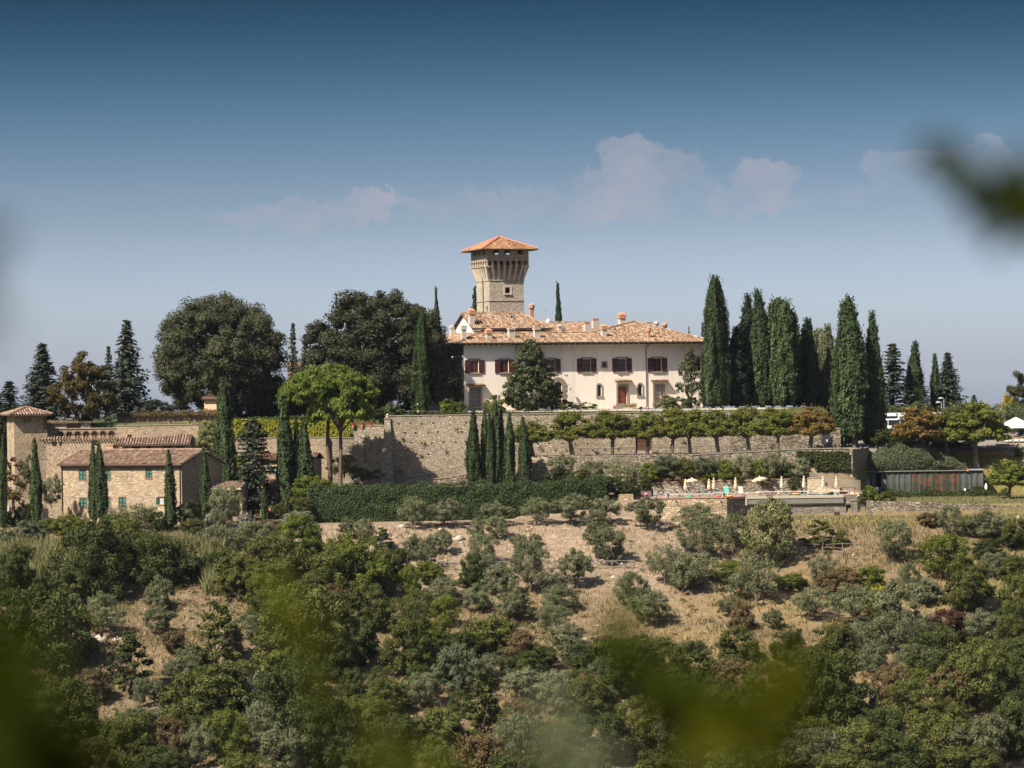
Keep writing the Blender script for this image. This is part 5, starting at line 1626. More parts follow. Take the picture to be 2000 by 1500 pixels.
def gen_fir(seed, H=12.0, W=6.0, levels=22, n_sp=11, droop=.25, sparse=0.0, top=.92, L=.75, Wd=.34, base=.06):
    rg = np.random.RandomState(seed)
    Pt, N, parts = [], [], []
    lst = [([(0, 0, -.8), (0, 0, H * .5), (0, 0, H * .98)], [H * .018, H * .011, .03])]
    for i in range(levels):
        t_ = base + (1 - base - .02) * (i / (levels - 1)) ** .95
        Lb = W / 2 * ((1 - t_) ** top) * rg.uniform(.8, 1.12) + .18
        nb = int(7 + 4 * (1 - t_))
        a0 = rg.uniform(0, 6.28)
        for b in range(nb):
            if rg.rand() < sparse: continue
            a = a0 + b * 6.283 / nb + rg.normal(0, .2)
            l = Lb * rg.uniform(.65, 1.12)
            d = np.array([np.cos(a), np.sin(a), 0])
            m = max(3, int(n_sp * l / (W / 2) + 3))
            s = np.linspace(.12, 1, m)
            q = d * (s * l)[:, None] + np.array([0, 0, 1]) * (t_ * H + (.12 * s - droop * s ** 2) * l)[:, None]
            side = np.array([-d[1], d[0], 0]) * (rg.normal(0, .16, m) * l * (1.1 - s))[:, None]
            q = q + side + rg.normal(0, .05, (m, 3))
            q = np.concatenate([q, q + side * .9 + rg.normal(0, .1, (m, 3)) - [0, 0, .12]])
            Pt.append(q)
            N.append(np.tile(np.array([0, 0, .9]) + d * .45, (2 * m, 1)))
            if l > 1: lst.append(([(0, 0, t_ * H), tuple(d * l * .8 + np.array([0, 0, t_ * H - droop * .5 * l]))], [.06, .02]))
    Pt, N = np.concatenate(Pt), np.concatenate(N)
    parts.append(leaf_quads(Pt, N, L, Wd, .38, rg, .1))
    crown = mk('fir_crown', parts)
    return dict(H=H, W=W, parts=[('crown', crown, 'lf_fir'), ('trunk', tubes('fir_trunk', lst, 5), 'bark')])

def gen_broad(seed, W=6.0, H=6.0, base=.3, n_cl=60, cl=.16, n_lf=45, L=.34, Wd=.22, shape='round', trunk=True, limbs=5, inner=True, jit=.55, flat=1.0, mat='lf_bush', bark='bark', up=0.0, ragged=.15, shoots=0, asym=0.0):
    """A crown built of leaf clumps spread through an envelope: base is the clear trunk as a share of H."""
    rg = np.random.RandomState(seed)
    z0, rz = H * base, H * (1 - base)
    R = W / 2
    cs = []
    k = 0
    while len(cs) < n_cl:
        k += 1
        u = rg.uniform(-1, 1)
        a = rg.uniform(0, 6.283)
        s = math.sqrt(1 - u * u)
        q = rg.uniform(.15, .6) if len(cs) % 6 == 1 else (rg.uniform(.55, .93) if inner and len(cs) % 4 == 0 else rg.uniform(.80, 1.0))
        x, y, z = s * math.cos(a) * q, s * math.sin(a) * q, u * q
        if shape == 'round':
            p = (x * R, y * R, z0 + rz * (.5 + .5 * z))
        elif shape == 'dome':
            z = abs(z) if rg.rand() < .8 else z * .3
            p = (x * R, y * R, z0 + rz * (.12 + .88 * max(0, z)))
        elif shape == 'cone':
            t_ = rg.uniform(0, 1) ** 1.35
            rr = R * (np.interp(t_, [0, .12, .3, .65, 1], [.7, .97, 1, .6, .06])) * q
            p = (rr * math.cos(a), rr * math.sin(a), z0 + rz * t_)
        elif shape == 'vase':
            t_ = rg.uniform(0.05, 1)
            rr = R * np.interp(t_, [0, .45, .8, 1], [.35, .95, 1, .55]) * math.sqrt(rg.uniform(.15, 1))
            p = (rr * math.cos(a), rr * math.sin(a), z0 + rz * t_)
        elif shape == 'flat':
            rr = R * math.sqrt(rg.uniform(.02, 1))
            h = math.sqrt(max(0, 1 - (rr / R) ** 2))
            p = (rr * math.cos(a), rr * math.sin(a), z0 + rz * (.15 + .85 * h * (rg.uniform(.5, 1) if rg.rand() < .7 else rg.uniform(.1, .6))))
        cs.append(p)
    cs = np.array(cs)
    cs += rg.normal(0, ragged * R * .35, cs.shape)
    cs[:, 2] = np.maximum(cs[:, 2], z0 + .02 * H if base > .12 else .12 * H * cl)
    if asym: cs[:, 0] += asym * R * (cs[:, 2] / H - .5)
    rad = np.minimum(W, H * 1.3) * cl * rg.uniform(.55, 1.3, n_cl)
    ctr = np.array([0, 0, z0 + rz * .42])
    parts = []
    for c, r in zip(cs, rad):
        n = int(n_lf * (r / (min(W, H * 1.3) * cl)) ** 1.5) + 4
        d = unit(rg.normal(size=(n, 3)))
        out = (c - ctr) / np.array([R, R, rz])
        d = unit(d + out * .55 + np.array([0, 0, .25]))
        Pt = c + d * r * rg.uniform(.55, 1.08, n)[:, None] * np.array([1, 1, .85 * flat])
        parts.append(leaf_quads(Pt, d + np.array([0, 0, .15]), L, Wd, jit, rg, up, np.clip(rg.normal(.42, .1), .1, .8)))
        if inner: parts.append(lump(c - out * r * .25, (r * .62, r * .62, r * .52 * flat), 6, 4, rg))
    for k in range(shoots):
        a, s = rg.uniform(0, 6.283), math.sqrt(rg.uniform(0, .9))
        b = np.array([math.cos(a) * s * R * .8, math.sin(a) * s * R * .8, z0 + rz * (.35 + .5 * math.sqrt(max(0, 1 - s * s)))])
        m = 10
        v = unit(np.array([[math.cos(a) * s * .6, math.sin(a) * s * .6, 1.0]]) + rg.normal(0, .15, (1, 3)))[0] * H * rg.uniform(.12, .24)
        q = b + np.linspace(0, 1, m)[:, None] * v + rg.normal(0, .05, (m, 3))
        parts.append(leaf_quads(q, unit(rg.normal(size=(m, 3))), L, Wd, .3, rg, .5))
    out = [('crown', mk('tree_crown', parts), mat)]
    if trunk:
        lst = []
        tr = max(.05, .035 * H) if base < .25 else max(.06, .042 * H)
        fork = np.array([rg.normal(0, .04) * W, rg.normal(0, .04) * W, max(z0 * .85, H * .12)])
        lst.append(([(0, 0, -.8), (0, 0, .02), tuple(fork)], [tr * 1.35, tr * 1.1, tr * .8]))
        for k in range(limbs):
            a = k * 6.283 / limbs + rg.normal(0, .3)
            e = np.array([math.cos(a) * R * .62, math.sin(a) * R * .62, z0 + rz * rg.uniform(.35, .7)])
            m_ = fork * .5 + e * .5 + np.array([0, 0, -.04 * H]) + rg.normal(0, .03 * W, 3)
            lst.append(([tuple(fork), tuple(m_), tuple(e)], [tr * .6, tr * .38, tr * .1]))
        out.append(('trunk', tubes('tree_trunk', lst, 6), bark))
    return dict(H=H, W=W, parts=out)

def gen_pine(seed, W=11.5, H=13.5):
    rg = np.random.RandomState(seed)
    parts, lst = [], []
    n = 260
    for i in range(n):
        a, s = rg.uniform(0, 6.283), math.sqrt(rg.uniform(0, 1))
        top = H * (.985 - .185 * s ** 2.6)
        under = rg.rand() < .22
        z = top - H * (.04 if not under else rg.uniform(.06, .13)) - rg.uniform(0, .03) * H
        c = np.array([math.cos(a) * s * W / 2 * .92, math.sin(a) * s * W / 2 * .92, z])
        r = W * rg.uniform(.045, .075)
        m = 75
        d = unit(rg.normal(size=(m, 3)) + np.array([0, 0, .5]))
        q = c + d * r * rg.uniform(.5, 1.05, m)[:, None] * np.array([1, 1, .6])
        parts.append(leaf_quads(q, d, .5, .15, .5, rg, .4, rg.normal(.45, .1)))
        parts.append(lump(c - np.array([0, 0, .1 * r]), (r * .6, r * .6, r * .3), 6, 4, rg))
        if i % 16 == 0: lst.append(([(0, 0, H * .60), tuple(c * .5 + np.array([0, 0, H * .34])), tuple(c)], [.10, .06, .02]))
    lst.append(([(0, 0, -1), (.12, 0, H * .2), (-.15, .1, H * .4), (0, 0, H * .60), (.2, 0, H * .86)], [.27, .235, .21, .19, .06]))
    return dict(H=H, W=W, parts=[('crown', mk('pine_crown', parts), 'lf_pine'), ('trunk', tubes('pine_trunk', lst, 7), 'bark_pine')])

NAR = ([0, .03, .10, .35, .6, .82, .94, 1], [.45, .75, .95, 1, .80, .42, .17, .02])
COLM = ([0, .02, .08, .3, .6, .85, .96, 1], [.5, .8, .95, 1, .95, .72, .45, .1])
BRD = ([0, .03, .1, .3, .55, .78, .92, 1], [.35, .7, .92, 1, .86, .52, .25, .03])
PR_ = {}
PR_['cyp_a'] = gen_cypress(1, 12, 1.5, 7000, .16, NAR, None, .34, .15)
PR_['cyp_b'] = gen_cypress(2, 12, 1.5, 7000, .20, NAR, None, .34, .15)
PR_['cyp_c'] = gen_cypress(3, 14, 2.6, 15000, .22, BRD, [(0, 0, .82, 1), (-.22, .1, .5, .74), (.2, -.15, .55, .6)], .31, .14)
PR_['cyp_d'] = gen_cypress(4, 14, 2.6, 15000, .26, BRD, [(.05, 0, .8, 1), (.24, .1, .45, .82), (-.24, -.1, .55, .66), (0, -.2, .6, .55)], .31, .14)
PR_['cyp_e'] = gen_cypress(5, 14, 2.8, 15000, .26, COLM, [(-.1, 0, .7, .97), (.15, .1, .65, 1), (.02, -.18, .7, .9), (-.25, .1, .45, .8)], .31, .14)
PR_['cyp_f'] = gen_cypress(6, 18, 2.4, 17000, .18, ([0, .02, .08, .3, .6, .85, .95, 1], [.55, .85, 1, 1, .84, .52, .28, .04]), None, .33, .14)
PR_['fir_a'] = gen_fir(11, 12, 5.6, 30, 13, L=.6, Wd=.26)
PR_['fir_b'] = gen_fir(12, 12, 6.2, 26, 13, .28, .08, L=.6, Wd=.26)
PR_['fir_c'] = gen_fir(13, 12, 4.2, 20, 9, .15, .2, .7)
PR_['cedar'] = gen_fir(14, 12, 6.0, 22, 18, .08, .08, .42, .55, .28, .14)
PR_['holm_a'] = gen_broad(21, 16.0, 15.5, .03, 430, .075, 170, .27, .17, 'round', True, 6, True, .42, 1, 'lf_holm', ragged=.05)
PR_['holm_b'] = gen_broad(22, 16.6, 15.5, .06, 430, .072, 170, .27, .17, 'dome', True, 7, True, .42, 1, 'lf_holm', ragged=.08)
PR_['holm_c'] = gen_broad(25, 8, 10, .03, 130, .11, 170, .28, .18, 'dome', True, 4, True, .5, 1, 'lf_holm', ragged=.14)
PR_['autumn'] = gen_broad(23, 8.4, 9.6, .2, 130, .095, 110, .28, .2, 'round', True, 7, True, .6, .8, 'lf_autumn', ragged=.12)
PR_['pine'] = gen_pine(24)
PR_['pine_b'] = gen_pine(26, 8.0, 11.0)
for i, k in enumerate('abc'):
    PR_['pollard_' + k] = gen_broad(31 + i, 5.0, 6.0, .40, 100, .12, 110, .25, .2, 'dome', True, 6, True, .6, .8, 'lf_pollard', 'bark_grey', ragged=.10, shoots=30)
PR_['magnolia'] = gen_broad(36, 7.2, 9.0, .05, 260, .085, 90, .26, .16, 'cone', True, 5, True, .5, .9, 'lf_magnolia', ragged=.07)
PR_['magnolia_b'] = gen_broad(37, 3.4, 7.6, .06, 80, .13, 60, .26, .15, 'cone', True, 4, False, .6, .9, 'lf_magnolia', ragged=.14)
for i, k in enumerate('abcdef'):
    sh = ['vase', 'round', 'dome', 'vase', 'round', 'dome'][i]
    PR_['olive_' + k] = gen_broad(41 + i, 4.6, 4.0, .22, 48 + 4 * i, .12, 110, .27, .075, sh, True, 4, i % 2 == 0, .6, .9, 'lf_olive', 'bark_grey', .45, .24, 60, [.2, -.3, 0, .3, -.15, .1][i])
for i, k in enumerate('abcdef'):
    sh = ['dome', 'round', 'dome', 'vase', 'dome', 'round'][i]
    PR_['bush_' + k] = gen_broad(51 + i, 6.0, 5.0, .04, 105, .11, 120, .22, .13, sh, True, 4, i % 3 != 2, .5, .9, 'lf_bush', 'bark', .1, .24, 70, [0, .3, -.25, .2, -.35, .1][i])
for i, k in enumerate('abc'):
    PR_['shrub_' + k] = gen_broad(61 + i, 2.6, 1.8, .0, 22, .17, 60, .22, .12, 'dome', False, 0, True, .6, .9, 'lf_bush', 'bark', .15, .2, 16)
PR_['sapling'] = gen_broad(71, 3.4, 6.0, .15, 40, .13, 60, .32, .22, 'cone', True, 4, False, .6, .8, 'lf_bush', 'bark', 0, .3, 10)
PR_['sapling_b'] = gen_broad(72, 4.0, 6.0, .18, 34, .13, 55, .32, .22, 'vase', True, 5, False, .6, .8, 'lf_bush', 'bark', 0, .35, 10)
PR_['ball'] = gen_broad(73, 1.6, 1.3, .0, 24, .2, 60, .12, .08, 'dome', False, 0, True, .4, 1, 'lf_bush', ragged=.02)

def plant(proto, name, label, cat, loc, w, h, mats=None, group=None, rot=None, depth=None):
    """A copy of a prototype plant set at loc, w wide and h high in metres."""
    p = PR_[proto]
    r = thing(name, label, cat, loc, rnd.uniform(0, 6.28) if rot is None else rot, group)
    sx = w / p['W']
    r.scale = (sx, sx * (depth or 1), h / p['H'])
    for (pn, me_, mt) in p['parts']:
        mm = mt
        if mats and pn == 'crown': mm = mats
        link(pn, me_, r, M[mm])
    return r
def px_plant(proto, name, label, cat, px, pytop, Y, wpx, mats=None, group=None, z=None, pybase=None, rot=None, depth=None):
    """Plant whose foot stands on the ground at the distance Y, its top at photo row pytop."""
    X = P(px, pytop if pybase is None else (pybase + pytop) / 2, Y).x
    top = P(px, pytop, Y).z
    if z is None:
        z = Tz(X, Y) if pybase is None else P(px, pybase, Y).z
    return plant(proto, name, label, cat, (X, Y, z), wpx / F * Y, top - z, mats, group, rot, depth)

# ------------------------------------------------------------------ trees of the hilltop
G1 = 'cypresses and firs behind the left buildings'
px_plant('fir_c', 'fir_tree', 'dark conifer cut by the left edge of the photo, behind the small tower', 'conifer', 18, 744, 412, 74)
px_plant('fir_c', 'fir_tree', 'narrow dark conifer at the very edge of the photo, left of the small tower', 'conifer', -6, 765, 409, 40)
px_plant('fir_a', 'fir_tree', 'pointed dark fir between the small tower and the brown-leaved tree', 'conifer', 82, 670, 408, 122)
px_plant('autumn', 'broadleaf_tree', 'round brown and olive leaved tree with dark limbs above the arcade', 'tree', 160, 697, 394, 132, None, None, -3.6)
px_plant('fir_b', 'fir_tree', 'tall grey-green fir between the brown tree and the left dark oak', 'conifer', 248, 624, 407, 132)
px_plant('fir_c', 'fir_tree', 'slim fir tip just left of the tall grey-green fir', 'conifer', 212, 676, 410, 34)
px_plant('holm_a', 'holm_oak', 'huge round dark evergreen oak, left of the two big oaks', 'oak tree', 428, 580, 404, 250, None, None, None, None, .4)
px_plant('fir_c', 'fir_tree', 'small conifer tip showing at the left shoulder of the left dark oak', 'conifer', 352, 611, 420, 32)
px_plant('fir_c', 'fir_tree', 'slim blue-green conifer in the gap between the two dark oaks', 'conifer', 572, 631, 418, 34)
px_plant('fir_c', 'fir_tree', 'small leaning conifer touching the left side of the right dark oak', 'conifer', 596, 652, 420, 28)
px_plant('holm_b', 'holm_oak', 'broad many-lobed dark evergreen oak between the pine and the villa', 'oak tree', 733, 566, 402, 322, None, None, None, None, 1.1)
px_plant('holm_c', 'holm_oak', 'tall dark evergreen oak limb mass against the left side of the villa', 'oak tree', 828, 602, 398, 102, None, None, None, None, 2)
px_plant('cyp_a', 'cypress_tree', 'thin cypress tip between the right dark oak and the sky, left of the tower', 'cypress', 854, 562, 425, 16, 'lf_cypress_dk')
px_plant('cyp_b', 'cypress_tree', 'very thin cypress tip poking above the right dark oak', 'cypress', 657, 574, 425, 9, 'lf_cypress_dk')
px_plant('cyp_f', 'cypress_tree', 'bright green columnar cypress in front of the right dark oak', 'cypress', 820, 605, 393.5, 32, 'lf_cypress_bright')
px_plant('cyp_b', 'cypress_tree', 'dark cypress half hidden by the left edge of the stone tower', 'cypress', 928, 561, 440, 22, 'lf_cypress_dk')
px_plant('cyp_a', 'cypress_tree', 'single slim cypress rising behind the villa roof right of the tower', 'cypress', 1091, 555, 440, 19, 'lf_cypress_dk')
px_plant('fir_c', 'fir_tree', 'tiny conifer tip at the left end of the villa roof', 'conifer', 868, 640, 436, 14)
px_plant('cyp_b', 'cypress_tree', 'tiny cypress tip above the right end of the villa roof', 'cypress', 1346, 639, 440, 8)
px_plant('fir_b', 'fir_tree', 'dark conifer branch showing left of the big double cypress', 'conifer', 1372, 628, 432, 34)
for i, (k, m, px, top, Y, w, zb_, lab) in enumerate([
    ('cyp_f', 'lf_cypress', 1389, 537, 402, 40, None, 'tallest cypress of the right group, left half of the double one beside the villa'),
    ('cyp_f', 'lf_cypress', 1406, 540, 403, 38, None, 'right half of the tall double cypress beside the villa'),
    ('cyp_a', 'lf_cypress_dk', 1437, 638, 405, 40, None, 'short dark pointed cypress right of the tall double cypress'),
    ('cyp_c', 'lf_cypress_dk', 1460, 578, 408, 44, None, 'dark narrow-tipped cypress, third clump from the villa'),
    ('cyp_d', 'lf_cypress', 1486, 566, 406, 46, None, 'ragged cypress with the second tallest tip right of the villa'),
    ('cyp_c', 'lf_cypress_dk', 1508, 597, 411, 40, None, 'dark cypress squeezed behind the flat-topped one, on its left'),
    ('cyp_e', 'lf_cypress', 1527, 582, 405, 50, None, 'broad flat-topped shaggy cypress in the middle of the right group'),
    ('cyp_a', 'lf_cypress', 1549, 613, 415, 26, None, 'thin cypress tip just right of the flat-topped cypress'),
    ('cyp_d', 'lf_cypress', 1558, 635, 412, 36, None, 'shorter cypress with blunt tip right of the flat-topped one'),
    ('cyp_c', 'lf_cypress_dk', 1575, 624, 408, 42, None, 'dark cypress with two thin tips above the brownest pollard'),
    ('cyp_a', 'lf_cypress_dk', 1583, 624, 409, 14, None, 'slender second tip beside the dark cypress above the brownest pollard'),
    ('cyp_e', 'lf_olive', 1597, 641, 418, 38, None, 'pale grey-green cypress left of the thin twin tips'),
    ('cyp_c', 'lf_olive', 1616, 637, 412, 42, None, 'paler cypress with thin twin tips, next to the largest dark one'),
    ('cyp_b', 'lf_olive', 1622, 642, 413, 14, None, 'right-hand thin tip of the pale twin cypress'),
    ('cyp_c', 'lf_cypress', 1645, 594, 404, 42, None, 'cypress leaning on the left side of the bulky bent-tipped one'),
    ('cyp_d', 'lf_cypress', 1666, 580, 402, 58, -5.4, 'bulky dark cypress with a bent tip above the parking place'),
    ('cyp_c', 'lf_cypress', 1703, 612, 404, 40, None, 'cypress on a bare trunk left of the white coach'),
]):
    px_plant(k, 'cypress_tree', lab, 'cypress', px, top, Y, w * (1.02 if k == 'cyp_f' else 1.22), m, 'cypresses in the right-hand group', zb_)
px_plant('fir_c', 'fir_tree', 'dark irregular conifer directly behind the white coach', 'conifer', 1743, 671, 424, 80)
px_plant('cyp_d', 'cypress_tree', 'cypress with side branches on its right, above the coach', 'cypress', 1783, 667, 426, 40, 'lf_cypress')
px_plant('fir_c', 'fir_tree', 'bushy lower conifer skirt around the cypress above the coach', 'conifer', 1792, 735, 427, 74)
px_plant('cyp_c', 'cypress_tree', 'slim cypress just left of the twin street lamps', 'cypress', 1827, 692, 428, 24, 'lf_cypress')
px_plant('fir_a', 'fir_tree', 'ragged fir right of the twin street lamps', 'conifer', 1851, 688, 428, 88)
px_plant('fir_c', 'fir_tree', 'small dead-tipped conifer between the lamps and the white gazebo', 'conifer', 1902, 771, 424, 28)
px_plant('holm_c', 'holm_oak', 'dark broadleaf tree cut by the right edge above the gazebo', 'tree', 1996, 727, 424, 66)
px_plant('shrub_a', 'shrub', 'yellow flowering shrub left of the dark tree at the right edge', 'shrub', 1966, 772, 420, 28, 'lf_yellow')
px_plant('bush_c', 'bush', 'mid-green bush under the yellow shrub at the right edge', 'bush', 1990, 788, 418, 50)
for i, (px, top, Y, w, lab) in enumerate([(1745, 792, 421, 60, 'grey olive tree behind the roof of the coach'), (1790, 788, 422, 64, 'grey olive tree left of the lime-green shrub'), (1872, 790, 420, 64, 'grey olive tree right of the street lamps'),
                                          (1925, 797, 419, 60, 'low grey olive tree between lamps and gazebo'), (1962, 790, 416, 62, 'large grey olive tree behind the gazebo roof'), (2000, 800, 414, 60, 'grey olive tree at the right edge behind the gazebo'), (1905, 806, 412, 70, 'grey olive crown behind the yellow-green pollards')]):
    px_plant('olive_' + 'bcef'[i % 4], 'olive_tree', lab, 'olive tree', px, top, Y, w, 'lf_rosemary', 'olive trees behind the parking place')
px_plant('shrub_b', 'shrub', 'lime-green round shrub behind the right-hand pollards', 'shrub', 1814, 794, 412, 32, 'lf_bush_lime')
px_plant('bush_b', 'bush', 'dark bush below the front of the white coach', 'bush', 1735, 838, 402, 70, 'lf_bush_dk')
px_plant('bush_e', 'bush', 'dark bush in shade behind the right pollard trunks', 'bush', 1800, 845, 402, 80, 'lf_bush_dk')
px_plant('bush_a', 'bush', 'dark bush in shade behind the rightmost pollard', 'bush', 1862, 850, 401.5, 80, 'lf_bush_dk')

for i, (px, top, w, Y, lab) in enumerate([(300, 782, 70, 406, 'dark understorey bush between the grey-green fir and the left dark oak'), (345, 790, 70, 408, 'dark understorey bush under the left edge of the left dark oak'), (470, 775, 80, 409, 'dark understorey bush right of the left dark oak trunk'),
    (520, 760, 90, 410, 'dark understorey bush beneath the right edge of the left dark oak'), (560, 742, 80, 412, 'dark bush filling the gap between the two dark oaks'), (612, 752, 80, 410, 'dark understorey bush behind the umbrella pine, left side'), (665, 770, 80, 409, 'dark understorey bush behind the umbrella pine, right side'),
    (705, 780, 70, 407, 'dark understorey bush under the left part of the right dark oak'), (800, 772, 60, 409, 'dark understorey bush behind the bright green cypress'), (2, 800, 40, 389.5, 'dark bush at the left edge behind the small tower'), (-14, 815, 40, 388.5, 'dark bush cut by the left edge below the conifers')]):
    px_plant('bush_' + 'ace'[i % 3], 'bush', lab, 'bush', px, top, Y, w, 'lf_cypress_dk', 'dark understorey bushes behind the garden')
# pollards: row of ten on the walkway, three on the right
prow = [(1040, 824, 80, 'lf_pollard', 'first pollard from the left, beside the seven cypresses'), (1117, 809, 92, 'lf_pollard', 'second pollard from the left, with yellow-green crown'),
        (1194, 806, 84, 'lf_pollard', 'third pollard from the left, just left of the brown gate'), (1262, 806, 82, 'lf_pollard', 'fourth pollard from the left, in front of the brown gate'),
        (1310, 802, 80, 'lf_pollard', 'fifth pollard from the left, with a forked trunk right of the gate'), (1347, 804, 74, 'lf_pollard', 'sixth pollard from the left'),
        (1402, 802, 82, 'lf_pollard', 'seventh pollard from the left'), (1463, 800, 82, 'lf_pollard', 'eighth pollard from the left, below the ragged cypress'),
        (1517, 800, 78, 'lf_pollard', 'ninth pollard from the left, turning brown'), (1580, 797, 94, 'lf_pollard_brown', 'last pollard of the walkway row, the brownest one with a leaning trunk')]
for i, (px, top, w, m, lab) in enumerate(prow):
    px_plant('pollard_' + 'abc'[i % 3], 'pollard_tree', lab, 'pollard tree', px, top, 383.3 + .3 * (i % 2), w, m, 'pollarded trees along the walkway', None, None, (i % 2) * 3.1416, .62)
for i, (px, top, w, m, zb_, lab) in enumerate([(1798, 801, 104, 'lf_pollard_brown', -7.6, 'brown-leaved pollard right of the white coach'), (1852, 803, 84, 'lf_pollard', -8.0, 'yellow-green pollard between the brown one and the widest one'),
                                               (1905, 793, 122, 'lf_pollard', -8.6, 'widest yellow-green pollard, beside the white gazebo')]):
    px_plant('pollard_' + 'cab'[i], 'pollard_tree', lab, 'pollard tree', px, top, 397.4, w, m, 'pollarded trees by the gazebo', zb_)

# pines, cypresses and others of the left terraces
px_plant('pine', 'umbrella_pine', 'bright green umbrella pine with a tall bare trunk, left of the pair', 'pine tree', 640, 704, 379, 200, None, None, -11.8, None, .3)
px_plant('pine_b', 'umbrella_pine', 'lower right crown of the umbrella pine pair with its own straight trunk', 'pine tree', 664, 752, 377.6, 140, None, None, -11.8, None, 2.2)
for (k, m, px, top, Y, w, zb_, lab) in [
    ('cyp_c', 'lf_cypress', 437, 744, 381, 50, -13.2, 'large cypress with a leaning tip in front of the yellow ivy'),
    ('cyp_b', 'lf_cypress', 556, 772, 375.2, 36, -13.5, 'tall dark cypress at the left of the umbrella pine'),
    ('cyp_b', 'lf_cypress_dk', 577, 815, 375.8, 20, -13.5, 'thin dark cypress in shade between two taller ones under the pine'),
    ('cyp_a', 'lf_cypress', 597, 812, 375.4, 30, -13.0, 'cypress right under the umbrella pine crown')]:
    px_plant(k, 'cypress_tree', lab, 'cypress', px, top, Y, w, m, 'cypresses by the umbrella pine', zb_)
px_plant('cedar', 'cedar_tree', 'dark layered conifer right of the farmhouse, in front of the ivy wall', 'conifer', 493, 818, 374.6, 104, 'lf_fir', None, -13.9)
for (k, px, top, base, w, Y, lab) in [
    ('cyp_a', 3, 850, 1034, 16, 366, 'dark cypress cut by the left edge of the photo'), ('cyp_a', 69, 857, 1022, 22, 364.5, 'slender cypress left of the farmhouse corner'),
    ('cyp_b', 181, 862, 1018, 18, 365.0, 'left one of the cypress pair in front of the farmhouse'), ('cyp_a', 197, 864, 1016, 24, 364.6, 'right one of the cypress pair in front of the farmhouse'),
    ('cyp_b', 331, 878, 1032, 22, 362.8, 'slender cypress near the right corner of the farmhouse'), ('cyp_a', 401, 874, 1014, 21, 365.5, 'slender cypress in front of the open porch'),
    ('cyp_b', 516, 950, 1024, 15, 363, 'small young cypress right of the porch olive')]:
    px_plant(k, 'cypress_tree', lab, 'cypress', px, top, Y, w, 'lf_cypress', 'slender cypresses round the farmhouse', P(px, base, Y).z)
for (k, px, top, w, dY, lab) in [
    ('cyp_a', 924, 802, 27, 0, 'leftmost of the seven cypresses before the bastion'), ('cyp_b', 946, 793, 18, .8, 'second of the seven cypresses, with a ragged side shoot'),
    ('cyp_a', 957, 806, 17, -.3, 'third of the seven cypresses'), ('cyp_b', 966, 772, 22, .3, 'tallest of the seven cypresses before the bastion'),
    ('cyp_a', 979, 798, 16, .6, 'fifth of the seven cypresses, thin and dark'), ('cyp_b', 994, 805, 22, 0, 'sixth of the seven cypresses, with twin tips'),
    ('cyp_a', 1024, 815, 24, -.4, 'rightmost of the seven cypresses, standing apart')]:
    px_plant(k, 'cypress_tree', lab, 'cypress', px, top, 379.0 + dY, w, 'lf_cypress', 'seven cypresses in front of the bastion', P(px, 950, 379.0 + dY).z)
px_plant('magnolia', 'magnolia_tree', 'broad glossy magnolia standing in front of the villa facade', 'magnolia', 1036, 667, 398.6, 108, None, None, None, None, .7)
px_plant('sapling', 'magnolia_tree', 'small dark magnolia at the lower right of the large one', 'magnolia', 1078, 745, 399.4, 44, 'lf_magnolia')
px_plant('magnolia_b', 'magnolia_tree', 'thin magnolia between the villa and the double cypress', 'magnolia', 1347, 682, 404, 52, None, None, None, None, 1.4)

# garden beds before the villa
for (k, px, top, w, m, nm, lab, Y) in [
    ('shrub_a', 766, 789, 46, 'lf_bush_dk', 'shrub', 'dark green shrub with red flowers at the left end of the garden wall', 392), ('shrub_b', 738, 800, 34, 'lf_bush_dk', 'shrub', 'low dark shrub under the right dark oak', 393),
    ('shrub_c', 875, 780, 42, 'lf_bush_lime', 'shrub', 'pale green oleander left of the villa corner', 393), ('shrub_a', 898, 786, 32, 'lf_bush', 'shrub', 'olive-green oleander at the villa corner', 393),
    ('shrub_c', 966, 774, 52, 'lf_bush_lime', 'shrub', 'pale green oleander behind the tallest of the seven cypresses', 395), ('shrub_b', 1110, 785, 44, 'lf_bush_dk', 'shrub', 'dark low shrub right of the magnolia', 398),
    ('shrub_c', 1147, 786, 42, 'lf_bush_lime', 'shrub', 'pale feathery shrub below the narrow arched window', 398), ('shrub_a', 1301, 773, 40, 'lf_bush', 'shrub', 'green oleander with pink flowers right of the door', 403),
    ('shrub_b', 1342, 790, 22, 'lf_rosemary', 'shrub', 'low shrub with pink flowers below the thin magnolia', 403), ('shrub_b', 820, 796, 20, 'lf_bush_dk', 'shrub', 'small dark shrub at the foot of the bright green cypress', 391)]:
    px_plant(k, nm, lab, 'shrub', px, top, Y, w, m)
for (px, top, w, m, lab, Y) in [(809, 801, 22, 'lf_bush_dk', 'dark green clipped box ball on the garden wall', 390), (827, 801, 22, 'lf_bush_brown', 'rusty brown clipped box ball on the garden wall', 390),
                                (1252, 794, 9, 'lf_bush_dk', 'small green clipped ball right of the stone planter', 403), (1326, 790, 10, 'lf_bush_dk', 'small green clipped ball under the thin magnolia', 404)]:
    px_plant('ball', 'box_ball', lab, 'topiary ball', px, top, Y, w, m)

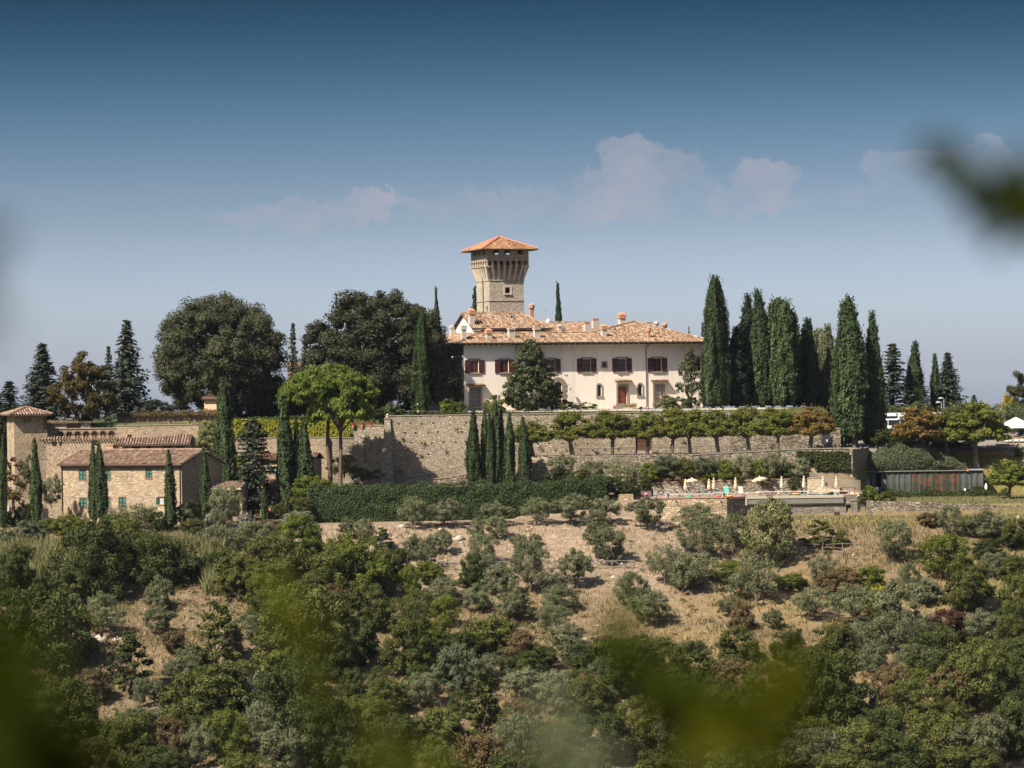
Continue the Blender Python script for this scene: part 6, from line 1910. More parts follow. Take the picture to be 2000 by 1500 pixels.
def leafy_box(name, label, cat, pts, z0f, ztop, depth, mat, n, L=.3, Wd=.14, jit=.5, up=.3, rag=.15, group=None, kind=None, seed=0, bulge=0.0):
    """A clipped hedge or climber mass along a ground polyline: leaf sprays over a solid core."""
    rg = np.random.RandomState(100 + seed)
    o0 = Vector((pts[0][0], pts[0][1], z0f(0)))
    parts = []
    tot = sum(math.hypot(pts[i + 1][0] - pts[i][0], pts[i + 1][1] - pts[i][1]) for i in range(len(pts) - 1))
    acc_ = 0
    for i in range(len(pts) - 1):
        a, b = np.array([*pts[i], 0.]), np.array([*pts[i + 1], 0.])
        W = np.linalg.norm(b - a)
        d = (b - a) / W
        nn = np.array([d[1], -d[0], 0])
        m = int(n * W / tot)
        u = rg.uniform(0, W, m)
        f = (acc_ + u) / tot
        zb_, zt_ = np.array([z0f(x) for x in f]), np.array([ztop(x) for x in f])
        zt_ = zt_ + (vnoise((acc_ + u) * .8, u * 0, seed) - .5) * rag * 4
        side = rg.rand(m)
        front, top_ = side < .58, side >= .8
        v = rg.uniform(0, 1, m)
        bl = (vnoise((acc_ + u) / .9, v * (zt_ - zb_) / .8, seed + 5) - .5) * .7 * max(rag, .1) * 4
        off = np.where(front, rg.uniform(-.12, .12, m) + bl * .5, np.where(top_, rg.uniform(-1, 0, m) * depth, -depth))
        z = np.where(top_, zt_ + rg.uniform(-.15, .12, m) + np.abs(rg.normal(0, rag, m)) * .6, zb_ + v * (zt_ - zb_))
        off = off + bulge * np.sin(np.pi * np.clip((z - zb_) / (zt_ - zb_), 0, 1))
        Pt = a + d * u[:, None] + nn * off[:, None]
        Pt[:, 2] = z
        N = np.where(front[:, None], nn + np.array([0, 0, .3]), np.where(top_[:, None], np.array([0, 0, 1.]), -nn))
        parts.append(leaf_quads(Pt - np.array(o0), N, L, Wd, jit, rg, up))
        k = max(2, int(W / 1.2))
        for j in range(k):
            u0, u1 = W * j / k, W * (j + 1) / k
            f0, f1 = (acc_ + u0) / tot, (acc_ + u1) / tot
            q = lambda uu, o_, zz: a + d * uu + nn * o_ + np.array([0, 0, zz]) - np.array(o0)
            t0, t1 = ztop(f0) - .25, ztop(f1) - .25
            t0, t1 = max(t0, z0f(f0) + .1), max(t1, z0f(f1) + .1)
            Vc = np.array([q(u0, -.22, z0f(f0)), q(u1, -.22, z0f(f1)), q(u1, -.22, t1), q(u0, -.22, t0), q(u0, -depth + .1, t0), q(u1, -depth + .1, t1)])
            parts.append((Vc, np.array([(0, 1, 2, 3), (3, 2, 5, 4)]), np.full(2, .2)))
        acc_ += W
    o = link(name, mk(name, parts), None, M[mat], o0)
    return tag(o, label, cat, group, kind)
Yh = 366.5
hp = [(Xat(597, Yh), Yh), (Xat(880, Yh), Yh + 1.0), (Xat(1080, Yh), Yh + 2.5), (Xat(1184, Yh), Yh + 4.5)]
leafy_box('clipped_hedge', 'long tall dark green clipped cypress hedge above the bare earth bank', 'hedge', hp,
          lambda f: float(np.interp(f, [0, .48, .82, 1], [zat(597, 1019, Yh), zat(880, 1017, Yh + 1), zat(1080, 1008, Yh + 2.5), zat(1184, 1000, Yh + 4.5)])),
          lambda f: float(np.interp(f, [0, .48, .82, 1], [zat(597, 951, Yh), zat(880, 947, Yh + 1), zat(1080, 944, Yh + 2.5), zat(1184, 936, Yh + 4.5)])),
          1.8, 'lf_hedge', 30000, .30, .11, .6, .6, .2, seed=1)
Yi = 390.6
leafy_box('ivy_climber', 'yellow-green ivy sheet covering the garden wall behind the pine trunks', 'ivy', [(Xat(456, Yi), Yi), (Xat(684, Yi), Yi)],
          lambda f: zat(570, 857, Yi) - (1.6 if f < .15 else 0), lambda f: zat(456 + 228 * f, 821.5, Yi), .5, 'lf_ivy', 9000, .26, .2, .5, 0, .08, seed=2)
leafy_box('garden_hedge', 'dark clipped hedge top above the yellow ivy', 'hedge', [(Xat(456, 392), 392), (Xat(686, 392), 392)],
          lambda f: zat(570, 824, 392), lambda f: zat(570, 815, 392), 1.2, 'lf_bush_dk', 3000, .2, .14, .5, 0, .06, seed=3)
px_plant('holm_c', 'ivy_climber', 'round pale yellow ivy mound over the end of the upper garden wall', 'ivy', 405, 822, 386.6, 44, 'lf_ivy_pale', None, zat(405, 877, 386.6), None, 2)
for (px, py, w, h, lab) in ((470, 905, 30, 40, 'sparse yellow creeper on the wall left of the layered conifer'), (452, 935, 26, 40, 'yellow creeper on the wall near the porch roof')):
    a = P(px, py + h / 2, 386.2)
    px_plant('ball', 'creeper', lab, 'creeper', px, py - h / 2, 385.6, w, 'lf_ivy', None, a.z)
leafy_box('vine_hedge', 'long rusty green hedge row on the garden terrace under the left dark oak', 'hedge', [(Xat(228, 395), 395), (Xat(428, 395), 395)],
          lambda f: zat(330, 812, 395), lambda f: zat(330, 804.5, 395), .8, 'lf_bush_brown', 3200, .2, .14, .6, 0, .1, seed=4)
bw_ = thing('garden_parapet', 'low pinkish parapet with dark openings under the vine hedge', 'parapet', (Xat(228, 395.3), 395.4, zat(330, 828, 395.3)))
W_ = Xat(428, 395.3) - Xat(228, 395.3)
mb = MB(); mb.facade((0, 0, 0), (1, 0, 0), (0, 1, 0), W_, 0, 1.05, [(k * .66 + .2, k * .66 + .5, .3, .8, False) for k in range(int(W_ / .66))], .2)
mb.face([(0, 0, 1.05), (W_, 0, 1.05), (W_, .4, 1.05), (0, .4, 1.05)])
mb.build('masonry', M['cotto_paving'], bw_)
px_plant('ball', 'box_ball', 'small round box ball at the left end of the upper garden wall', 'topiary ball', 243, 824, 390, 12, 'lf_bush')
leafy_box('lawn_edge_hedge', 'very low dark hedge line along the foot of the villa garden', 'hedge', [(Xat(832, 390.0), 390.0), (Xat(1400, 390.0), 390.0)],
          lambda f: zat(1000, 814, 390), lambda f: zat(832 + 568 * f, 804.6, 390.0), .8, 'lf_bush_dk', 6000, .16, .12, .5, 0, .02, seed=6)
leafy_box('rosemary_bank', 'big grey-green rosemary mass on the bank above the camouflage sheds', 'rosemary', [(Xat(1686, 396.2), 396.2), (Xat(1780, 396.2), 396.0), (Xat(1885, 396.2), 396.2)],
          lambda f: zat(1780, 922, 396.2), lambda f: float(np.interp(f, [0, .12, .35, .55, .8, 1], [zat(1690, 897, 398), zat(1705, 886, 398), zat(1755, 869, 398), zat(1790, 872, 398), zat(1850, 893, 398), zat(1885, 906, 398)])),
          4.0, 'lf_rosemary', 11000, .34, .12, .6, .3, .22, seed=7, bulge=.5)
leafy_box('ivy_curtain', 'dark ivy curtain hanging over the terrace wall left of the reed screen', 'ivy', [(Xat(1555, 381.6), 381.7), (Xat(1657, 381.6), 381.7)],
          lambda f: zat(1600, 918, 381.6) + (1.3 if f < .35 else 0), lambda f: zat(1600, 884, 381.6), .5, 'lf_bush_dk', 3000, .26, .2, .6, 0, .12, seed=8)
leafy_box('ivy_parapet', 'dark overgrown low wall along the front of the camouflage sheds', 'ivy', [(Xat(1716, 392.3), 392.3), (Xat(1965, 392.3), 392.3)],
          lambda f: zat(1800, 972, 392.3), lambda f: zat(1800, 961, 392.3) + .5 * math.sin(f * 19) * .5, .7, 'lf_bush_dk', 5200, .24, .18, .6, 0, .2, seed=9, bulge=.2)
for i, (px, top, w, m, k, Y, zb_, lab) in enumerate([
    (672, 888, 56, 'lf_bush_lime', 'bush_c', 383, 927, 'round lime and dark green bush beside the pine trunks'), (706, 915, 36, 'lf_bush', 'shrub_a', 382.5, 938, 'low green shrub right of the lime bush'), (735, 918, 28, 'lf_rosemary', 'shrub_b', 383, 936, 'grey shrub at the foot of the bastion corner'),
    (618, 932, 86, 'lf_bush_lime', 'bush_b', 372, 984, 'large leafy fig-green bush at the left end of the clipped hedge'), (590, 940, 40, 'lf_bush', 'bush_e', 373, 985, 'green bush beneath the cypress trunks by the hedge'),
    (25, 898, 60, 'lf_bush_brown', 'sapling_b', 371, 992, 'brownish thin-leaved tree by the arched grey door'), (100, 936, 44, 'lf_olive', 'olive_a', 373, 996, 'olive tree left of the farmhouse wall'),
    (46, 985, 36, 'lf_bush_dk', 'bush_b', 368, 1025, 'dark glossy bush right of the arched grey door'), (20, 1000, 30, 'lf_bush_dk', 'shrub_a', 367.5, 1030, 'low dark bush at the left edge under the door'),
    (60, 890, 30, 'lf_rosemary', 'shrub_c', 380, 940, 'grey prickly pear clump behind the slender cypress at the left'), (640, 960, 30, 'lf_bush', 'shrub_b', 372, 985, 'small bush behind the left part of the hedge')]):
    px_plant(k, 'bush' if 'olive' not in k else 'olive_tree', lab, 'bush' if 'olive' not in k else 'olive tree', px, top, Y, w, m, None, P(px, zb_, Y).z)
rg = np.random.RandomState(77)
q = []
for k in range(46):
    px, py = rg.uniform(655, 1400), rg.uniform(828, 925)
    c = P(px, py, Yw - .02)
    if px < 752: c.y = 388.9
    r_ = rg.uniform(.1, .38)
    q.append(np.array(c) + rg.normal(0, 1, (40, 3)) * r_ * np.array([.6, .25, .5]) - [0, .1, 0])
q = np.concatenate(q)
V_, F_, t_i = leaf_quads(q, unit(rg.normal(size=(len(q), 3)) + [0, -1, .4]), .2, .07, .5, rg, .3)
tag(link('wall_weeds', mesh_np('wall_weeds', V_, F_, t_i), None, M['lf_bush_brown']), kind='stuff')
# planted bank between the pollard terrace and the pool
for i, (px, top, base, w, k, m, Y, lab) in enumerate([
    (1100, 893, 938, 50, 'olive_a', 'lf_olive', 379, 'thin olive tree by the square pier'), (1085, 915, 945, 40, 'bush_a', 'lf_bush_dk', 378, 'dark bush behind the right part of the hedge'), (1130, 918, 950, 44, 'bush_b', 'lf_bush', 377, 'lime bush beside the thin olive tree'),
    (1160, 904, 945, 58, 'olive_d', 'lf_olive', 379, 'spreading olive in front of the terrace wall, left one'), (1212, 898, 945, 60, 'olive_b', 'lf_olive_pale', 379, 'pale olive in front of the terrace wall'), (1238, 920, 950, 40, 'olive_c', 'lf_olive', 378, 'small grey olive above the end of the hedge'),
    (1178, 930, 965, 80, 'bush_d', 'lf_hedge', 374, 'dark green conifer bush at the right end of the clipped hedge'), (1268, 905, 938, 40, 'bush_a', 'lf_bush_lime', 380.6, 'lime-green bush above the pool wall, left one'), (1225, 940, 968, 50, 'bush_e', 'lf_bush_dk', 373.5, 'dark bush left of the small stone steps'),
    (1305, 892, 938, 56, 'olive_e', 'lf_rosemary', 381, 'grey-brown olive above the pool wall'), (1338, 898, 938, 46, 'bush_f', 'lf_bush', 381, 'green bush above the open cream parasol'), (1372, 896, 935, 50, 'olive_c', 'lf_rosemary', 381.2, 'grey shrub above the pool loungers'),
    (1420, 898, 936, 42, 'bush_c', 'lf_bush_lime', 380.8, 'bright green bush above the pool wall, middle one'), (1452, 893, 938, 44, 'olive_d', 'lf_olive_pale', 381, 'pale olive above the pool wall'), (1482, 900, 940, 34, 'bush_b', 'lf_bush_lime', 380.8, 'bright green bush left of the last pale olive'),
    (1506, 887, 940, 50, 'olive_a', 'lf_olive_pale', 380.8, 'tall pale olive at the right end of the planted bank'), (1565, 895, 930, 38, 'bush_a', 'lf_olive_pale', 380.4, 'round grey-green shrub before the dark ivy'), (1549, 928, 956, 26, 'ball', 'lf_bush_dk', 379.8, 'dark rounded bush hanging over the pool wall'),
    (1380, 920, 942, 40, 'shrub_a', 'lf_bush_lime', 380.6, 'yellowish low shrub on the pool wall, middle'), (1325, 925, 943, 44, 'shrub_b', 'lf_bush_brown', 380.6, 'brownish low shrub behind the left closed parasol'), (1430, 925, 942, 44, 'shrub_c', 'lf_bush', 380.6, 'green low shrub behind the closed parasols'), (1490, 926, 943, 46, 'shrub_a', 'lf_bush_brown', 380.6, 'olive-brown low shrub behind the right open parasol'),
    (1263, 935, 958, 22, 'bush_b', 'lf_bush_dk', 376, 'small dark bush left of the pool terrace'), (1442, 932, 946, 22, 'shrub_b', 'lf_bush_dk', 380.4, 'dark creeper tuft hanging on the pool wall'), (1283, 930, 945, 30, 'shrub_c', 'lf_bush_brown', 380.6, 'yellow-brown shrub at the left end of the pool wall'),
    (1535, 905, 945, 44, 'bush_d', 'lf_bush_dk', 381.2, 'dark bush in shade between olive and round shrub'), (1290, 905, 930, 40, 'olive_f', 'lf_olive', 381.4, 'grey olive right under the iron fence'), (1395, 892, 925, 40, 'olive_b', 'lf_olive', 381.5, 'grey olive below the seventh pollard'),
    (1700, 950, 985, 40, 'shrub_a', 'lf_bush_lime', 378, 'green weeds at the foot of the ladder'), (1725, 962, 985, 40, 'shrub_b', 'lf_bush', 379, 'low green weeds right of the ladder'), (1680, 965, 985, 26, 'shrub_c', 'lf_bush_dk', 374, 'dark weeds at the right end of the pool wall'),
    (1693, 885, 905, 22, 'shrub_b', 'lf_rosemary', 398.5, 'small rosemary tuft at the road edge'), (1990, 868, 890, 20, 'shrub_c', 'lf_bush', 398.8, 'green tuft hanging on the wall below the gazebo')]):
    nm = 'olive_tree' if k.startswith('olive') else 'bush'
    px_plant(k, nm, lab, 'olive tree' if nm == 'olive_tree' else 'bush', px, top, Y, w, m, None, P(px, base, Y).z)
px_plant('pollard_a', 'fruit_tree', 'small spreading tree with yellow fruit on the right-hand lawn', 'fruit tree', 1968, 903, 384, 72, 'lf_bush_lime', None, P(1968, 978, 384).z)
px_plant('pollard_b', 'fruit_tree', 'fruit tree cut by the right edge of the lawn', 'fruit tree', 2008, 912, 387, 50, 'lf_bush', None, P(2008, 972, 387).z)

# ------------------------------------------------------------------ the hillside
ORD = ['first', 'second', 'third', 'fourth', 'fifth', 'sixth', 'seventh', 'eighth', 'ninth', 'tenth', 'eleventh', 'twelfth', 'thirteenth', 'fourteenth', 'fifteenth', 'sixteenth', 'seventeenth', 'eighteenth', 'nineteenth', 'twentieth',
       'twenty-first', 'twenty-second', 'twenty-third', 'twenty-fourth', 'twenty-fifth', 'twenty-sixth', 'twenty-seventh', 'twenty-eighth', 'twenty-ninth', 'thirtieth']
KIND = {'o': ('olive', 'lf_olive', 'grey-green olive tree'), 'p': ('olive', 'lf_olive_pale', 'pale silvery olive tree'), 'b': ('bush', 'lf_bush', 'mid-green leafy bush'), 'd': ('bush', 'lf_bush_dk', 'dark green dense bush'),
        'l': ('bush', 'lf_bush_lime', 'yellow-green bush'), 'w': ('bush', 'lf_bush_brown', 'brown-tinged bush'), 'r': ('bush', 'lf_bush_red', 'dark reddish bush'), 's': ('sapling', 'lf_bush', 'upright green sapling'),
        'k': ('sapling', 'lf_bush_dk', 'dark open-branched young oak'), 'g': ('shrub', 'lf_silver', 'pale silver shrub'), 'h': ('shrub', 'lf_rosemary', 'low grey shrub'), 'y': ('bush', 'lf_yellow', 'bright yellow-leaved bush'), 'c': ('bush', 'lf_ivy_pale', 'cream-tipped tall bush')}
ZONE = {'F': 'under the farmhouse wall', 'H': 'along the foot of the clipped hedge', 'B': 'on the bare earth bank', 'P': 'below the pool wall', 'M': 'on the middle slope under the rail fence', 'T': 'in the left thicket below the cane',
        'L': 'on the lower left slope', 'C': 'in the central thicket', 'R': 'on the dry grass slope at the right', 'W': 'in the low wood along the bottom edge'}
SL = [
 # under the farmhouse
 (59, 1060, 76, 44, 'h', 'F'), (133, 1048, 58, 40, 'l', 'F'), (259, 1034, 80, 46, 'o', 'F'), (306, 1038, 44, 36, 'd', 'F'), (353, 1032, 44, 40, 'o', 'F'), (376, 1012, 36, 34, 'l', 'F'), (437, 1038, 70, 78, 'o', 'F'), (484, 1038, 42, 36, 'g', 'F'),
 (420, 1030, 44, 30, 'g', 'F'), (580, 1032, 70, 32, 'g', 'F'), (425, 1080, 68, 54, 'p', 'F'), (504, 1082, 98, 56, 'o', 'F'), (378, 1046, 46, 30, 'b', 'F'), (215, 1030, 40, 34, 'l', 'F'), (95, 1030, 40, 26, 'b', 'F'), (548, 1010, 30, 26, 'd', 'F'), (160, 1026, 46, 26, 'w', 'F'), (592, 1000, 40, 28, 'b', 'F'),
 (20, 1075, 50, 34, 'h', 'F'), (530, 1040, 40, 24, 'w', 'F'),
 # thicket left
 (583, 1092, 90, 84, 'l', 'T'), (178, 1168, 134, 154, 'd', 'T'), (281, 1145, 120, 104, 'd', 'T'), (338, 1142, 112, 90, 'd', 'T'), (228, 1110, 110, 92, 'b', 'T'), (25, 1170, 80, 96, 'd', 'T'), (144, 1172, 80, 54, 'b', 'T'), (468, 1164, 100, 92, 'b', 'T'), (535, 1145, 128, 100, 'b', 'T'), (515, 1196, 70, 70, 'l', 'T'),
 (648, 1172, 112, 98, 'b', 'T'), (697, 1166, 122, 124, 'l', 'T'), (660, 1110, 60, 56, 'l', 'T'), (610, 1160, 80, 80, 'd', 'T'), (772, 1138, 48, 62, 'd', 'T'), (801, 1172, 42, 64, 'l', 'T'), (740, 1150, 70, 70, 'b', 'T'), (100, 1180, 70, 54, 'd', 'T'), (420, 1140, 60, 60, 'd', 'T'), (40, 1110, 60, 50, 'w', 'T'),
 # lower left slope
 (313, 1200, 56, 66, 'o', 'L'), (198, 1236, 76, 72, 'o', 'L'), (140, 1220, 60, 50, 'o', 'L'), (310, 1240, 60, 48, 'o', 'L'), (425, 1310, 84, 122, 's', 'L'), (455, 1288, 50, 54, 'o', 'L'), (545, 1240, 100, 84, 'd', 'L'), (590, 1310, 176, 156, 'b', 'L'), (250, 1356, 84, 110, 'k', 'L'), (85, 1338, 160, 176, 'd', 'L'), (20, 1260, 90, 110, 'd', 'L'), (150, 1290, 90, 90, 'b', 'L'),
 (275, 1386, 36, 54, 'o', 'L'), (303, 1378, 40, 46, 'o', 'L'), (374, 1312, 56, 46, 'o', 'L'), (352, 1340, 60, 50, 'o', 'L'), (405, 1428, 170, 122, 'b', 'L'), (475, 1400, 70, 80, 'o', 'L'), (180, 1370, 70, 60, 'w', 'L'), (650, 1250, 70, 90, 'd', 'L'), (660, 1330, 80, 90, 'd', 'L'), (110, 1235, 50, 40, 'b', 'L'), (340, 1275, 46, 40, 'w', 'L'), (320, 1420, 60, 44, 'h', 'L'), (30, 1330, 100, 100, 'd', 'L'), (395, 1345, 50, 44, 'd', 'L'),
 # foot of the hedge
 (805, 1036, 58, 62, 'o', 'H'), (870, 1020, 62, 48, 'p', 'H'), (967, 1020, 58, 42, 'p', 'H'), (1046, 1014, 58, 52, 'o', 'H'), (1118, 1018, 66, 54, 'o', 'H'), (1182, 1012, 58, 48, 'p', 'H'),
 # bare bank
 (1161, 1050, 54, 46, 'o', 'B'), (1266, 1036, 66, 58, 'o', 'B'), (934, 1054, 36, 40, 'o', 'B'), (970, 1054, 48, 40, 'o', 'B'), (945, 1108, 64, 58, 'o', 'B'), (808, 1097, 44, 46, 'o', 'B'), (841, 1082, 38, 32, 'o', 'B'), (866, 1086, 34, 48, 'o', 'B'), (1014, 1074, 38, 26, 'o', 'B'), (1045, 1066, 24, 20, 'o', 'B'), (1187, 1104, 84, 70, 'o', 'B'), (712, 1062, 40, 44, 'o', 'B'), (680, 1048, 36, 32, 'o', 'B'), (745, 1076, 40, 40, 'k', 'B'),
 (1298, 1144, 54, 76, 'o', 'B'),
 # below the pool
 (1361, 1036, 76, 48, 'o', 'P'), (1370, 1092, 76, 64, 'o', 'P'), (1435, 1076, 58, 70, 'o', 'P'), (1505, 1104, 110, 118, 'c', 'P'), (1600, 1072, 62, 50, 's', 'P'), (1746, 1098, 86, 72, 'o', 'P'), (1855, 1048, 54, 54, 'o', 'P'), (1927, 1058, 76, 56, 'o', 'P'), (1982, 1074, 56, 58, 'b', 'P'), (1640, 1066, 36, 30, 'b', 'P'), (1890, 1030, 34, 20, 'l', 'P'), (1815, 1030, 40, 26, 'w', 'P'),
 (1847, 1130, 100, 80, 'l', 'P'), (1930, 1092, 60, 40, 'd', 'P'),
 # middle slope
 (1035, 1158, 76, 92, 'o', 'M'), (1123, 1147, 60, 66, 'o', 'M'), (834, 1115, 44, 44, 'o', 'M'), (841, 1140, 54, 40, 'l', 'M'), (924, 1150, 54, 64, 'd', 'M'), (978, 1168, 62, 58, 'o', 'M'), (1233, 1180, 66, 58, 'o', 'M'), (1269, 1224, 74, 64, 'o', 'M'), (1080, 1165, 64, 42, 'p', 'M'), (1093, 1198, 70, 52, 'o', 'M'), (1078, 1238, 70, 50, 'o', 'M'), (934, 1195, 56, 48, 'o', 'M'), (1003, 1214, 78, 56, 'o', 'M'), (870, 1182, 74, 50, 'o', 'M'),
 (1334, 1158, 52, 66, 'o', 'M'), (1354, 1154, 92, 66, 'o', 'M'), (1478, 1176, 88, 86, 'o', 'M'), (1425, 1134, 66, 38, 'l', 'M'), (1545, 1150, 66, 26, 'l', 'M'), (940, 1130, 40, 40, 'o', 'M'), (1425, 1205, 44, 40, 'o', 'M'),
 # central thicket
 (870, 1222, 50, 56, 'l', 'C'), (956, 1270, 130, 66, 'b', 'C'), (1020, 1310, 70, 74, 'w', 'C'), (801, 1318, 114, 102, 'b', 'C'), (895, 1356, 92, 92, 'h', 'C'), (1104, 1270, 60, 50, 'p', 'C'), (1120, 1300, 60, 50, 'o', 'C'), (700, 1300, 80, 90, 'd', 'C'), (790, 1235, 100, 66, 'b', 'C'), (720, 1230, 90, 84, 'b', 'C'), (820, 1360, 60, 60, 'd', 'C'), (960, 1340, 70, 60, 'o', 'C'), (1030, 1370, 92, 56, 'p', 'C'), (755, 1390, 96, 66, 'b', 'C'), (825, 1386, 70, 64, 'o', 'C'), (945, 1434, 66, 110, 's', 'C'),
 (1090, 1400, 80, 80, 'p', 'C'), (860, 1260, 60, 54, 'l', 'C'), (900, 1300, 70, 60, 'd', 'C'), (1160, 1330, 90, 80, 'd', 'C'), (1230, 1370, 110, 110, 'd', 'C'), (1150, 1410, 90, 80, 'b', 'C'), (690, 1370, 60, 60, 'd', 'C'), (1290, 1330, 90, 80, 'b', 'C'), (1180, 1280, 44, 36, 'w', 'C'), (1350, 1360, 100, 100, 'd', 'C'),
 # right slope
 (1602, 1144, 54, 54, 'p', 'R'), (1640, 1166, 80, 54, 'w', 'R'), (1690, 1160, 76, 56, 'l', 'R'), (1775, 1158, 44, 54, 'o', 'R'), (1592, 1210, 78, 60, 'o', 'R'), (1671, 1218, 86, 70, 'o', 'R'), (1714, 1199, 48, 54, 'y', 'R'), (1811, 1180, 66, 44, 'o', 'R'), (1894, 1196, 96, 86, 'b', 'R'), (1682, 1272, 76, 54, 'o', 'R'), (1707, 1322, 78, 62, 'o', 'R'), (1786, 1322, 74, 58, 'o', 'R'), (1757, 1240, 116, 92, 'o', 'R'), (1851, 1268, 72, 72, 'r', 'R'),
 (1800, 1262, 60, 54, 'o', 'R'), (1916, 1264, 78, 64, 'o', 'R'), (1905, 1392, 126, 126, 'b', 'R'), (1631, 1290, 96, 76, 'b', 'R'), (1786, 1416, 112, 90, 'b', 'R'), (1613, 1420, 140, 150, 'd', 'R'), (1975, 1290, 70, 90, 'b', 'R'), (1985, 1200, 60, 80, 'b', 'R'), (1510, 1230, 40, 36, 'o', 'R'), (1450, 1230, 50, 60, 'w', 'R'), (1980, 1140, 60, 50, 'b', 'R'), (1940, 1130, 60, 44, 'o', 'R'), (1985, 1390, 90, 110, 'd', 'R'), (1690, 1400, 50, 60, 'h', 'R'), (1540, 1290, 70, 60, 'd', 'R'), (1720, 1250, 50, 60, 'd', 'R'), (1440, 1300, 80, 70, 'b', 'R'), (1870, 1320, 50, 40, 'w', 'R'),
 # bottom wood
 (245, 1500, 126, 106, 'b', 'W'), (331, 1488, 78, 84, 'w', 'W'), (443, 1490, 90, 96, 'l', 'W'), (390, 1500, 64, 78, 'o', 'W'), (504, 1475, 80, 98, 'o', 'W'), (575, 1440, 130, 150, 'd', 'W'), (640, 1500, 130, 130, 'd', 'W'), (560, 1520, 110, 90, 'o', 'W'), (120, 1460, 150, 130, 'b', 'W'), (30, 1440, 130, 130, 'd', 'W'), (60, 1530, 160, 130, 'd', 'W'), (180, 1540, 110, 90, 'w', 'W'), (700, 1470, 100, 100, 'b', 'W'), (770, 1500, 120, 100, 'd', 'W'), (860, 1480, 100, 90, 'b', 'W'), (930, 1520, 110, 90, 'w', 'W'), (1010, 1490, 110, 90, 'o', 'W'), (1090, 1510, 100, 100, 'b', 'W'), (1170, 1490, 110, 90, 'd', 'W'), (1260, 1470, 120, 100, 'b', 'W'), (1340, 1500, 120, 100, 'o', 'W'), (1420, 1470, 130, 120, 'b', 'W'),
 (1510, 1500, 110, 100, 'b', 'W'), (1590, 1520, 110, 90, 'o', 'W'), (1670, 1500, 110, 90, 'b', 'W'), (1750, 1520, 110, 90, 'd', 'W'), (1830, 1500, 120, 100, 'b', 'W'), (1920, 1510, 120, 100, 'o', 'W'), (1990, 1480, 110, 110, 'd', 'W'), (1720, 1470, 90, 80, 'd', 'W'), (1500, 1400, 110, 100, 'd', 'W'), (1860, 1440, 90, 70, 'b', 'W'), (1390, 1410, 90, 80, 'd', 'W'), (480, 1540, 100, 70, 'b', 'W'), (300, 1545, 100, 70, 'd', 'W'), (710, 1540, 100, 80, 'd', 'W'), (1140, 1545, 110, 80, 'd', 'W'), (1290, 1545, 110, 80, 'b', 'W'), (1450, 1550, 120, 90, 'd', 'W'), (1890, 1555, 120, 90, 'b', 'W'), (850, 1550, 110, 90, 'b', 'W'), (1000, 1555, 100, 80, 'd', 'W'), (1640, 1560, 110, 80, 'b', 'W'),
]
ZONE.update(X='in the dense scrub at the lower left', Y='in the dense scrub below the central slope', Z='in the dense scrub at the lower right')
rg = np.random.RandomState(12)
for zn, boxes, cnt in (('X', [(-10, 480, 1340, 1520), (470, 700, 1150, 1500)], 24), ('Y', [(690, 1000, 1150, 1520), (980, 1260, 1290, 1520)], 22), ('Z', [(1260, 2010, 1340, 1530), (1560, 2010, 1240, 1400)], 22)):
    got = 0
    for tr in range(4000):
        if got >= cnt: break
        b = boxes[rg.randint(len(boxes))]
        x_, y_ = rg.uniform(b[0], b[1]), rg.uniform(b[2], b[3])
        if any(abs(r[0] - x_) < 26 + .1 * r[2] and abs(r[1] - y_) < 24 for r in SL): continue
        k_ = 'bddobdlw'[rg.randint(8)]
        w_ = rg.uniform(46, 104)
        SL.append((int(x_), int(y_), int(w_), int(w_ * rg.uniform(.62, 1.0)), k_, zn))
        got += 1
seen = {}
for row in sorted(SL, key=lambda r: r[0]):
    px, pb, w, h, k, zn = row
    fam, mt, desc = KIND[k]
    pos = on_slope(px, pb) if pb > 1012 or zn in 'HBPM' else P(px, pb, 366.0)
    sc_ = pos.y / F
    q = seen.get((k, zn), 0)
    seen[(k, zn)] = q + 1
    tot = sum(1 for r in SL if r[4] == k and r[5] == zn)
    lab = desc + ' ' + ZONE[zn] + ((', ' + ORD[q] + ' from left') if tot > 1 else '')
    if fam == 'shrub' and w > 60: fam = 'bush'
    var = {'olive': 'abcdef', 'bush': 'abcdef', 'shrub': 'abc'}.get(fam)
    proto = fam + '_' + var[(q * 5 + int(px)) % len(var)] if var else (fam if q % 2 == 0 else 'sapling_b')
    nm = {'olive': 'olive_tree', 'bush': 'bush', 'shrub': 'shrub', 'sapling': 'young_tree'}[fam]
    plant(proto, nm, lab, nm.replace('_', ' '), pos, w * sc_ * 1.04, h * sc_ * 1.02, mt, desc + 's ' + ZONE[zn], None, rnd.uniform(.85, 1.1))

# giant cane, dry grass, low scrub and stones: more than anyone would count
def scatter_blades(name, pts, hgt, wid, mat, lean=.3, seed=0, per=1, kind='stuff', nseg=1):
    rg = np.random.RandomState(seed)
    n = len(pts)
    a = rg.uniform(0, 6.283, n)
    l = np.asarray(hgt) * rg.uniform(.6, 1.25, n)
    d = np.stack([np.cos(a) * lean * l * rg.uniform(.2, 1.2, n), np.sin(a) * lean * l * rg.uniform(.2, 1.2, n), l], 1)
    b = rg.uniform(0, 6.283, n)
    s = np.stack([np.cos(b), np.sin(b), np.zeros(n)], 1) * (np.asarray(wid) * rg.uniform(.6, 1.3, n))[:, None] / 2
    V = np.stack([pts - s, pts + s, pts + d * .6 + s * .8, pts + d + s * .1], 1).reshape(-1, 3)
    # quad: two foot corners, a shoulder and the tip
    Fq = np.arange(4 * n).reshape(-1, 4)
    o = link(name, mesh_np(name, V, Fq, np.clip(rg.normal(.45, .25, n), 0, 1)), None, M[mat])
    return tag(o, kind=kind)
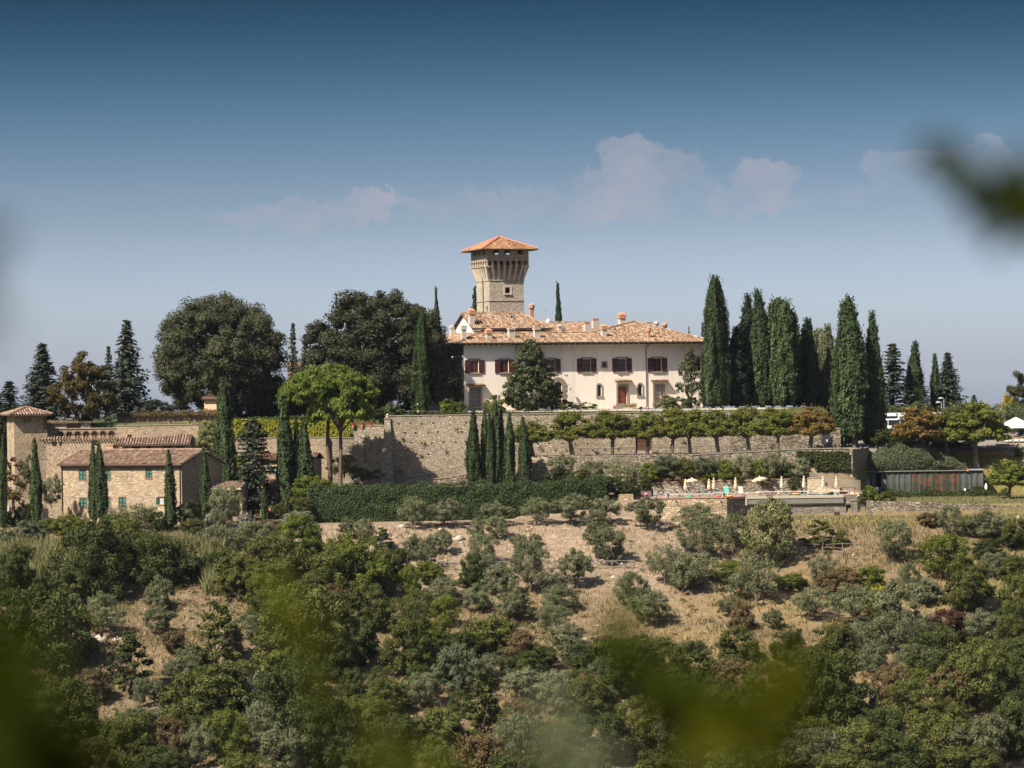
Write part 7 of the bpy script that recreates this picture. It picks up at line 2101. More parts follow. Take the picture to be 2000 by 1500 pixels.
def slope_pts(n, f, seed, y0=292, y1=364, x0=-68, x1=68):
    rg = np.random.RandomState(seed)
    X, Y = rg.uniform(x0, x1, n), rg.uniform(y0, y1, n)
    ok = rg.rand(n) < f(X, Y)
    X, Y = X[ok], Y[ok]
    return np.stack([X, Y, T(X, Y)], 1)
def in_px(X, Y, boxes):
    Z = T(X, Y)
    px = 1000 + X / Y * F + HOR * 0
    py = HOR - Z / Y * F - (px - 1000) * ROLL
    m = np.zeros(X.shape, bool)
    for (a, b, c, d) in boxes: m |= (px > a) & (px < b) & (py > c) & (py < d)
    return m
cane = [(-20, 130, 1084, 1150), (110, 215, 1080, 1140), (270, 428, 1074, 1140), (215, 300, 1080, 1108), (395, 432, 1074, 1165)]
cp_ = slope_pts(95000, lambda X, Y: in_px(X, Y, cane) * np.clip((vnoise(X / 2.5, Y / 2.5, 77) - .12) * 3, 0, 1) * .5, 5, 335, 364, -68, -30)
rg = np.random.RandomState(3)
cpts = np.repeat(cp_, 3, 0)
hs = np.repeat(rg.uniform(0, 1, len(cp_)), 3)
cpts[:, 2] += np.tile([0, .6, 1.3], len(cp_)) * (.5 + .6 * hs)
scatter_blades('giant_cane', cpts, 1.25, .13, 'lf_cane', .6, 8)
def dens_grass(X, Y):
    base = np.clip((fbm(X / 5., Y / 5., 61) - .35) * 3, .08, 1)
    bare = (Y > 343) * (X > -27) * (X < 26)
    return base * np.where(bare, .28, 1.0)
gp = slope_pts(125000, dens_grass, 6)
scatter_blades('dry_grass', gp, .5, .10, 'lf_straw', .7, 9)
gp = slope_pts(34000, lambda X, Y: np.clip((fbm(X / 4., Y / 4., 67) - .5) * 5, 0, 1) * np.where((Y > 343) * (X > -27) * (X < 26), .5, .9), 16)
scatter_blades('green_weeds', gp, .5, .12, 'lf_bush', .6, 19)
lp_ = []
rg = np.random.RandomState(44)
X, Y = rg.uniform(26, 75, 26000), rg.uniform(361, 393, 26000)
ok = ((Y < 371) & (rg.rand(26000) < .7)) | ((X > 44.5) & (Y > 372))
X, Y = X[ok], Y[ok]
scatter_blades('lawn_grass', np.stack([X, Y, T(X, Y)], 1), .22, .10, 'lf_cane', .5, 45)
# low scrub: leaf tufts in the wilder parts
def scrub(name, n, f, mat, seed, r=.5, m=16, L=.26, Wd=.14):
    p = slope_pts(n, f, seed)
    rg = np.random.RandomState(seed + 1)
    k = len(p)
    rr = r * rg.uniform(.5, 1.5, k)
    d = unit(rg.normal(size=(k * m, 3)))
    d[:, 2] = np.abs(d[:, 2])
    q = np.repeat(p, m, 0) + d * np.repeat(rr, m)[:, None] * rg.uniform(.4, 1.05, k * m)[:, None] * np.array([1.15, 1.15, .95])
    V, Fq, ti = leaf_quads(q, d + [0, 0, .2], L, Wd, .6, rg, .2, np.repeat(np.clip(rg.normal(.42, .15, k), 0, 1), m))
    o = link(name, mesh_np(name, V, Fq, ti), None, M[mat])
    tag(o, kind='stuff')
wild = lambda X, Y: np.clip((fbm(X / 7., Y / 7., 71) - .42) * 4, .06, 1) * np.where((Y > 341) * (X > -27) * (X < 26), .04, 1.0) * np.where((X > 4) * (Y > 318), .25, 1.0)
scrub('low_scrub', 4200, wild, 'lf_bush', 81)
scrub('low_scrub', 2600, wild, 'lf_bush_dk', 83, .6)
scrub('low_scrub', 2200, lambda X, Y: wild(X, Y) * .9 + .05, 'lf_bush_brown', 85, .4)
scrub('low_scrub', 1800, lambda X, Y: wild(X, Y) * .8 + .05, 'lf_rosemary', 87, .45)
# stones: loose ones on the bank, and big pale boulders
def stones(name, pts, size, mat, seed):
    rg = np.random.RandomState(seed)
    base = np.array([(1, 0, 0), (0, 1, 0), (-1, 0, 0), (0, -1, 0), (0, 0, .7), (0, 0, -.4)], float)
    fc = np.array([(0, 1, 4, 4), (1, 2, 4, 4), (2, 3, 4, 4), (3, 0, 4, 4)])
    tri = np.array([(0, 1, 4), (1, 2, 4), (2, 3, 4), (3, 0, 4)])
    n = len(pts)
    sc3 = size * rg.lognormal(0, .5, (n, 1)) * rg.uniform(.6, 1.3, (n, 3))
    a = rg.uniform(0, 6.28, n)
    B = base[None] * (1 + rg.uniform(-.3, .3, (n, 6, 3))) * sc3[:, None, :]
    Xr = B[:, :, 0] * np.cos(a)[:, None] - B[:, :, 1] * np.sin(a)[:, None]
    Yr = B[:, :, 0] * np.sin(a)[:, None] + B[:, :, 1] * np.cos(a)[:, None]
    V = np.stack([Xr, Yr, B[:, :, 2]], -1) + pts[:, None, :]
    Fq = (np.arange(n) * 6)[:, None, None] + tri[None]
    o = link(name, mesh_np(name, V.reshape(-1, 3), Fq.reshape(-1, 3), rg.rand(n * 4)), None, M[mat])
    tag(o, kind='stuff')
stones('loose_stones', slope_pts(9000, lambda X, Y: np.where((Y > 340) * (X > -28) * (X < 30), .75, .12 + .5 * (fbm(X / 4., Y / 4., 91) > .62)), 92), .10, 'rock_pale', 93)
stones('loose_stones', slope_pts(800, lambda X, Y: .1 + .9 * (fbm(X / 3., Y / 3., 95) > .64), 96), .22, 'rock_pale', 97)
for i, (px, py, w, lab) in enumerate([(785, 1030, 14, 'pale boulder under the leftmost olive at the clipped hedge'), (862, 1036, 16, 'pale boulder on the bare bank below the second hedge olive'), (897, 1054, 26, 'largest pale boulder on the bare bank'), (1040, 1032, 8, 'small pale boulder high on the bare bank'),
                                      (195, 1250, 30, 'white outcrop of broken rock beside the scraggy olive'), (230, 1252, 22, 'smaller white rock outcrop right of the scraggy olive'), (500, 1322, 40, 'broken pale rock scree on the lower left slope'), (745, 1048, 22, 'low rock outcrop near the left end of the bare bank')]):
    c = on_slope(px, py)
    R_ = w / F * c.y / 2
    rg = np.random.RandomState(200 + i)
    V, Fq, ti = lump((0, 0, 0), (R_, R_ * .8, R_ * .6), 8, 6, rg)
    V += rg.normal(0, R_ * .12, V.shape)
    o = link('boulder', mesh_np('boulder', V, Fq, ti), None, M['rock_pale'], c)
    tag(o, lab, 'boulder', 'boulders on the slope')
# rail fence with crossed braces along the path, and the wire fence at the right
def rail_fence(label, pxs, braces, name='rail_fence', h=1.05, mat='grey_wood'):
    ps_ = [on_slope(*p) for p in pxs]
    r = thing(name, label, 'fence', ps_[0])
    o0 = ps_[0]
    for p in ps_: MB().tube([p - o0 + Vector((0, 0, -.3)), p - o0 + Vector((0, 0, h))], .07, 6).build('post', M[mat], r)
    for a, b in zip(ps_[:-1], ps_[1:]):
        MB().tube([a - o0 + Vector((0, 0, h - .1)), b - o0 + Vector((0, 0, h - .1))], .05, 5).build('rail', M[mat], r)
        if braces:
            MB().tube([a - o0 + Vector((0, 0, .1)), b - o0 + Vector((0, 0, h - .15))], .045, 5).build('brace', M[mat], r)
            MB().tube([a - o0 + Vector((0, 0, h - .15)), b - o0 + Vector((0, 0, .1))], .045, 5).build('brace', M[mat], r)
    return r
rail_fence('rustic wooden rail fence with crossed braces along the slope path', [(860 + 42 * i, 1116 - (i * .35)) for i in range(10)], True)
rail_fence('short wooden rail fence piece left of the olive under the pool wall', [(1306, 1082), (1322, 1086), (1338, 1080)], True)
wf = rail_fence('wire fence on thin wooden posts on the right-hand dry bank', [(1566, 1086), (1607, 1088), (1646, 1088), (1687, 1087), (1722, 1086)], False, 'wire_fence', 1.5)
pl_ = [on_slope(a, b - 1) for a, b in ((760, 1112), (860, 1110), (1000, 1108), (1130, 1106), (1260, 1104))]
p0 = pl_[0]
lw = thing('low_wall', 'very low broken stone kerb along the slope path above the rail fence', 'low wall', p0)
mb = MB()
for a, b in zip(pl_[:-1], pl_[1:]):
    L_ = (b - a).length
    k = 0.0
    while k < L_:
        l = rnd.uniform(.5, 1.1)
        if rnd.random() < .75:
            c = a + (b - a) * (k / L_) + Vector((0, .9, 0))
            zz = Tz(c.x, c.y)
            mb.frus(c.x - p0.x, c.x - p0.x + l, c.y - p0.y, c.y - p0.y + .4, zz - p0.z - .3, c.x - p0.x + .05, c.x - p0.x + l - .05, c.y - p0.y + .05, c.y - p0.y + .35, zz - p0.z + rnd.uniform(.15, .35), rnd.random())
        k += l + rnd.uniform(0, .1)
stuff(mb.build('stones', M['stone_dry'], lw))

# ------------------------------------------------------------------ pool terrace
YP = 371.0
DZ = P(1300, 972.5, YP).z                 # deck level
YT = YP + 2.0
xa, xb = Xat(1250, YP), Xat(1417, YP)
xc, xd, xe = [Xat(p, YT) for p in (1455, 1645, 1690)]
dk = MB()
YB = 380.0
pool = (Xat(1462, YT), Xat(1641, YT), YT + .25, YT + 4.6)
dk.box(xa, xb, YP + .02, YT, DZ - .25, DZ).box(xa, pool[0], YT, YB, DZ - .25, DZ).box(pool[1], Xat(1671, YT), YT + .32, YB, DZ - .25, DZ).box(pool[0], pool[1], pool[3], YB, DZ - .25, DZ)
dk.prism([(xb, YP + .03, DZ - .25), (xc, YT, DZ - .25), (xb, YT, DZ - .25)], (0, 0, .25))
o = dk.build('pool_terrace', M['cotto_paving']); tag(o, kind='structure')
w = MB().box(pool[0], pool[1], pool[2], pool[3], DZ - .6, DZ - .05)
o = w.build('pool_water', M['pool_water']); tag(o, kind='structure')
r = rubble_wall('pool_wall', 'warm rubble stone wall under the pool loungers, with two black spotlights', [(xa, YP), (xb, YP)], [DZ - .1, DZ - .1], [-15.2, -15.2], 'stone_pool', .5, (), 'pool wall', 'cotto_paving')
for px in (1321, 1408):
    c = P(px, 981, YP) - r.location
    MB().tube([(c.x, 0, c.z + .2), (c.x, -.14, c.z + .1), (c.x + .03, -.2, c.z - .12)], .07, 6).build('spotlight', M['iron'], r)
rubble_wall('pool_wall', 'dark shaded stone return of the pool wall beside the concrete tank', [(xb + .01, YP), (xc - .02, YT + .3)], [DZ - .01, DZ - .01], [-15.2, -15.2], 'stone_dry', .4, (), 'pool wall')
tank = thing('pool_tank', 'grey stone pool tank with a long pale concrete lip and a drip pipe', 'pool tank', (xc, YT, -15.2))
L_ = xd - xc
t0 = DZ + 15.2
mb = MB(); mb.facade((0, .3, 0), (1, 0, 0), (0, 1, 0), L_, 0, t0 - 1.0, [], .2)
mb.build('wall', M['stone_grey'], tank)
MB().box(.1, L_, .02, .24, t0 - .98, t0 - .32).build('lip', M['concrete'], tank)
MB().box(.1, L_, -.05, .24, t0 - .316, t0 - .02).build('coping', M['cream_coping'], tank)
MB().box(-.15, .095, -.08, .5, t0 - 1.1, t0 - .02).build('pier', M['cream_coping'], tank)
MB().tube([(Xat(1545, YT) - xc, .18, t0 - 1.12), (L_, .18, t0 - 1.05)], .09, 6).build('drip_pipe', M['concrete'], tank)
sr = rubble_wall('pool_wall', 'grey stone wall with a narrow dark door right of the pool tank', [(xd + .01, YT + .3), (Xat(1672, YT), YT + .3), (Xat(1672.5, YT), YT + .3), (Xat(1702, YT), YT + 1.5)],
                 [DZ - .02, DZ - .02, DZ - .25, DZ - 1.3], [-15.2] * 4, 'stone_grey', .5, [(0, Xat(1650, YT) - xd, Xat(1660, YT) - xd, zat(1655, 1012, YT), zat(1655, 985, YT))], 'pool wall')
MB().box(Xat(1650, YT) - xd, Xat(1660, YT) - xd, .33, .36, zat(1655, 1012, YT) + 15.2, zat(1655, 985, YT) + 15.2).build('door', M['awning_grey'], sr)
bx_ = thing('dark_bin', 'dark brown box leaning at the foot of the pool tank by the door', 'bin', P(1629, 1012, YT - .7))
MB().frus(0, .72, -.25, .25, 0, .03, .69, -.2, .2, .66).build('body', M['door_brown'], bx_)
MB().box(-.04, .76, -.29, .29, .662, .72).build('lid', M['door_brown'], bx_)
# back wall of the terrace and the bright stepped wall with the reed screen
rubble_wall('pool_back_wall', 'dark stone wall behind the pool loungers, bright at its left end', [(Xat(1262, YB), YB), (Xat(1330, YB), YB), (Xat(1480, YB), YB), (Xat(1576, YB), YB)],
            [zat(1262, 946, YB), zat(1330, 941, YB), zat(1480, 939, YB), zat(1576, 935, YB)], [DZ - .5] * 4, 'stone_dry', .5, (), 'terrace wall', 'cotto_paving')
bw2 = rubble_wall('pool_side_wall', 'bright cream stone wall stepping down in front of the reed screen', [(Xat(1575, 379), 379.2), (Xat(1599, 379), 378.8), (Xat(1611, 378), 378.3), (Xat(1680, 376), 375.5)],
            [zat(1575, 934.5, 379), zat(1599, 934.5, 378.6), zat(1611, 952, 378.3), zat(1680, 961, 375.5)], [DZ - .3] * 4, 'stone_bright', .4, (), 'terrace wall', 'cotto_paving')
rs2 = thing('reed_screen', 'grey-brown reed screen sloping down to the right of the cream wall', 'reed screen', (Xat(1580, 380), 379.8, DZ))
pts_t = [(1580, 922), (1596, 924), (1607, 923), (1609, 931), (1640, 934.5), (1681, 938)]
pts_b = [(1580, 945), (1596, 950), (1607, 955), (1609, 956), (1640, 962), (1681, 966)]
rg = np.random.RandomState(5)
for i in range(len(pts_t) - 1):
    mb = MB()
    (a, ta), (b, tb2) = pts_t[i], pts_t[i + 1]
    (_, ba), (_, bb) = pts_b[i], pts_b[i + 1]
    n = max(3, int((b - a) / .9))
    for k in range(n):
        f0, f1 = k / n, (k + 1) / n
        Yk = 379.75 - 3.2 * ((a + (b - a) * f0) - 1580) / 100
        A = P(a + (b - a) * f0, ta + (tb2 - ta) * f0 + rg.uniform(-.6, .6), Yk); Bq = P(a + (b - a) * f1, ba + (bb - ba) * f1, Yk)
        o_ = rs2.location
        mb.box(A.x - o_.x, Bq.x - o_.x - .004, Yk - o_.y + rg.uniform(-.03, .03), Yk - o_.y + .05, Bq.z - o_.z, A.z - o_.z, rg.rand())
    mb.build('reed_panel', M['reed_screen'], rs2)
hr = thing('handrail', 'dark steel handrail at the right end of the pool terrace', 'handrail', (Xat(1643, 372), 372.2, DZ))
mb = MB().tube([(0, 0, .95), (Xat(1667, 372) - Xat(1643, 372), 0, .95), (Xat(1678, 372) - Xat(1643, 372), 0, .2)], .03, 5)
mb.build('rail', M['iron'], hr)
for px in (1646, 1656, 1667): MB().tube([(Xat(px, 372) - Xat(1643, 372), 0, 0), (Xat(px, 372) - Xat(1643, 372), 0, .95)], .025, 5).build('post', M['iron'], hr)
# stone steps pier left of the terrace, with a small iron gate and dark screen
rubble_wall('stone_pier', 'pale stone pier and steps at the left end of the pool terrace', [(Xat(1206, YP), YP - .5), (Xat(1234, YP), YP - .5)], [zat(1220, 966, YP), zat(1220, 965, YP)], [-15, -15], 'stone_pool', .9, (), 'stone pier')
gt = thing('iron_gate', 'small black iron gate at the pale stone steps', 'gate', (Xat(1222, YP - 1), YP - 1.0, zat(1228, 997, YP - 1)))
mb = MB()
for k in range(6): mb.box(k * .14 - .012, k * .14 + .012, -.012, .012, 0, 1.0)
mb.box(0, .7, -.015, .015, .08, .11).box(0, .7, -.015, .015, .95, .98)
mb.build('bars', M['iron'], gt)
ds_ = thing('wooden_screen', 'dark slatted wooden screen at the left end of the pool terrace', 'screen', (Xat(1244, 374), 374.0, DZ))
for k in range(10): MB().box(k * .16, k * .16 + .14, -.02, .02, 0, .8 if k < 4 else .75).build('slat', M['grey_wood'], ds_)

# parasols
def parasol(px, ptop, pbase, wpx, label, is_open, Y, tilt=0.0):
    b = P(px, pbase, Y)
    b.z = DZ
    h = P(px, ptop, Y).z - DZ
    r = thing('parasol', label, 'parasol', b, 0, 'cream parasols by the pool')
    MB().tube([(0, 0, .04), (0, 0, h - .03)], .035, 6).build('pole', M['white_paint'], r)
    MB().lathe([(.3, 0), (.3, .05), (.08, .08), (.06, .25)], 10).build('base', M['concrete'], r)
    mb = MB()
    if is_open:
        R_ = wpx / F * Y / 2
        n = 8
        for k in range(n):
            a0, a1 = 2 * math.pi * k / n, 2 * math.pi * (k + 1) / n
            q = lambda a, rr, z: (rr * math.cos(a), rr * math.sin(a), h + z + tilt * rr * math.cos(a))
            c = .34 * R_
            mb.face([q(a0, .04, 0), q(a0, R_ * .55, -c * .42), q(a1, R_ * .55, -c * .42), q(a1, .04, 0)])
            mb.face([q(a0, R_ * .55, -c * .42), q(a0, R_, -c), q((a0 + a1) / 2, R_ * .97, -c * .92), q(a1, R_, -c), q(a1, R_ * .55, -c * .42)])
            mb.face([q(a0, R_, -c), q(a0, R_, -c - .2), q((a0 + a1) / 2, R_ * .97, -c * .92 - .16), q((a0 + a1) / 2, R_ * .97, -c * .92)])
            mb.face([q((a0 + a1) / 2, R_ * .97, -c * .92), q((a0 + a1) / 2, R_ * .97, -c * .92 - .16), q(a1, R_, -c - .2), q(a1, R_, -c)])
        cp = mb.build('canopy', M['cream_canvas'], r)
        for k in range(n):
            a0 = 2 * math.pi * k / n
            MB().tube([(0, 0, h - .1), (R_ * .98 * math.cos(a0), R_ * .98 * math.sin(a0), h - .34 * R_ - .03 + tilt * R_ * math.cos(a0))], .012, 4).build('rib', M['bare_wood'], r)
        MB().lathe([(.1, -.02), (.09, .06), (.02, .14)], 8, (0, 0, h)).build('finial', M['cream_canvas'], r)
    else:
        mb.lathe([(.07, h * .36), (.22, h * .38), (.25, h * .5), (.17, h * .72), (.19, h * .76), (.08, h * .92), (.12, h * .93), (.10, h * .98), (.02, h)], 8)
        mb.build('folded_canopy', M['cream_canvas'], r)
    return r
parasol(1352, 934, 964, 27, 'open cream parasol at the left of the pool terrace', True, 376)
parasol(1484, 931, 962, 31, 'open cream parasol tilted to the left above the upright lounger', True, 375.5, .13)
for px, pt, lab in ((1339, 935, 'folded cream parasol left of the left open parasol'), (1385, 935, 'folded cream parasol, left of the close pair'), (1394.5, 933, 'folded cream parasol, right of the close pair'), (1437, 932, 'folded cream parasol beside the white upright lounger'),
                    (1527, 930, 'folded cream parasol right of the tilted open one'), (1570.5, 929, 'folded cream parasol at the left edge of the cream wall'), (1608, 929, 'folded cream parasol at the step of the cream wall'), (1634, 929.5, 'folded cream parasol in front of the reed screen')):
    parasol(px, pt, 963, 0, lab, False, 376.5)
# loungers
def lounger(px, label, back, cloth, rot, Y=374.5, hood=False, towel=None, flip=False):
    b = P(px, 965, Y); b.z = DZ
    r = thing('sun_lounger', label, 'sun lounger', b, rot, 'sun loungers by the pool')
    mb = MB().box(-.95, .95, -.33, -.28, .33, .38).box(-.95, .95, .28, .33, .33, .38).box(-.95, -.9, -.28, .28, .33, .38).box(.9, .95, -.28, .28, .33, .38)
    mb.build('frame', M['white_paint'], r)
    for x in (-.8, .7):
        for y in (-.3, .3): MB().box(x - .025, x + .025, y - .025, y + .025, 0, .33).build('leg', M['white_paint'], r)
    MB().box(-.25, .9, -.28, .28, .36, .395).build('seat', M[cloth], r)
    c, s = math.cos(back), math.sin(back)
    MB().prism([(-.25, -.3, .38), (-.25, .3, .38), (-.25 - .8 * c, .3, .38 + .8 * s), (-.25 - .8 * c, -.3, .38 + .8 * s)], (.04 * s, 0, .04 * c)).build('backrest', M[cloth], r)
    if hood:
        MB().box(-.25 - .8 * c - .05, -.25 - .8 * c + .55, -.34, .34, .38 + .8 * s + .3, .38 + .8 * s + .34).build('sunshade', M['lounger_cloth'], r)
        for y in (-.33, .33): MB().tube([(-.25 - .4 * c, y, .38 + .4 * s), (-.25 - .8 * c + .2, y, .38 + .8 * s + .3)], .015, 4).build('arm', M['white_paint'], r)
    if towel:
        MB().prism([(-.22, -.32, .42), (-.22, .32, .42), (-.27 - .82 * c, .32, .43 + .82 * s), (-.27 - .82 * c, -.32, .43 + .82 * s)], (.03 * s, 0, .03 * c)).build('towel', M[towel], r)
    return r
D_ = math.radians
lounger(1313, 'white sun lounger with raised back, leftmost by the pool', .9, 'lounger_cloth', D_(-20), 373.4)
lounger(1323, 'white sun lounger with brown seat, second from the left', .8, 'tan_mesh', D_(-25), 374.2)
lounger(1334, 'white sun lounger with raised back beneath the left open parasol', .85, 'lounger_cloth', D_(-20), 374.4)
lounger(1341, 'white sun lounger with brown mesh, fourth from the left', .75, 'tan_mesh', D_(-15), 373.6)
lounger(1352, 'white sun lounger with a sunshade under the left open parasol', .8, 'lounger_cloth', D_(-12), 373.2, True)
lounger(1380, 'teal draped sun lounger with a white sunshade', .9, 'teal_towel', D_(-12), 373.2, True, 'teal_towel')
lounger(1407, 'teal towelled sun lounger, left of the teal pair', .6, 'lounger_cloth', D_(-40), 376.5, False, 'teal_towel')
lounger(1421, 'teal towelled sun lounger with upright back, right of the teal pair', 1.15, 'lounger_cloth', D_(-70), 375.0, False, 'teal_towel')
lounger(1448, 'white sun lounger with a wide upright back facing the camera', 1.3, 'lounger_cloth', D_(-80), 374.5)
lounger(1470, 'white sun lounger with a tan upright back under the tilted parasol', 1.1, 'tan_mesh', D_(-25), 374.5)
for i, px in enumerate((1492, 1511, 1530, 1552, 1572, 1590, 1609, 1628, 1646)):
    lounger(px, 'flat empty white sun lounger behind the water, ' + ORD[i] + ' in the row from the left', .02, 'tan_mesh', D_(-8), 378.2 - (i > 4) * .6 - (i > 6) * .8)
def floaty(px, py, w, mat, label, Y=373.0):
    b = P(px, py, Y); b.z = DZ
    r = thing('pool_float', label, 'pool float', b)
    R_ = w / F * Y / 2
    pts = [(R_ * math.cos(a) * .7, R_ * .6 * math.sin(a), .1) for a in [k * 2 * math.pi / 10 for k in range(11)]]
    MB().tube(pts, .1, 6, caps=False).build('ring', M[mat], r)
    MB().lathe([(R_ * .55, .0), (R_ * .55, .05)], 10, (0, 0, 0), .5, 1, .8).build('mat', M[mat], r)
floaty(1345, 969, 9, 'green_float', 'green pool float among the left loungers', 372.2); floaty(1403, 968, 12, 'red_float', 'red pool float left of the orange one', 372.4); floaty(1424, 969, 18, 'orange_float', 'orange pool float at the left end of the pool', 372.0)
floaty(1555, 964.5, 18, 'orange_float', 'orange pool float with a white towel behind the pool', 377.6); floaty(1614, 967, 9, 'red_float', 'small red pool float at the right end of the water', 377.4); floaty(1521, 964, 5, 'orange_float', 'tiny orange ball-like float behind the pool', 377.5)
for px, lab in ((1305.5, 'black bollard lamp on the pool edge, left one'), (1414.5, 'black bollard lamp on the pool edge, at the pool corner')):
    b = P(px, 968, 371.6); b.z = DZ
    r = thing('bollard_lamp', lab, 'bollard lamp', b)
    MB().lathe([(.09, 0), (.09, .38)], 8).build('post', M['iron'], r); MB().lathe([(.14, .38), (.15, .44), (.04, .5)], 8).build('cap', M['iron'], r)
b = P(1262, 969, 372); b.z = DZ
r = thing('flower_pot', 'terracotta pot of pink flowers at the left end of the pool terrace', 'flower pot', b)
MB().lathe([(.14, 0), (.2, .3), (.22, .31)], 10).build('pot', M['terracotta'], r); MB().lathe([(.1, .3), (.26, .42), (.22, .55), (.05, .62)], 9).build('flowers', M['pink_flower'], r)
b = P(1282, 968.5, 372.5); b.z = DZ
r = thing('garden_chair', 'white plastic garden chair at the left of the pool terrace', 'chair', b, D_(30))
MB().box(-.25, .25, -.25, .25, .42, .46).build('seat', M['white_paint'], r); MB().box(-.25, .25, .21, .25, .46, .9).build('backrest', M['white_paint'], r)
for x in (-.22, .22):
    for y in (-.22, .22): MB().box(x - .025, x + .025, y - .025, y + .025, 0, .42).build('leg', M['white_paint'], r)

# ------------------------------------------------------------------ camouflage sheds, lamps, ladder
YS_ = 394.5
zf_, zt2 = P(1780, 966, YS_).z, P(1780, 921, YS_).z
def shed(label, pa, pb, n, mats_, name='canvas_shed'):
    xa_, xb_ = Xat(pa, YS_), Xat(pb, YS_)
    r = thing(name, label, 'shed', (xa_, YS_, zf_))
    W_ = (xb_ - xa_) / n
    h = zt2 - zf_
    for i in range(n):
        mb = MB()
        m = 5
        for k in range(m):            # slack canvas
            u0, u1 = i * W_ + .06 + (W_ - .12) * k / m, i * W_ + .06 + (W_ - .12) * (k + 1) / m
            d0, d1 = .06 * math.sin(k * 2.1 + i), .06 * math.sin((k + 1) * 2.1 + i)
            for z0, z1, e0, e1 in ((0, h * .5, .0, .1), (h * .5, h - .05, .1, 0)):
                mb.face([(u0, d0 - e0, z0), (u1, d1 - e0, z0), (u1, d1 - e1, z1), (u0, d0 - e1, z1)])
        mb.build('canvas_panel', M[mats_[i % len(mats_)]], r)
    for i in range(n + 1):
        MB().box(i * W_ - .05, i * W_ + .05, -.09, .02, -.2, h).build('post', M['green_metal'], r)
    MB().box(-.15, n * W_ + .15, -.25, 3.0, h + .003, h + .09).build('roof', M['concrete'], r)
    MB().box(.0, n * W_, 2.7, 2.75, -.2, h).build('back_wall', M['tarp_grey'], r)
    return r
shed('right camouflage canvas shed with green posts and brown-green panels', 1730, 1918, 8, ['tarp_grey', 'tarp_grey', 'camouflage', 'camouflage', 'camouflage', 'camouflage', 'tarp_grey', 'tarp_grey'])
shed('left dark canvas shed behind the reed screen and the ladder', 1608, 1708, 5, ['tarp_grey'])
vp = thing('pipe', 'pale horizontal pipe on the right end of the shed roof', 'pipe', P(1888, 919, YS_ - .2))
MB().tube([(0, 0, .1), (2.1, 0, .1)], .09, 8).build('tube', M['steel'], vp); MB().box(.0, .25, -.12, .12, -.1, .25).build('cowl', M['terracotta'], vp)
gap = thing('shed_flap', 'dark gap between the sheds with a grey half-drawn curtain', 'curtain', (Xat(1708, YS_), YS_ + .4, zf_))
w_ = Xat(1730, YS_) - Xat(1708, YS_)
MB().box(.05, w_, 1.6, 1.65, -.2, 2.9).build('back', M['dark_void'], gap)
mb = MB()
for k in range(6): mb.box(w_ * .55 + k * w_ * .07, w_ * .55 + (k + 1) * w_ * .07 - .005, .02 * (k % 2) + .3, .08 + .02 * (k % 2) + .3, 0, 2.75)
mb.build('curtain', M['concrete'], gap)
MB().box(-.1, w_ + .1, -.3, 1.7, 2.93, 3.0).build('roof', M['awning_grey'], gap)
lad = thing('ladder', 'leaning aluminium ladder against the left canvas shed', 'ladder', P(1698, 964, 391.6))
tp = P(1691, 930.5, YS_ - .2) - lad.location
for sg in (-.22, .22): MB().tube([(sg, 0, -.1), (tp.x + sg, tp.y, tp.z)], .04, 5).build('stile', M['steel'], lad)
for k in range(1, 9):
    f = k / 9
    MB().tube([(tp.x * f - .22, tp.y * f, tp.z * f), (tp.x * f + .22, tp.y * f, tp.z * f)], .028, 5).build('rung', M['steel'], lad)
def glamp(px, pt, pb, Y, label):
    b = P(px, pb, Y)
    r = thing('garden_lamp', label, 'garden lamp', b)
    h = P(px, pt, Y).z - b.z
    MB().box(-.09, .09, -.09, .09, -.2, h * .52).build('post', M['rubber'], r)
    MB().lathe([(.12, h * .52), (.24, h * .6), (.25, h * .85), (.12, h)], 10).build('globe', M['white_canvas'], r)
glamp(1712.5, 951, 968, 390, 'white-headed garden lamp on a dark post by the dark shed gap'); glamp(1685, 900, 914, 398, 'white-headed garden lamp at the left edge of the rosemary bank')
brl = thing('barrel', 'blue plastic barrel inside the dark shed gap', 'barrel', P(1720, 962, YS_ + .1))
MB().lathe([(.25, 0), (.3, .1), (.3, .55), (.24, .66), (.22, .68)], 12).build('body', M['blue_plastic'], brl); MB().lathe([(.23, .683), (.23, .71)], 12).build('lid', M['blue_plastic'], brl)
for px, py, w, h, lab in ((1926, 953, 6, 9, 'white sack beside the right end of the camouflage shed'), (1885, 959, 5, 5, 'small white pot before the camouflage shed')):
    b = P(px, py, 392.6)
    r = thing('sack' if px > 1900 else 'flower_pot', lab, 'sack' if px > 1900 else 'pot', b)
    s_ = w / F * 392 / 2
    MB().lathe([(s_ * .8, -.3), (s_, .1), (s_ * .8, .3), (s_ * .3, h / F * 392)], 9).build('body', M['white_canvas'], r)
st = thing('garden_steps', 'short wooden steps by the fruit tree on the lawn', 'steps', P(1962, 976, 386))
for k in range(4): MB().box(k * .12, k * .12 + .9, k * .3, k * .3 + .3, k * .25 - .05, k * .25).build('tread', M['grey_wood'], st)

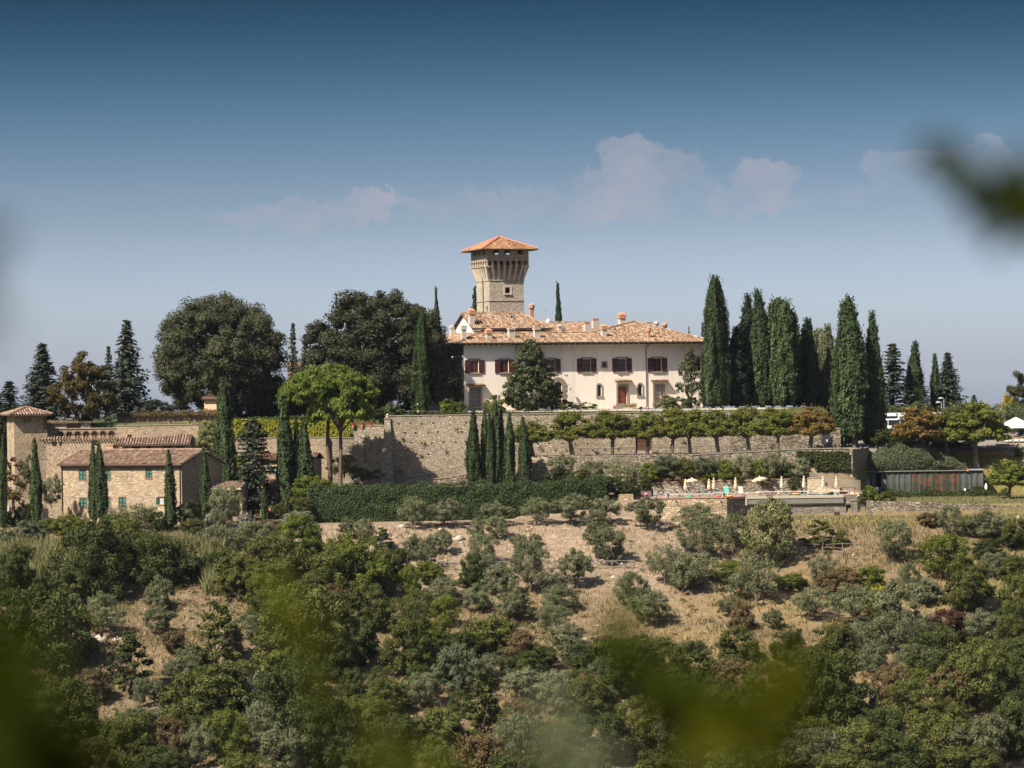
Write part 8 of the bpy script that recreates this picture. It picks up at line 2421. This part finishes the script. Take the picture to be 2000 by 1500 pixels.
# ------------------------------------------------------------------ parking: coach, car, lamps, gate
YB2 = 415.0
cz = Tz(Xat(1760, YB2), YB2)
bus = thing('coach', 'white high-roofed touring coach partly hidden by pollards', 'coach', (Xat(1716, YB2), YB2, cz), D_(8))
Lb, Hb, Wb = 9.6, P(1750, 806.5, YB2).z - cz, 2.5
prof_ = [(0, .35), (-.12, 1.2), (.05, 2.0), (.35, Hb - .85), (.62, Hb - .62), (.8, Hb - .3), (1.3, Hb - .04), (2.4, Hb), (Lb, Hb - .05), (Lb, .35)]
mb = MB().prism([(x, 0, z) for x, z in prof_], (0, Wb, 0)); mb.build('body', M['bus_white'], bus)
ws = MB().prism([(-.13, -.0, 1.35), (.03, -.0, 2.0), (.30, 0, Hb - .95), (-.02, 0, Hb - .95), (-.2, 0, 1.9)], (0, 0, 0)) if False else None
MB().prism([(.02, -.02, 1.5), (.36, -.02, Hb - .95), (1.2, -.02, Hb - .95), (1.2, -.02, 1.5)], (0, .03, 0)).build('windscreen_side', M['glass'], bus)
for k in range(5): MB().box(1.32 + k * 1.65, 2.87 + k * 1.65, -.02, .01, 1.5, Hb - .95).build('window', M['glass'], bus)
MB().prism([(-.14, .15, 1.4), (-.14, Wb - .15, 1.4), (.33, Wb - .15, Hb - .9), (.33, .15, Hb - .9)], (-.03, 0, .02)).build('windscreen', M['glass'], bus)
MB().prism([(.55, -.02, Hb - .72), (.78, -.02, Hb - .42), (2.6, -.02, Hb - .42), (2.6, -.02, Hb - .72)], (0, .03, 0)).build('roof_window', M['glass'], bus)
for x in (1.6, 7.6):
    wh = MB().lathe([(.2, -.01), (.48, 0), (.5, .08), (.5, .26), (.3, .3)], 16).build('wheel', M['rubber'], bus)
    wh.matrix_local = Matrix.Translation((x, .25, .5)) @ Matrix.Rotation(math.pi / 2, 4, 'X')
mb = MB().tube([(.2, -.05, Hb - 1.0), (-.35, -.3, Hb - 1.1)], .04, 5).box(-.5, -.28, -.4, -.22, Hb - 1.6, Hb - 1.1); mb.build('mirror', M['bus_white'], bus)
car = thing('parked_car', 'dark blue car behind the iron gate at the right end of the pollard row', 'car', (Xat(1624, 403), 403.0, Tz(Xat(1630, 403), 403) - .0), D_(5))
car.location.z = P(1635, 866, 403).z
sec = [(0, .3), (0, .8), (.7, .92), (1.3, 1.4), (2.7, 1.42), (3.4, .95), (3.9, .85), (3.95, .3)]
mb = MB().prism([(x, 0, z) for x, z in sec], (0, 1.65, 0)); mb.build('body', M['car_dark'], car)
MB().prism([(1.0, -.015, .95), (1.4, -.015, 1.33), (2.6, -.015, 1.35), (3.1, -.015, .97)], (0, .03, 0)).build('window', M['pale_glass'], car)
for x in (.75, 3.1):
    MB().lathe([(.1, -.01), (.3, 0), (.31, .18), (.15, .2)], 14).build('wheel', M['rubber'], car).matrix_local = Matrix.Translation((x, .16, .31)) @ Matrix.Rotation(math.pi / 2, 4, 'X')
ig = thing('iron_gate', 'iron gate with rounded bars at the right end of the pollard row', 'gate', P(1621, 876, 391))
mb = MB()
for k in range(12): mb.box(k * .15 - .012, k * .15 + .012, -.012, .012, 0, 1.25)
mb.box(0, 1.65, -.015, .015, .1, .14).box(0, 1.65, -.015, .015, 1.1, 1.14); mb.build('bars', M['iron'], ig)
for x in (-.15, 1.72): MB().box(x, x + .12, -.06, .06, -.3, 1.4).build('post', M['grey_wood'], ig)
ns = thing('notice_board', 'small dark board with a white sign at the end of the pollard wall', 'sign', P(1613, 886, 387.2))
MB().box(-.05, .05, -.05, .05, -.3, 2.6).build('post', M['iron'], ns); MB().box(-.5, .6, -.06, -.03, 1.2, 2.5).build('board', M['iron'], ns); MB().box(.05, .25, -.075, -.061, 1.5, 1.8).build('sign', M['white_paint'], ns)
for px, pa, lab, ln in ((1839, 787, 'lower left one of the twin white street lamps', 1), (1844, 779, 'upper right one of the twin white street lamps', 1)):
    Yl = 414.0 + (px - 1839) * .15
    b = P(px, 810, Yl); b.z = Tz(b.x, Yl)
    h = P(px, pa, Yl).z - b.z
    r = thing('street_lamp', lab, 'street lamp', b, 0, 'twin street lamps by the coach')
    MB().tube([(0, 0, -.2), (0, 0, h * .5), (0, 0, h)], [.08, .065, .05], 8).build('pole', M['steel'], r)
    MB().tube([(0, 0, h - .02), (-.25, 0, h + .08)], .04, 6).build('arm', M['steel'], r)
    MB().lathe([(.05, -.08), (.2, -.05), (.24, .02), (.12, .1), (.02, .12)], 10, (-.42, 0, h + .08), .5, 1.6, .7).build('lamp_head', M['white_paint'], r)
bp = thing('bench_rail', 'low tubular barrier at the road edge above the ladder', 'barrier', P(1690, 887, 398.3))
MB().tube([(0, 0, -.1), (0, 0, .5), (.12, 0, .6), (1.1, 0, .6), (1.2, 0, .5), (1.2, 0, -.1)], .035, 6).build('tube', M['steel'], bp)
fp = thing('wire_fence', 'thin wire fence posts at the road edge under the bulky cypress', 'fence', P(1640, 884, 398.6))
for i, px in enumerate((1640, 1681, 1711)):
    c = P(px, 884, 398.6) - fp.location
    MB().tube([(c.x, 0, c.z - .2), (c.x, 0, c.z + .9)], .03, 5).build('post', M['steel'], fp)
MB().tube([(0, 0, .6), (P(1711, 884, 398.6).x - fp.location.x, 0, .55)], .012, 4).build('wire', M['steel'], fp)

# gazebo restaurant at the right edge
YZ = 406.0
gz_ = P(1980, 868, YZ).z
gb = thing('gazebo', 'white tented gazebo with a pyramid canvas roof at the right edge', 'gazebo', (Xat(1955, YZ), YZ, gz_))
Wg = 4.6
e_ = P(1960, 834.5, YZ).z - gz_
pk = P(1983, 814.5, YZ).z - gz_
mb = MB()
c_ = Wg / 2
for (a, b) in (((-.15, -.15), (Wg + .15, -.15)), ((Wg + .15, -.15), (Wg + .15, Wg + .15)), ((Wg + .15, Wg + .15), (-.15, Wg + .15)), ((-.15, Wg + .15), (-.15, -.15))):
    ma, mb2 = ((a[0] + c_) / 2, (a[1] + c_) / 2), ((b[0] + c_) / 2, (b[1] + c_) / 2)
    zm = e_ + (pk - e_) * .46
    mb.face([(*a, e_), (*b, e_), (*mb2, zm), (*ma, zm)]); mb.face([(*ma, zm), (*mb2, zm), (c_, c_, pk)])
    mb.face([(*a, e_ - .14), (*b, e_ - .14), (*b, e_), (*a, e_)])
mb.build('canopy', M['white_canvas'], gb)
for x in (0, Wg):
    for y in (0, Wg): MB().box(x - .05, x + .05, y - .05, y + .05, -.2, e_ - .02).build('post', M['bare_wood'], gb)
MB().box(-.3, Wg + 1, -.6, Wg, -.35, -.02).build('floor', M['cream_coping'], gb)
def table(px, label):
    b = P(px, 858, YZ + .8); b.z = gz_ - .02
    r = thing('table', label, 'table', b, 0, 'tables under the gazebo')
    MB().box(-.45, .45, -.45, .45, .72, .76).build('tabletop', M['white_paint'], r)
    for x in (-.4, .4):
        for y in (-.4, .4): MB().box(x - .03, x + .03, y - .03, y + .03, 0, .72).build('leg', M['bare_wood'], r)
    cl = thing('tablecloth', 'white cloth draped over the ' + label.replace('small ', ''), 'tablecloth', b, 0, 'tablecloths under the gazebo')
    MB().frus(-.5, .5, -.5, .5, .42, -.47, .47, -.47, .47, .764).build('cloth', M['white_canvas'], cl)
table(1971, 'small restaurant table, left one under the gazebo'); table(1982, 'small restaurant table, middle one under the gazebo'); table(1998, 'small restaurant table, at the photo edge under the gazebo')
wf2 = thing('wooden_fence', 'orange-brown wooden bench-like railing in front of the gazebo tables', 'railing', P(1970, 866, 403.5))
x1_ = 30 / F * 403
MB().box(0, x1_, -.03, .03, .55, .68).build('rail', M['orange_wood'], wf2); MB().box(0, x1_, -.03, .03, .2, .3).build('rail', M['orange_wood'], wf2)
for k in range(4): MB().box(k * x1_ / 3 - .04, k * x1_ / 3 + .04, -.04, .04, -.1, .7).build('post', M['bare_wood'], wf2)
kb = rubble_wall('stone_kerb', 'pale stone kerb line under the gazebo terrace', [(Xat(1945, 402), 402.0), (Xat(2060, 402), 402.0)], [zat(1980, 866.5, 402), zat(1980, 866.5, 402)], [-7.6, -7.6], 'stone_bright', .4, (), 'kerb')
pf = thing('paling_fence', 'thin reddish paling fence on the bank below the gazebo', 'fence', P(1926, 881, 399.9))
n = 36
x1_ = 62 / F * 400
for k in range(n): MB().box(k * x1_ / n, k * x1_ / n + .045, -.012, .012, -.1, .85 + .04 * math.sin(k * 2.3)).build('paling', M['bare_wood'], pf)
MB().box(0, x1_, .013, .04, .2, .25).build('rail', M['bare_wood'], pf)
MB().box(0, x1_, .013, .04, .65, .7).build('rail', M['bare_wood'], pf)

# ------------------------------------------------------------------ small garden things by the villa
pt_ = thing('stone_planter', 'square stone planter of straw-coloured plants in front of the villa door', 'planter', P(1232, 806, 400.5))
MB().frus(-.7, .7, -.5, .5, -.2, -.8, .8, -.6, .6, .55).box(-.9, .9, -.7, .7, .553, .66).build('basin', M['corbel_stone'], pt_)
rg = np.random.RandomState(9)
q = np.stack([rg.uniform(-.8, .8, 260), rg.uniform(-.55, .55, 260), rg.uniform(.62, 1.15, 260)], 1)
V_, F_, t_i = leaf_quads(q, unit(rg.normal(size=(260, 3))), .3, .1, .5, rg, .6)
stuff(link('plants', mesh_np('plants', V_, F_, t_i), pt_, M['lf_straw']))
ft = thing('fountain', 'small stone tazza fountain at the foot of the bright green cypress', 'fountain', P(816, 806, 391))
MB().lathe([(.3, -.3), (.25, .2), (.1, .3), (.09, .75), (.5, .95), (.55, 1.02), (.1, 1.0), (.06, 1.15)], 12).build('bowl', M['corbel_stone'], ft)
for i, (px, py, Y, w, mat, lab) in enumerate([(690, 834, 388.8, .55, 'red_flower', 'terracotta trough of red flowers on the stepped wall, leftmost'), (708, 834, 388.8, .55, 'red_flower', 'terracotta pot of red flowers on the stepped wall, second from left'),
                                              (725, 834, 388.8, .55, 'red_flower', 'terracotta trough of red flowers on the stepped wall, third from left'), (745, 833.5, 388.7, .55, 'lf_bush', 'terracotta pot of green plants at the bastion corner'),
                                              (368, 827, 390, .5, 'lf_bush', 'terracotta urn on the parapet under the vine hedge'), (332, 828, 390, .4, 'lf_bush', 'small terracotta pot on the upper garden wall'),
                                              (1200, 801, 400, .5, 'pink_flower', 'pot of pale flowers left of the stone planter'), (1046, 801, 398.5, .5, 'red_flower', 'small pot of red flowers under the magnolia'), (1262, 803, 402, .5, 'pink_flower', 'pot of pink flowers right of the stone planter'),
                                              (528, 996, 372.5, .7, 'lf_bush', 'terracotta pot with a leafy plant before the brick lean-to, left one'), (555, 996, 372.5, .7, 'lf_bush', 'terracotta pot with a leafy plant before the brick lean-to, right one')]):
    b = P(px, py, Y)
    r = thing('flower_pot', lab, 'flower pot', b)
    MB().lathe([(w * .3, -.12), (w * .42, .28), (w * .46, .3), (w * .4, .31)], 10).build('pot', M['terracotta'], r)
    rg = np.random.RandomState(300 + i)
    q = np.stack([rg.normal(0, w * .26, 70), rg.normal(0, w * .26, 70), rg.uniform(.25, .6, 70)], 1)
    V_, F_, t_i = leaf_quads(q, unit(rg.normal(size=(70, 3))), .14, .12, .5, rg)
    stuff(link('flowers', mesh_np('flowers', V_, F_, t_i), r, M[mat]))
for (px, py, w, mat, Y, lab) in ((1300, 783, 30, 'pink_flower', 402.2, ''), (1342, 797, 22, 'pink_flower', 402.0, '')):
    pass

# ------------------------------------------------------------------ leafy twigs close to the camera, far out of focus
def leaf_mesh(seed):
    rg = np.random.RandomState(seed)
    n = 6
    V, Fq = [], []
    for i in range(n + 1):
        t_ = i / n
        w = math.sin(math.pi * min(1, t_ * .96 + .02)) ** .8 * .24
        zc2 = -.18 * t_ ** 2
        V += [(-w, t_, zc2 + w * .25), (0, t_, zc2), (w, t_, zc2 + w * .25)]
    for i in range(n):
        for j in range(2):
            Fq.append((i * 3 + j, i * 3 + j + 1, i * 3 + j + 4, i * 3 + j + 3))
    me_ = mesh_np('leaf', np.array(V), np.array(Fq), np.clip(rg.normal(.45, .2, len(Fq)), 0, 1), True)
    return me_
LEAF = [leaf_mesh(i) for i in range(3)]
def twig(label, stem, leaves, Y, mat='lf_twig', size=.055, seed=0):
    """stem: world points from the ground up; leaves: (px, py) spots the leaves grow at, at the distance Y."""
    rg = np.random.RandomState(400 + seed)
    o0 = Vector(stem[0])
    r = thing('leafy_twig', label, 'twig', o0, 0, 'leafy shoots near the camera')
    MB().tube([Vector(p) - o0 for p in stem], [.006 - .0045 * i / (len(stem) - 1) for i in range(len(stem))], 6).build('stem', M['lf_twig_dark'], r)
    st_ = [Vector(p) for p in stem]
    more_ = [(a + rg.normal(0, 16), b + rg.normal(0, 16), *c) for (a, b, *c) in leaves for _ in range(2)]
    for (px, py, *m) in list(leaves) + more_:
        tip = P(px, py, Y + rg.uniform(-.12, .12))
        # the leaf hangs from the nearest point of the stem by a thin petiole
        best = min((a + (b - a) * f for a, b in zip(st_[:-1], st_[1:]) for f in (0, .25, .5, .75, 1)), key=lambda q_: (q_ - tip).length)
        s = size * rg.uniform(.8, 1.25)
        v = (tip - best)
        L_ = v.length
        dirn = v.normalized() if L_ > 1e-4 else Vector((0, 0, 1))
        base_ = tip - dirn * s * .5
        if L_ > s * .6: MB().tube([best - o0, base_ - o0], .0025, 4).build('petiole', M[mat], r)
        zax = Vector((rg.normal(0, .5), -1, rg.normal(.3, .5)))
        zax = (zax - dirn * zax.dot(dirn)).normalized()
        xax = dirn.cross(zax)
        mtx = Matrix((xax, dirn, zax)).transposed().to_4x4()
        mtx = Matrix.Translation(base_ - o0) @ mtx @ Matrix.Scale(s, 4)
        o = link('leaf', LEAF[rg.randint(3)], r, M[m[0] if m else mat])
        o.matrix_local = mtx
def gz(x, y): return Tz(x, y)
def stem_px(pxs, Y, x0=None, gy=None):
    p1 = P(*pxs[0], Y)
    gx_ = p1.x if x0 is None else x0
    g0 = Vector((gx_, Y, gz(gx_, Y)))
    mid = g0 * .5 + p1 * .5 + Vector((.01, 0, 0))
    return [g0, mid] + [P(*q_, Y) for q_ in pxs]
twig('dark out-of-focus twig entering from the upper right edge', [Vector((.62, 1.9, gz(.62, 1.9))), Vector((.60, 1.9, -.8)), Vector((.50, 1.9, -.1)), P(2160, 520, 1.9), P(1990, 450, 1.9), P(1920, 370, 1.9), P(1870, 310, 1.9)],
     [(1852, 300), (1868, 335), (1890, 350), (1935, 385), (1960, 425), (1985, 440), (1955, 405), (1998, 405), (1925, 345), (1990, 330), (2030, 420), (2000, 370)], 1.9, 'lf_twig_dark', .042, 1)
twig('faint out-of-focus twig at the left edge of the sky', [Vector((-.42, 1.3, gz(-.42, 1.3))), Vector((-.40, 1.3, -.7)), P(-130, 760, 1.3), P(-60, 640, 1.3), P(-60, 480, 1.3)],
     [(-28, 470), (-34, 500), (-30, 640), (-50, 560), (-40, 620)], 1.3, 'lf_twig_dark', .03, 2)
twig('dark green out-of-focus shoot at the lower centre right', stem_px([(1330, 1600), (1310, 1480), (1260, 1360), (1225, 1250)], 2.1), [(1215, 1240), (1235, 1265), (1225, 1300), (1250, 1330), (1270, 1350), (1305, 1390), (1330, 1420), (1290, 1370), (1345, 1460), (1270, 1310), (1360, 1400)], 2.1, 'lf_twig_dark', .045, 3)
twig('bright green out-of-focus leaves at the bottom right of centre', stem_px([(1480, 1600), (1470, 1520), (1450, 1420)], 1.7), [(1440, 1400), (1460, 1420), (1430, 1440), (1490, 1350), (1500, 1380), (1420, 1370), (1530, 1310), (1470, 1460), (1390, 1460), (1550, 1340), (1510, 1440)], 1.7, 'lf_twig', .042, 4)
twig('olive out-of-focus shoot at the lower left of centre', stem_px([(660, 1600), (640, 1480), (590, 1300), (560, 1180)], 2.2), [(555, 1165), (570, 1190), (560, 1220), (600, 1260), (620, 1300), (640, 1340), (590, 1230), (655, 1390)], 2.2, 'lf_twig', .026, 5)
twig('yellow-green out-of-focus shoot at the bottom left of centre', stem_px([(780, 1620), (750, 1500), (735, 1400)], 1.8), [(735, 1390), (740, 1430), (755, 1460), (730, 1475), (720, 1420), (770, 1490), (830, 1470), (860, 1490)], 1.8, 'lf_twig', .03, 6)
twig('grey-green out-of-focus leaves at the bottom centre', stem_px([(1100, 1620), (1090, 1500), (1075, 1400)], 1.6), [(1070, 1390), (1090, 1410), (1050, 1430), (1110, 1460), (1060, 1470), (1140, 1490)], 1.6, 'lf_olive', .035, 7)
twig('dark out-of-focus leaves filling the lower left corner', stem_px([(60, 1640), (50, 1500), (30, 1380)], 1.4, None), [(20, 1370), (60, 1400), (10, 1430), (90, 1440), (40, 1470), (120, 1480), (-10, 1480), (160, 1500), (70, 1500), (110, 1420), (0, 1320), (30, 1280), (-20, 1380), (140, 1460), (100, 1520), (20, 1510), (180, 1490), (50, 1340)], 1.4, 'lf_twig_dark', .05, 8)

# ------------------------------------------------------------------ scrub going on past the sides of the picture
for x0_, x1_, sd in ((-92, -56, 501), (54, 92, 503)):
    p = slope_pts(420, lambda X, Y: np.clip((np.abs(X) / Y - .163) * 200, 0, 1), sd, 296, 362, x0_, x1_)
    rg = np.random.RandomState(sd + 1)
    k, m = len(p), 150
    rr = rg.uniform(1.0, 2.4, k)
    d = unit(rg.normal(size=(k * m, 3))); d[:, 2] = np.abs(d[:, 2])
    q = np.repeat(p, m, 0) + d * np.repeat(rr, m)[:, None] * rg.uniform(.55, 1.05, k * m)[:, None]
    V_, F_, t_i = leaf_quads(q, d + [0, 0, .2], .4, .26, .5, rg, .1, np.repeat(np.clip(rg.normal(.42, .15, k), 0, 1), m))
    tag(link('side_scrub', mesh_np('side_scrub', V_, F_, t_i), None, M['lf_bush_dk']), kind='stuff')

# ------------------------------------------------------------------ thin summer haze
hb = MB().box(-9200, 9200, -60, 9200, -75, 70)
t = NT('haze')
pv = t.n('ShaderNodeVolumePrincipled')
pv.inputs['Color'].default_value = (0.78, 0.86, 1.0, 1)
pv.inputs['Density'].default_value = 2.2e-5
t.l(pv.outputs[0], t.out.inputs['Volume'])
ho = hb.build('haze', t.m)
ho['kind'] = 'stuff'
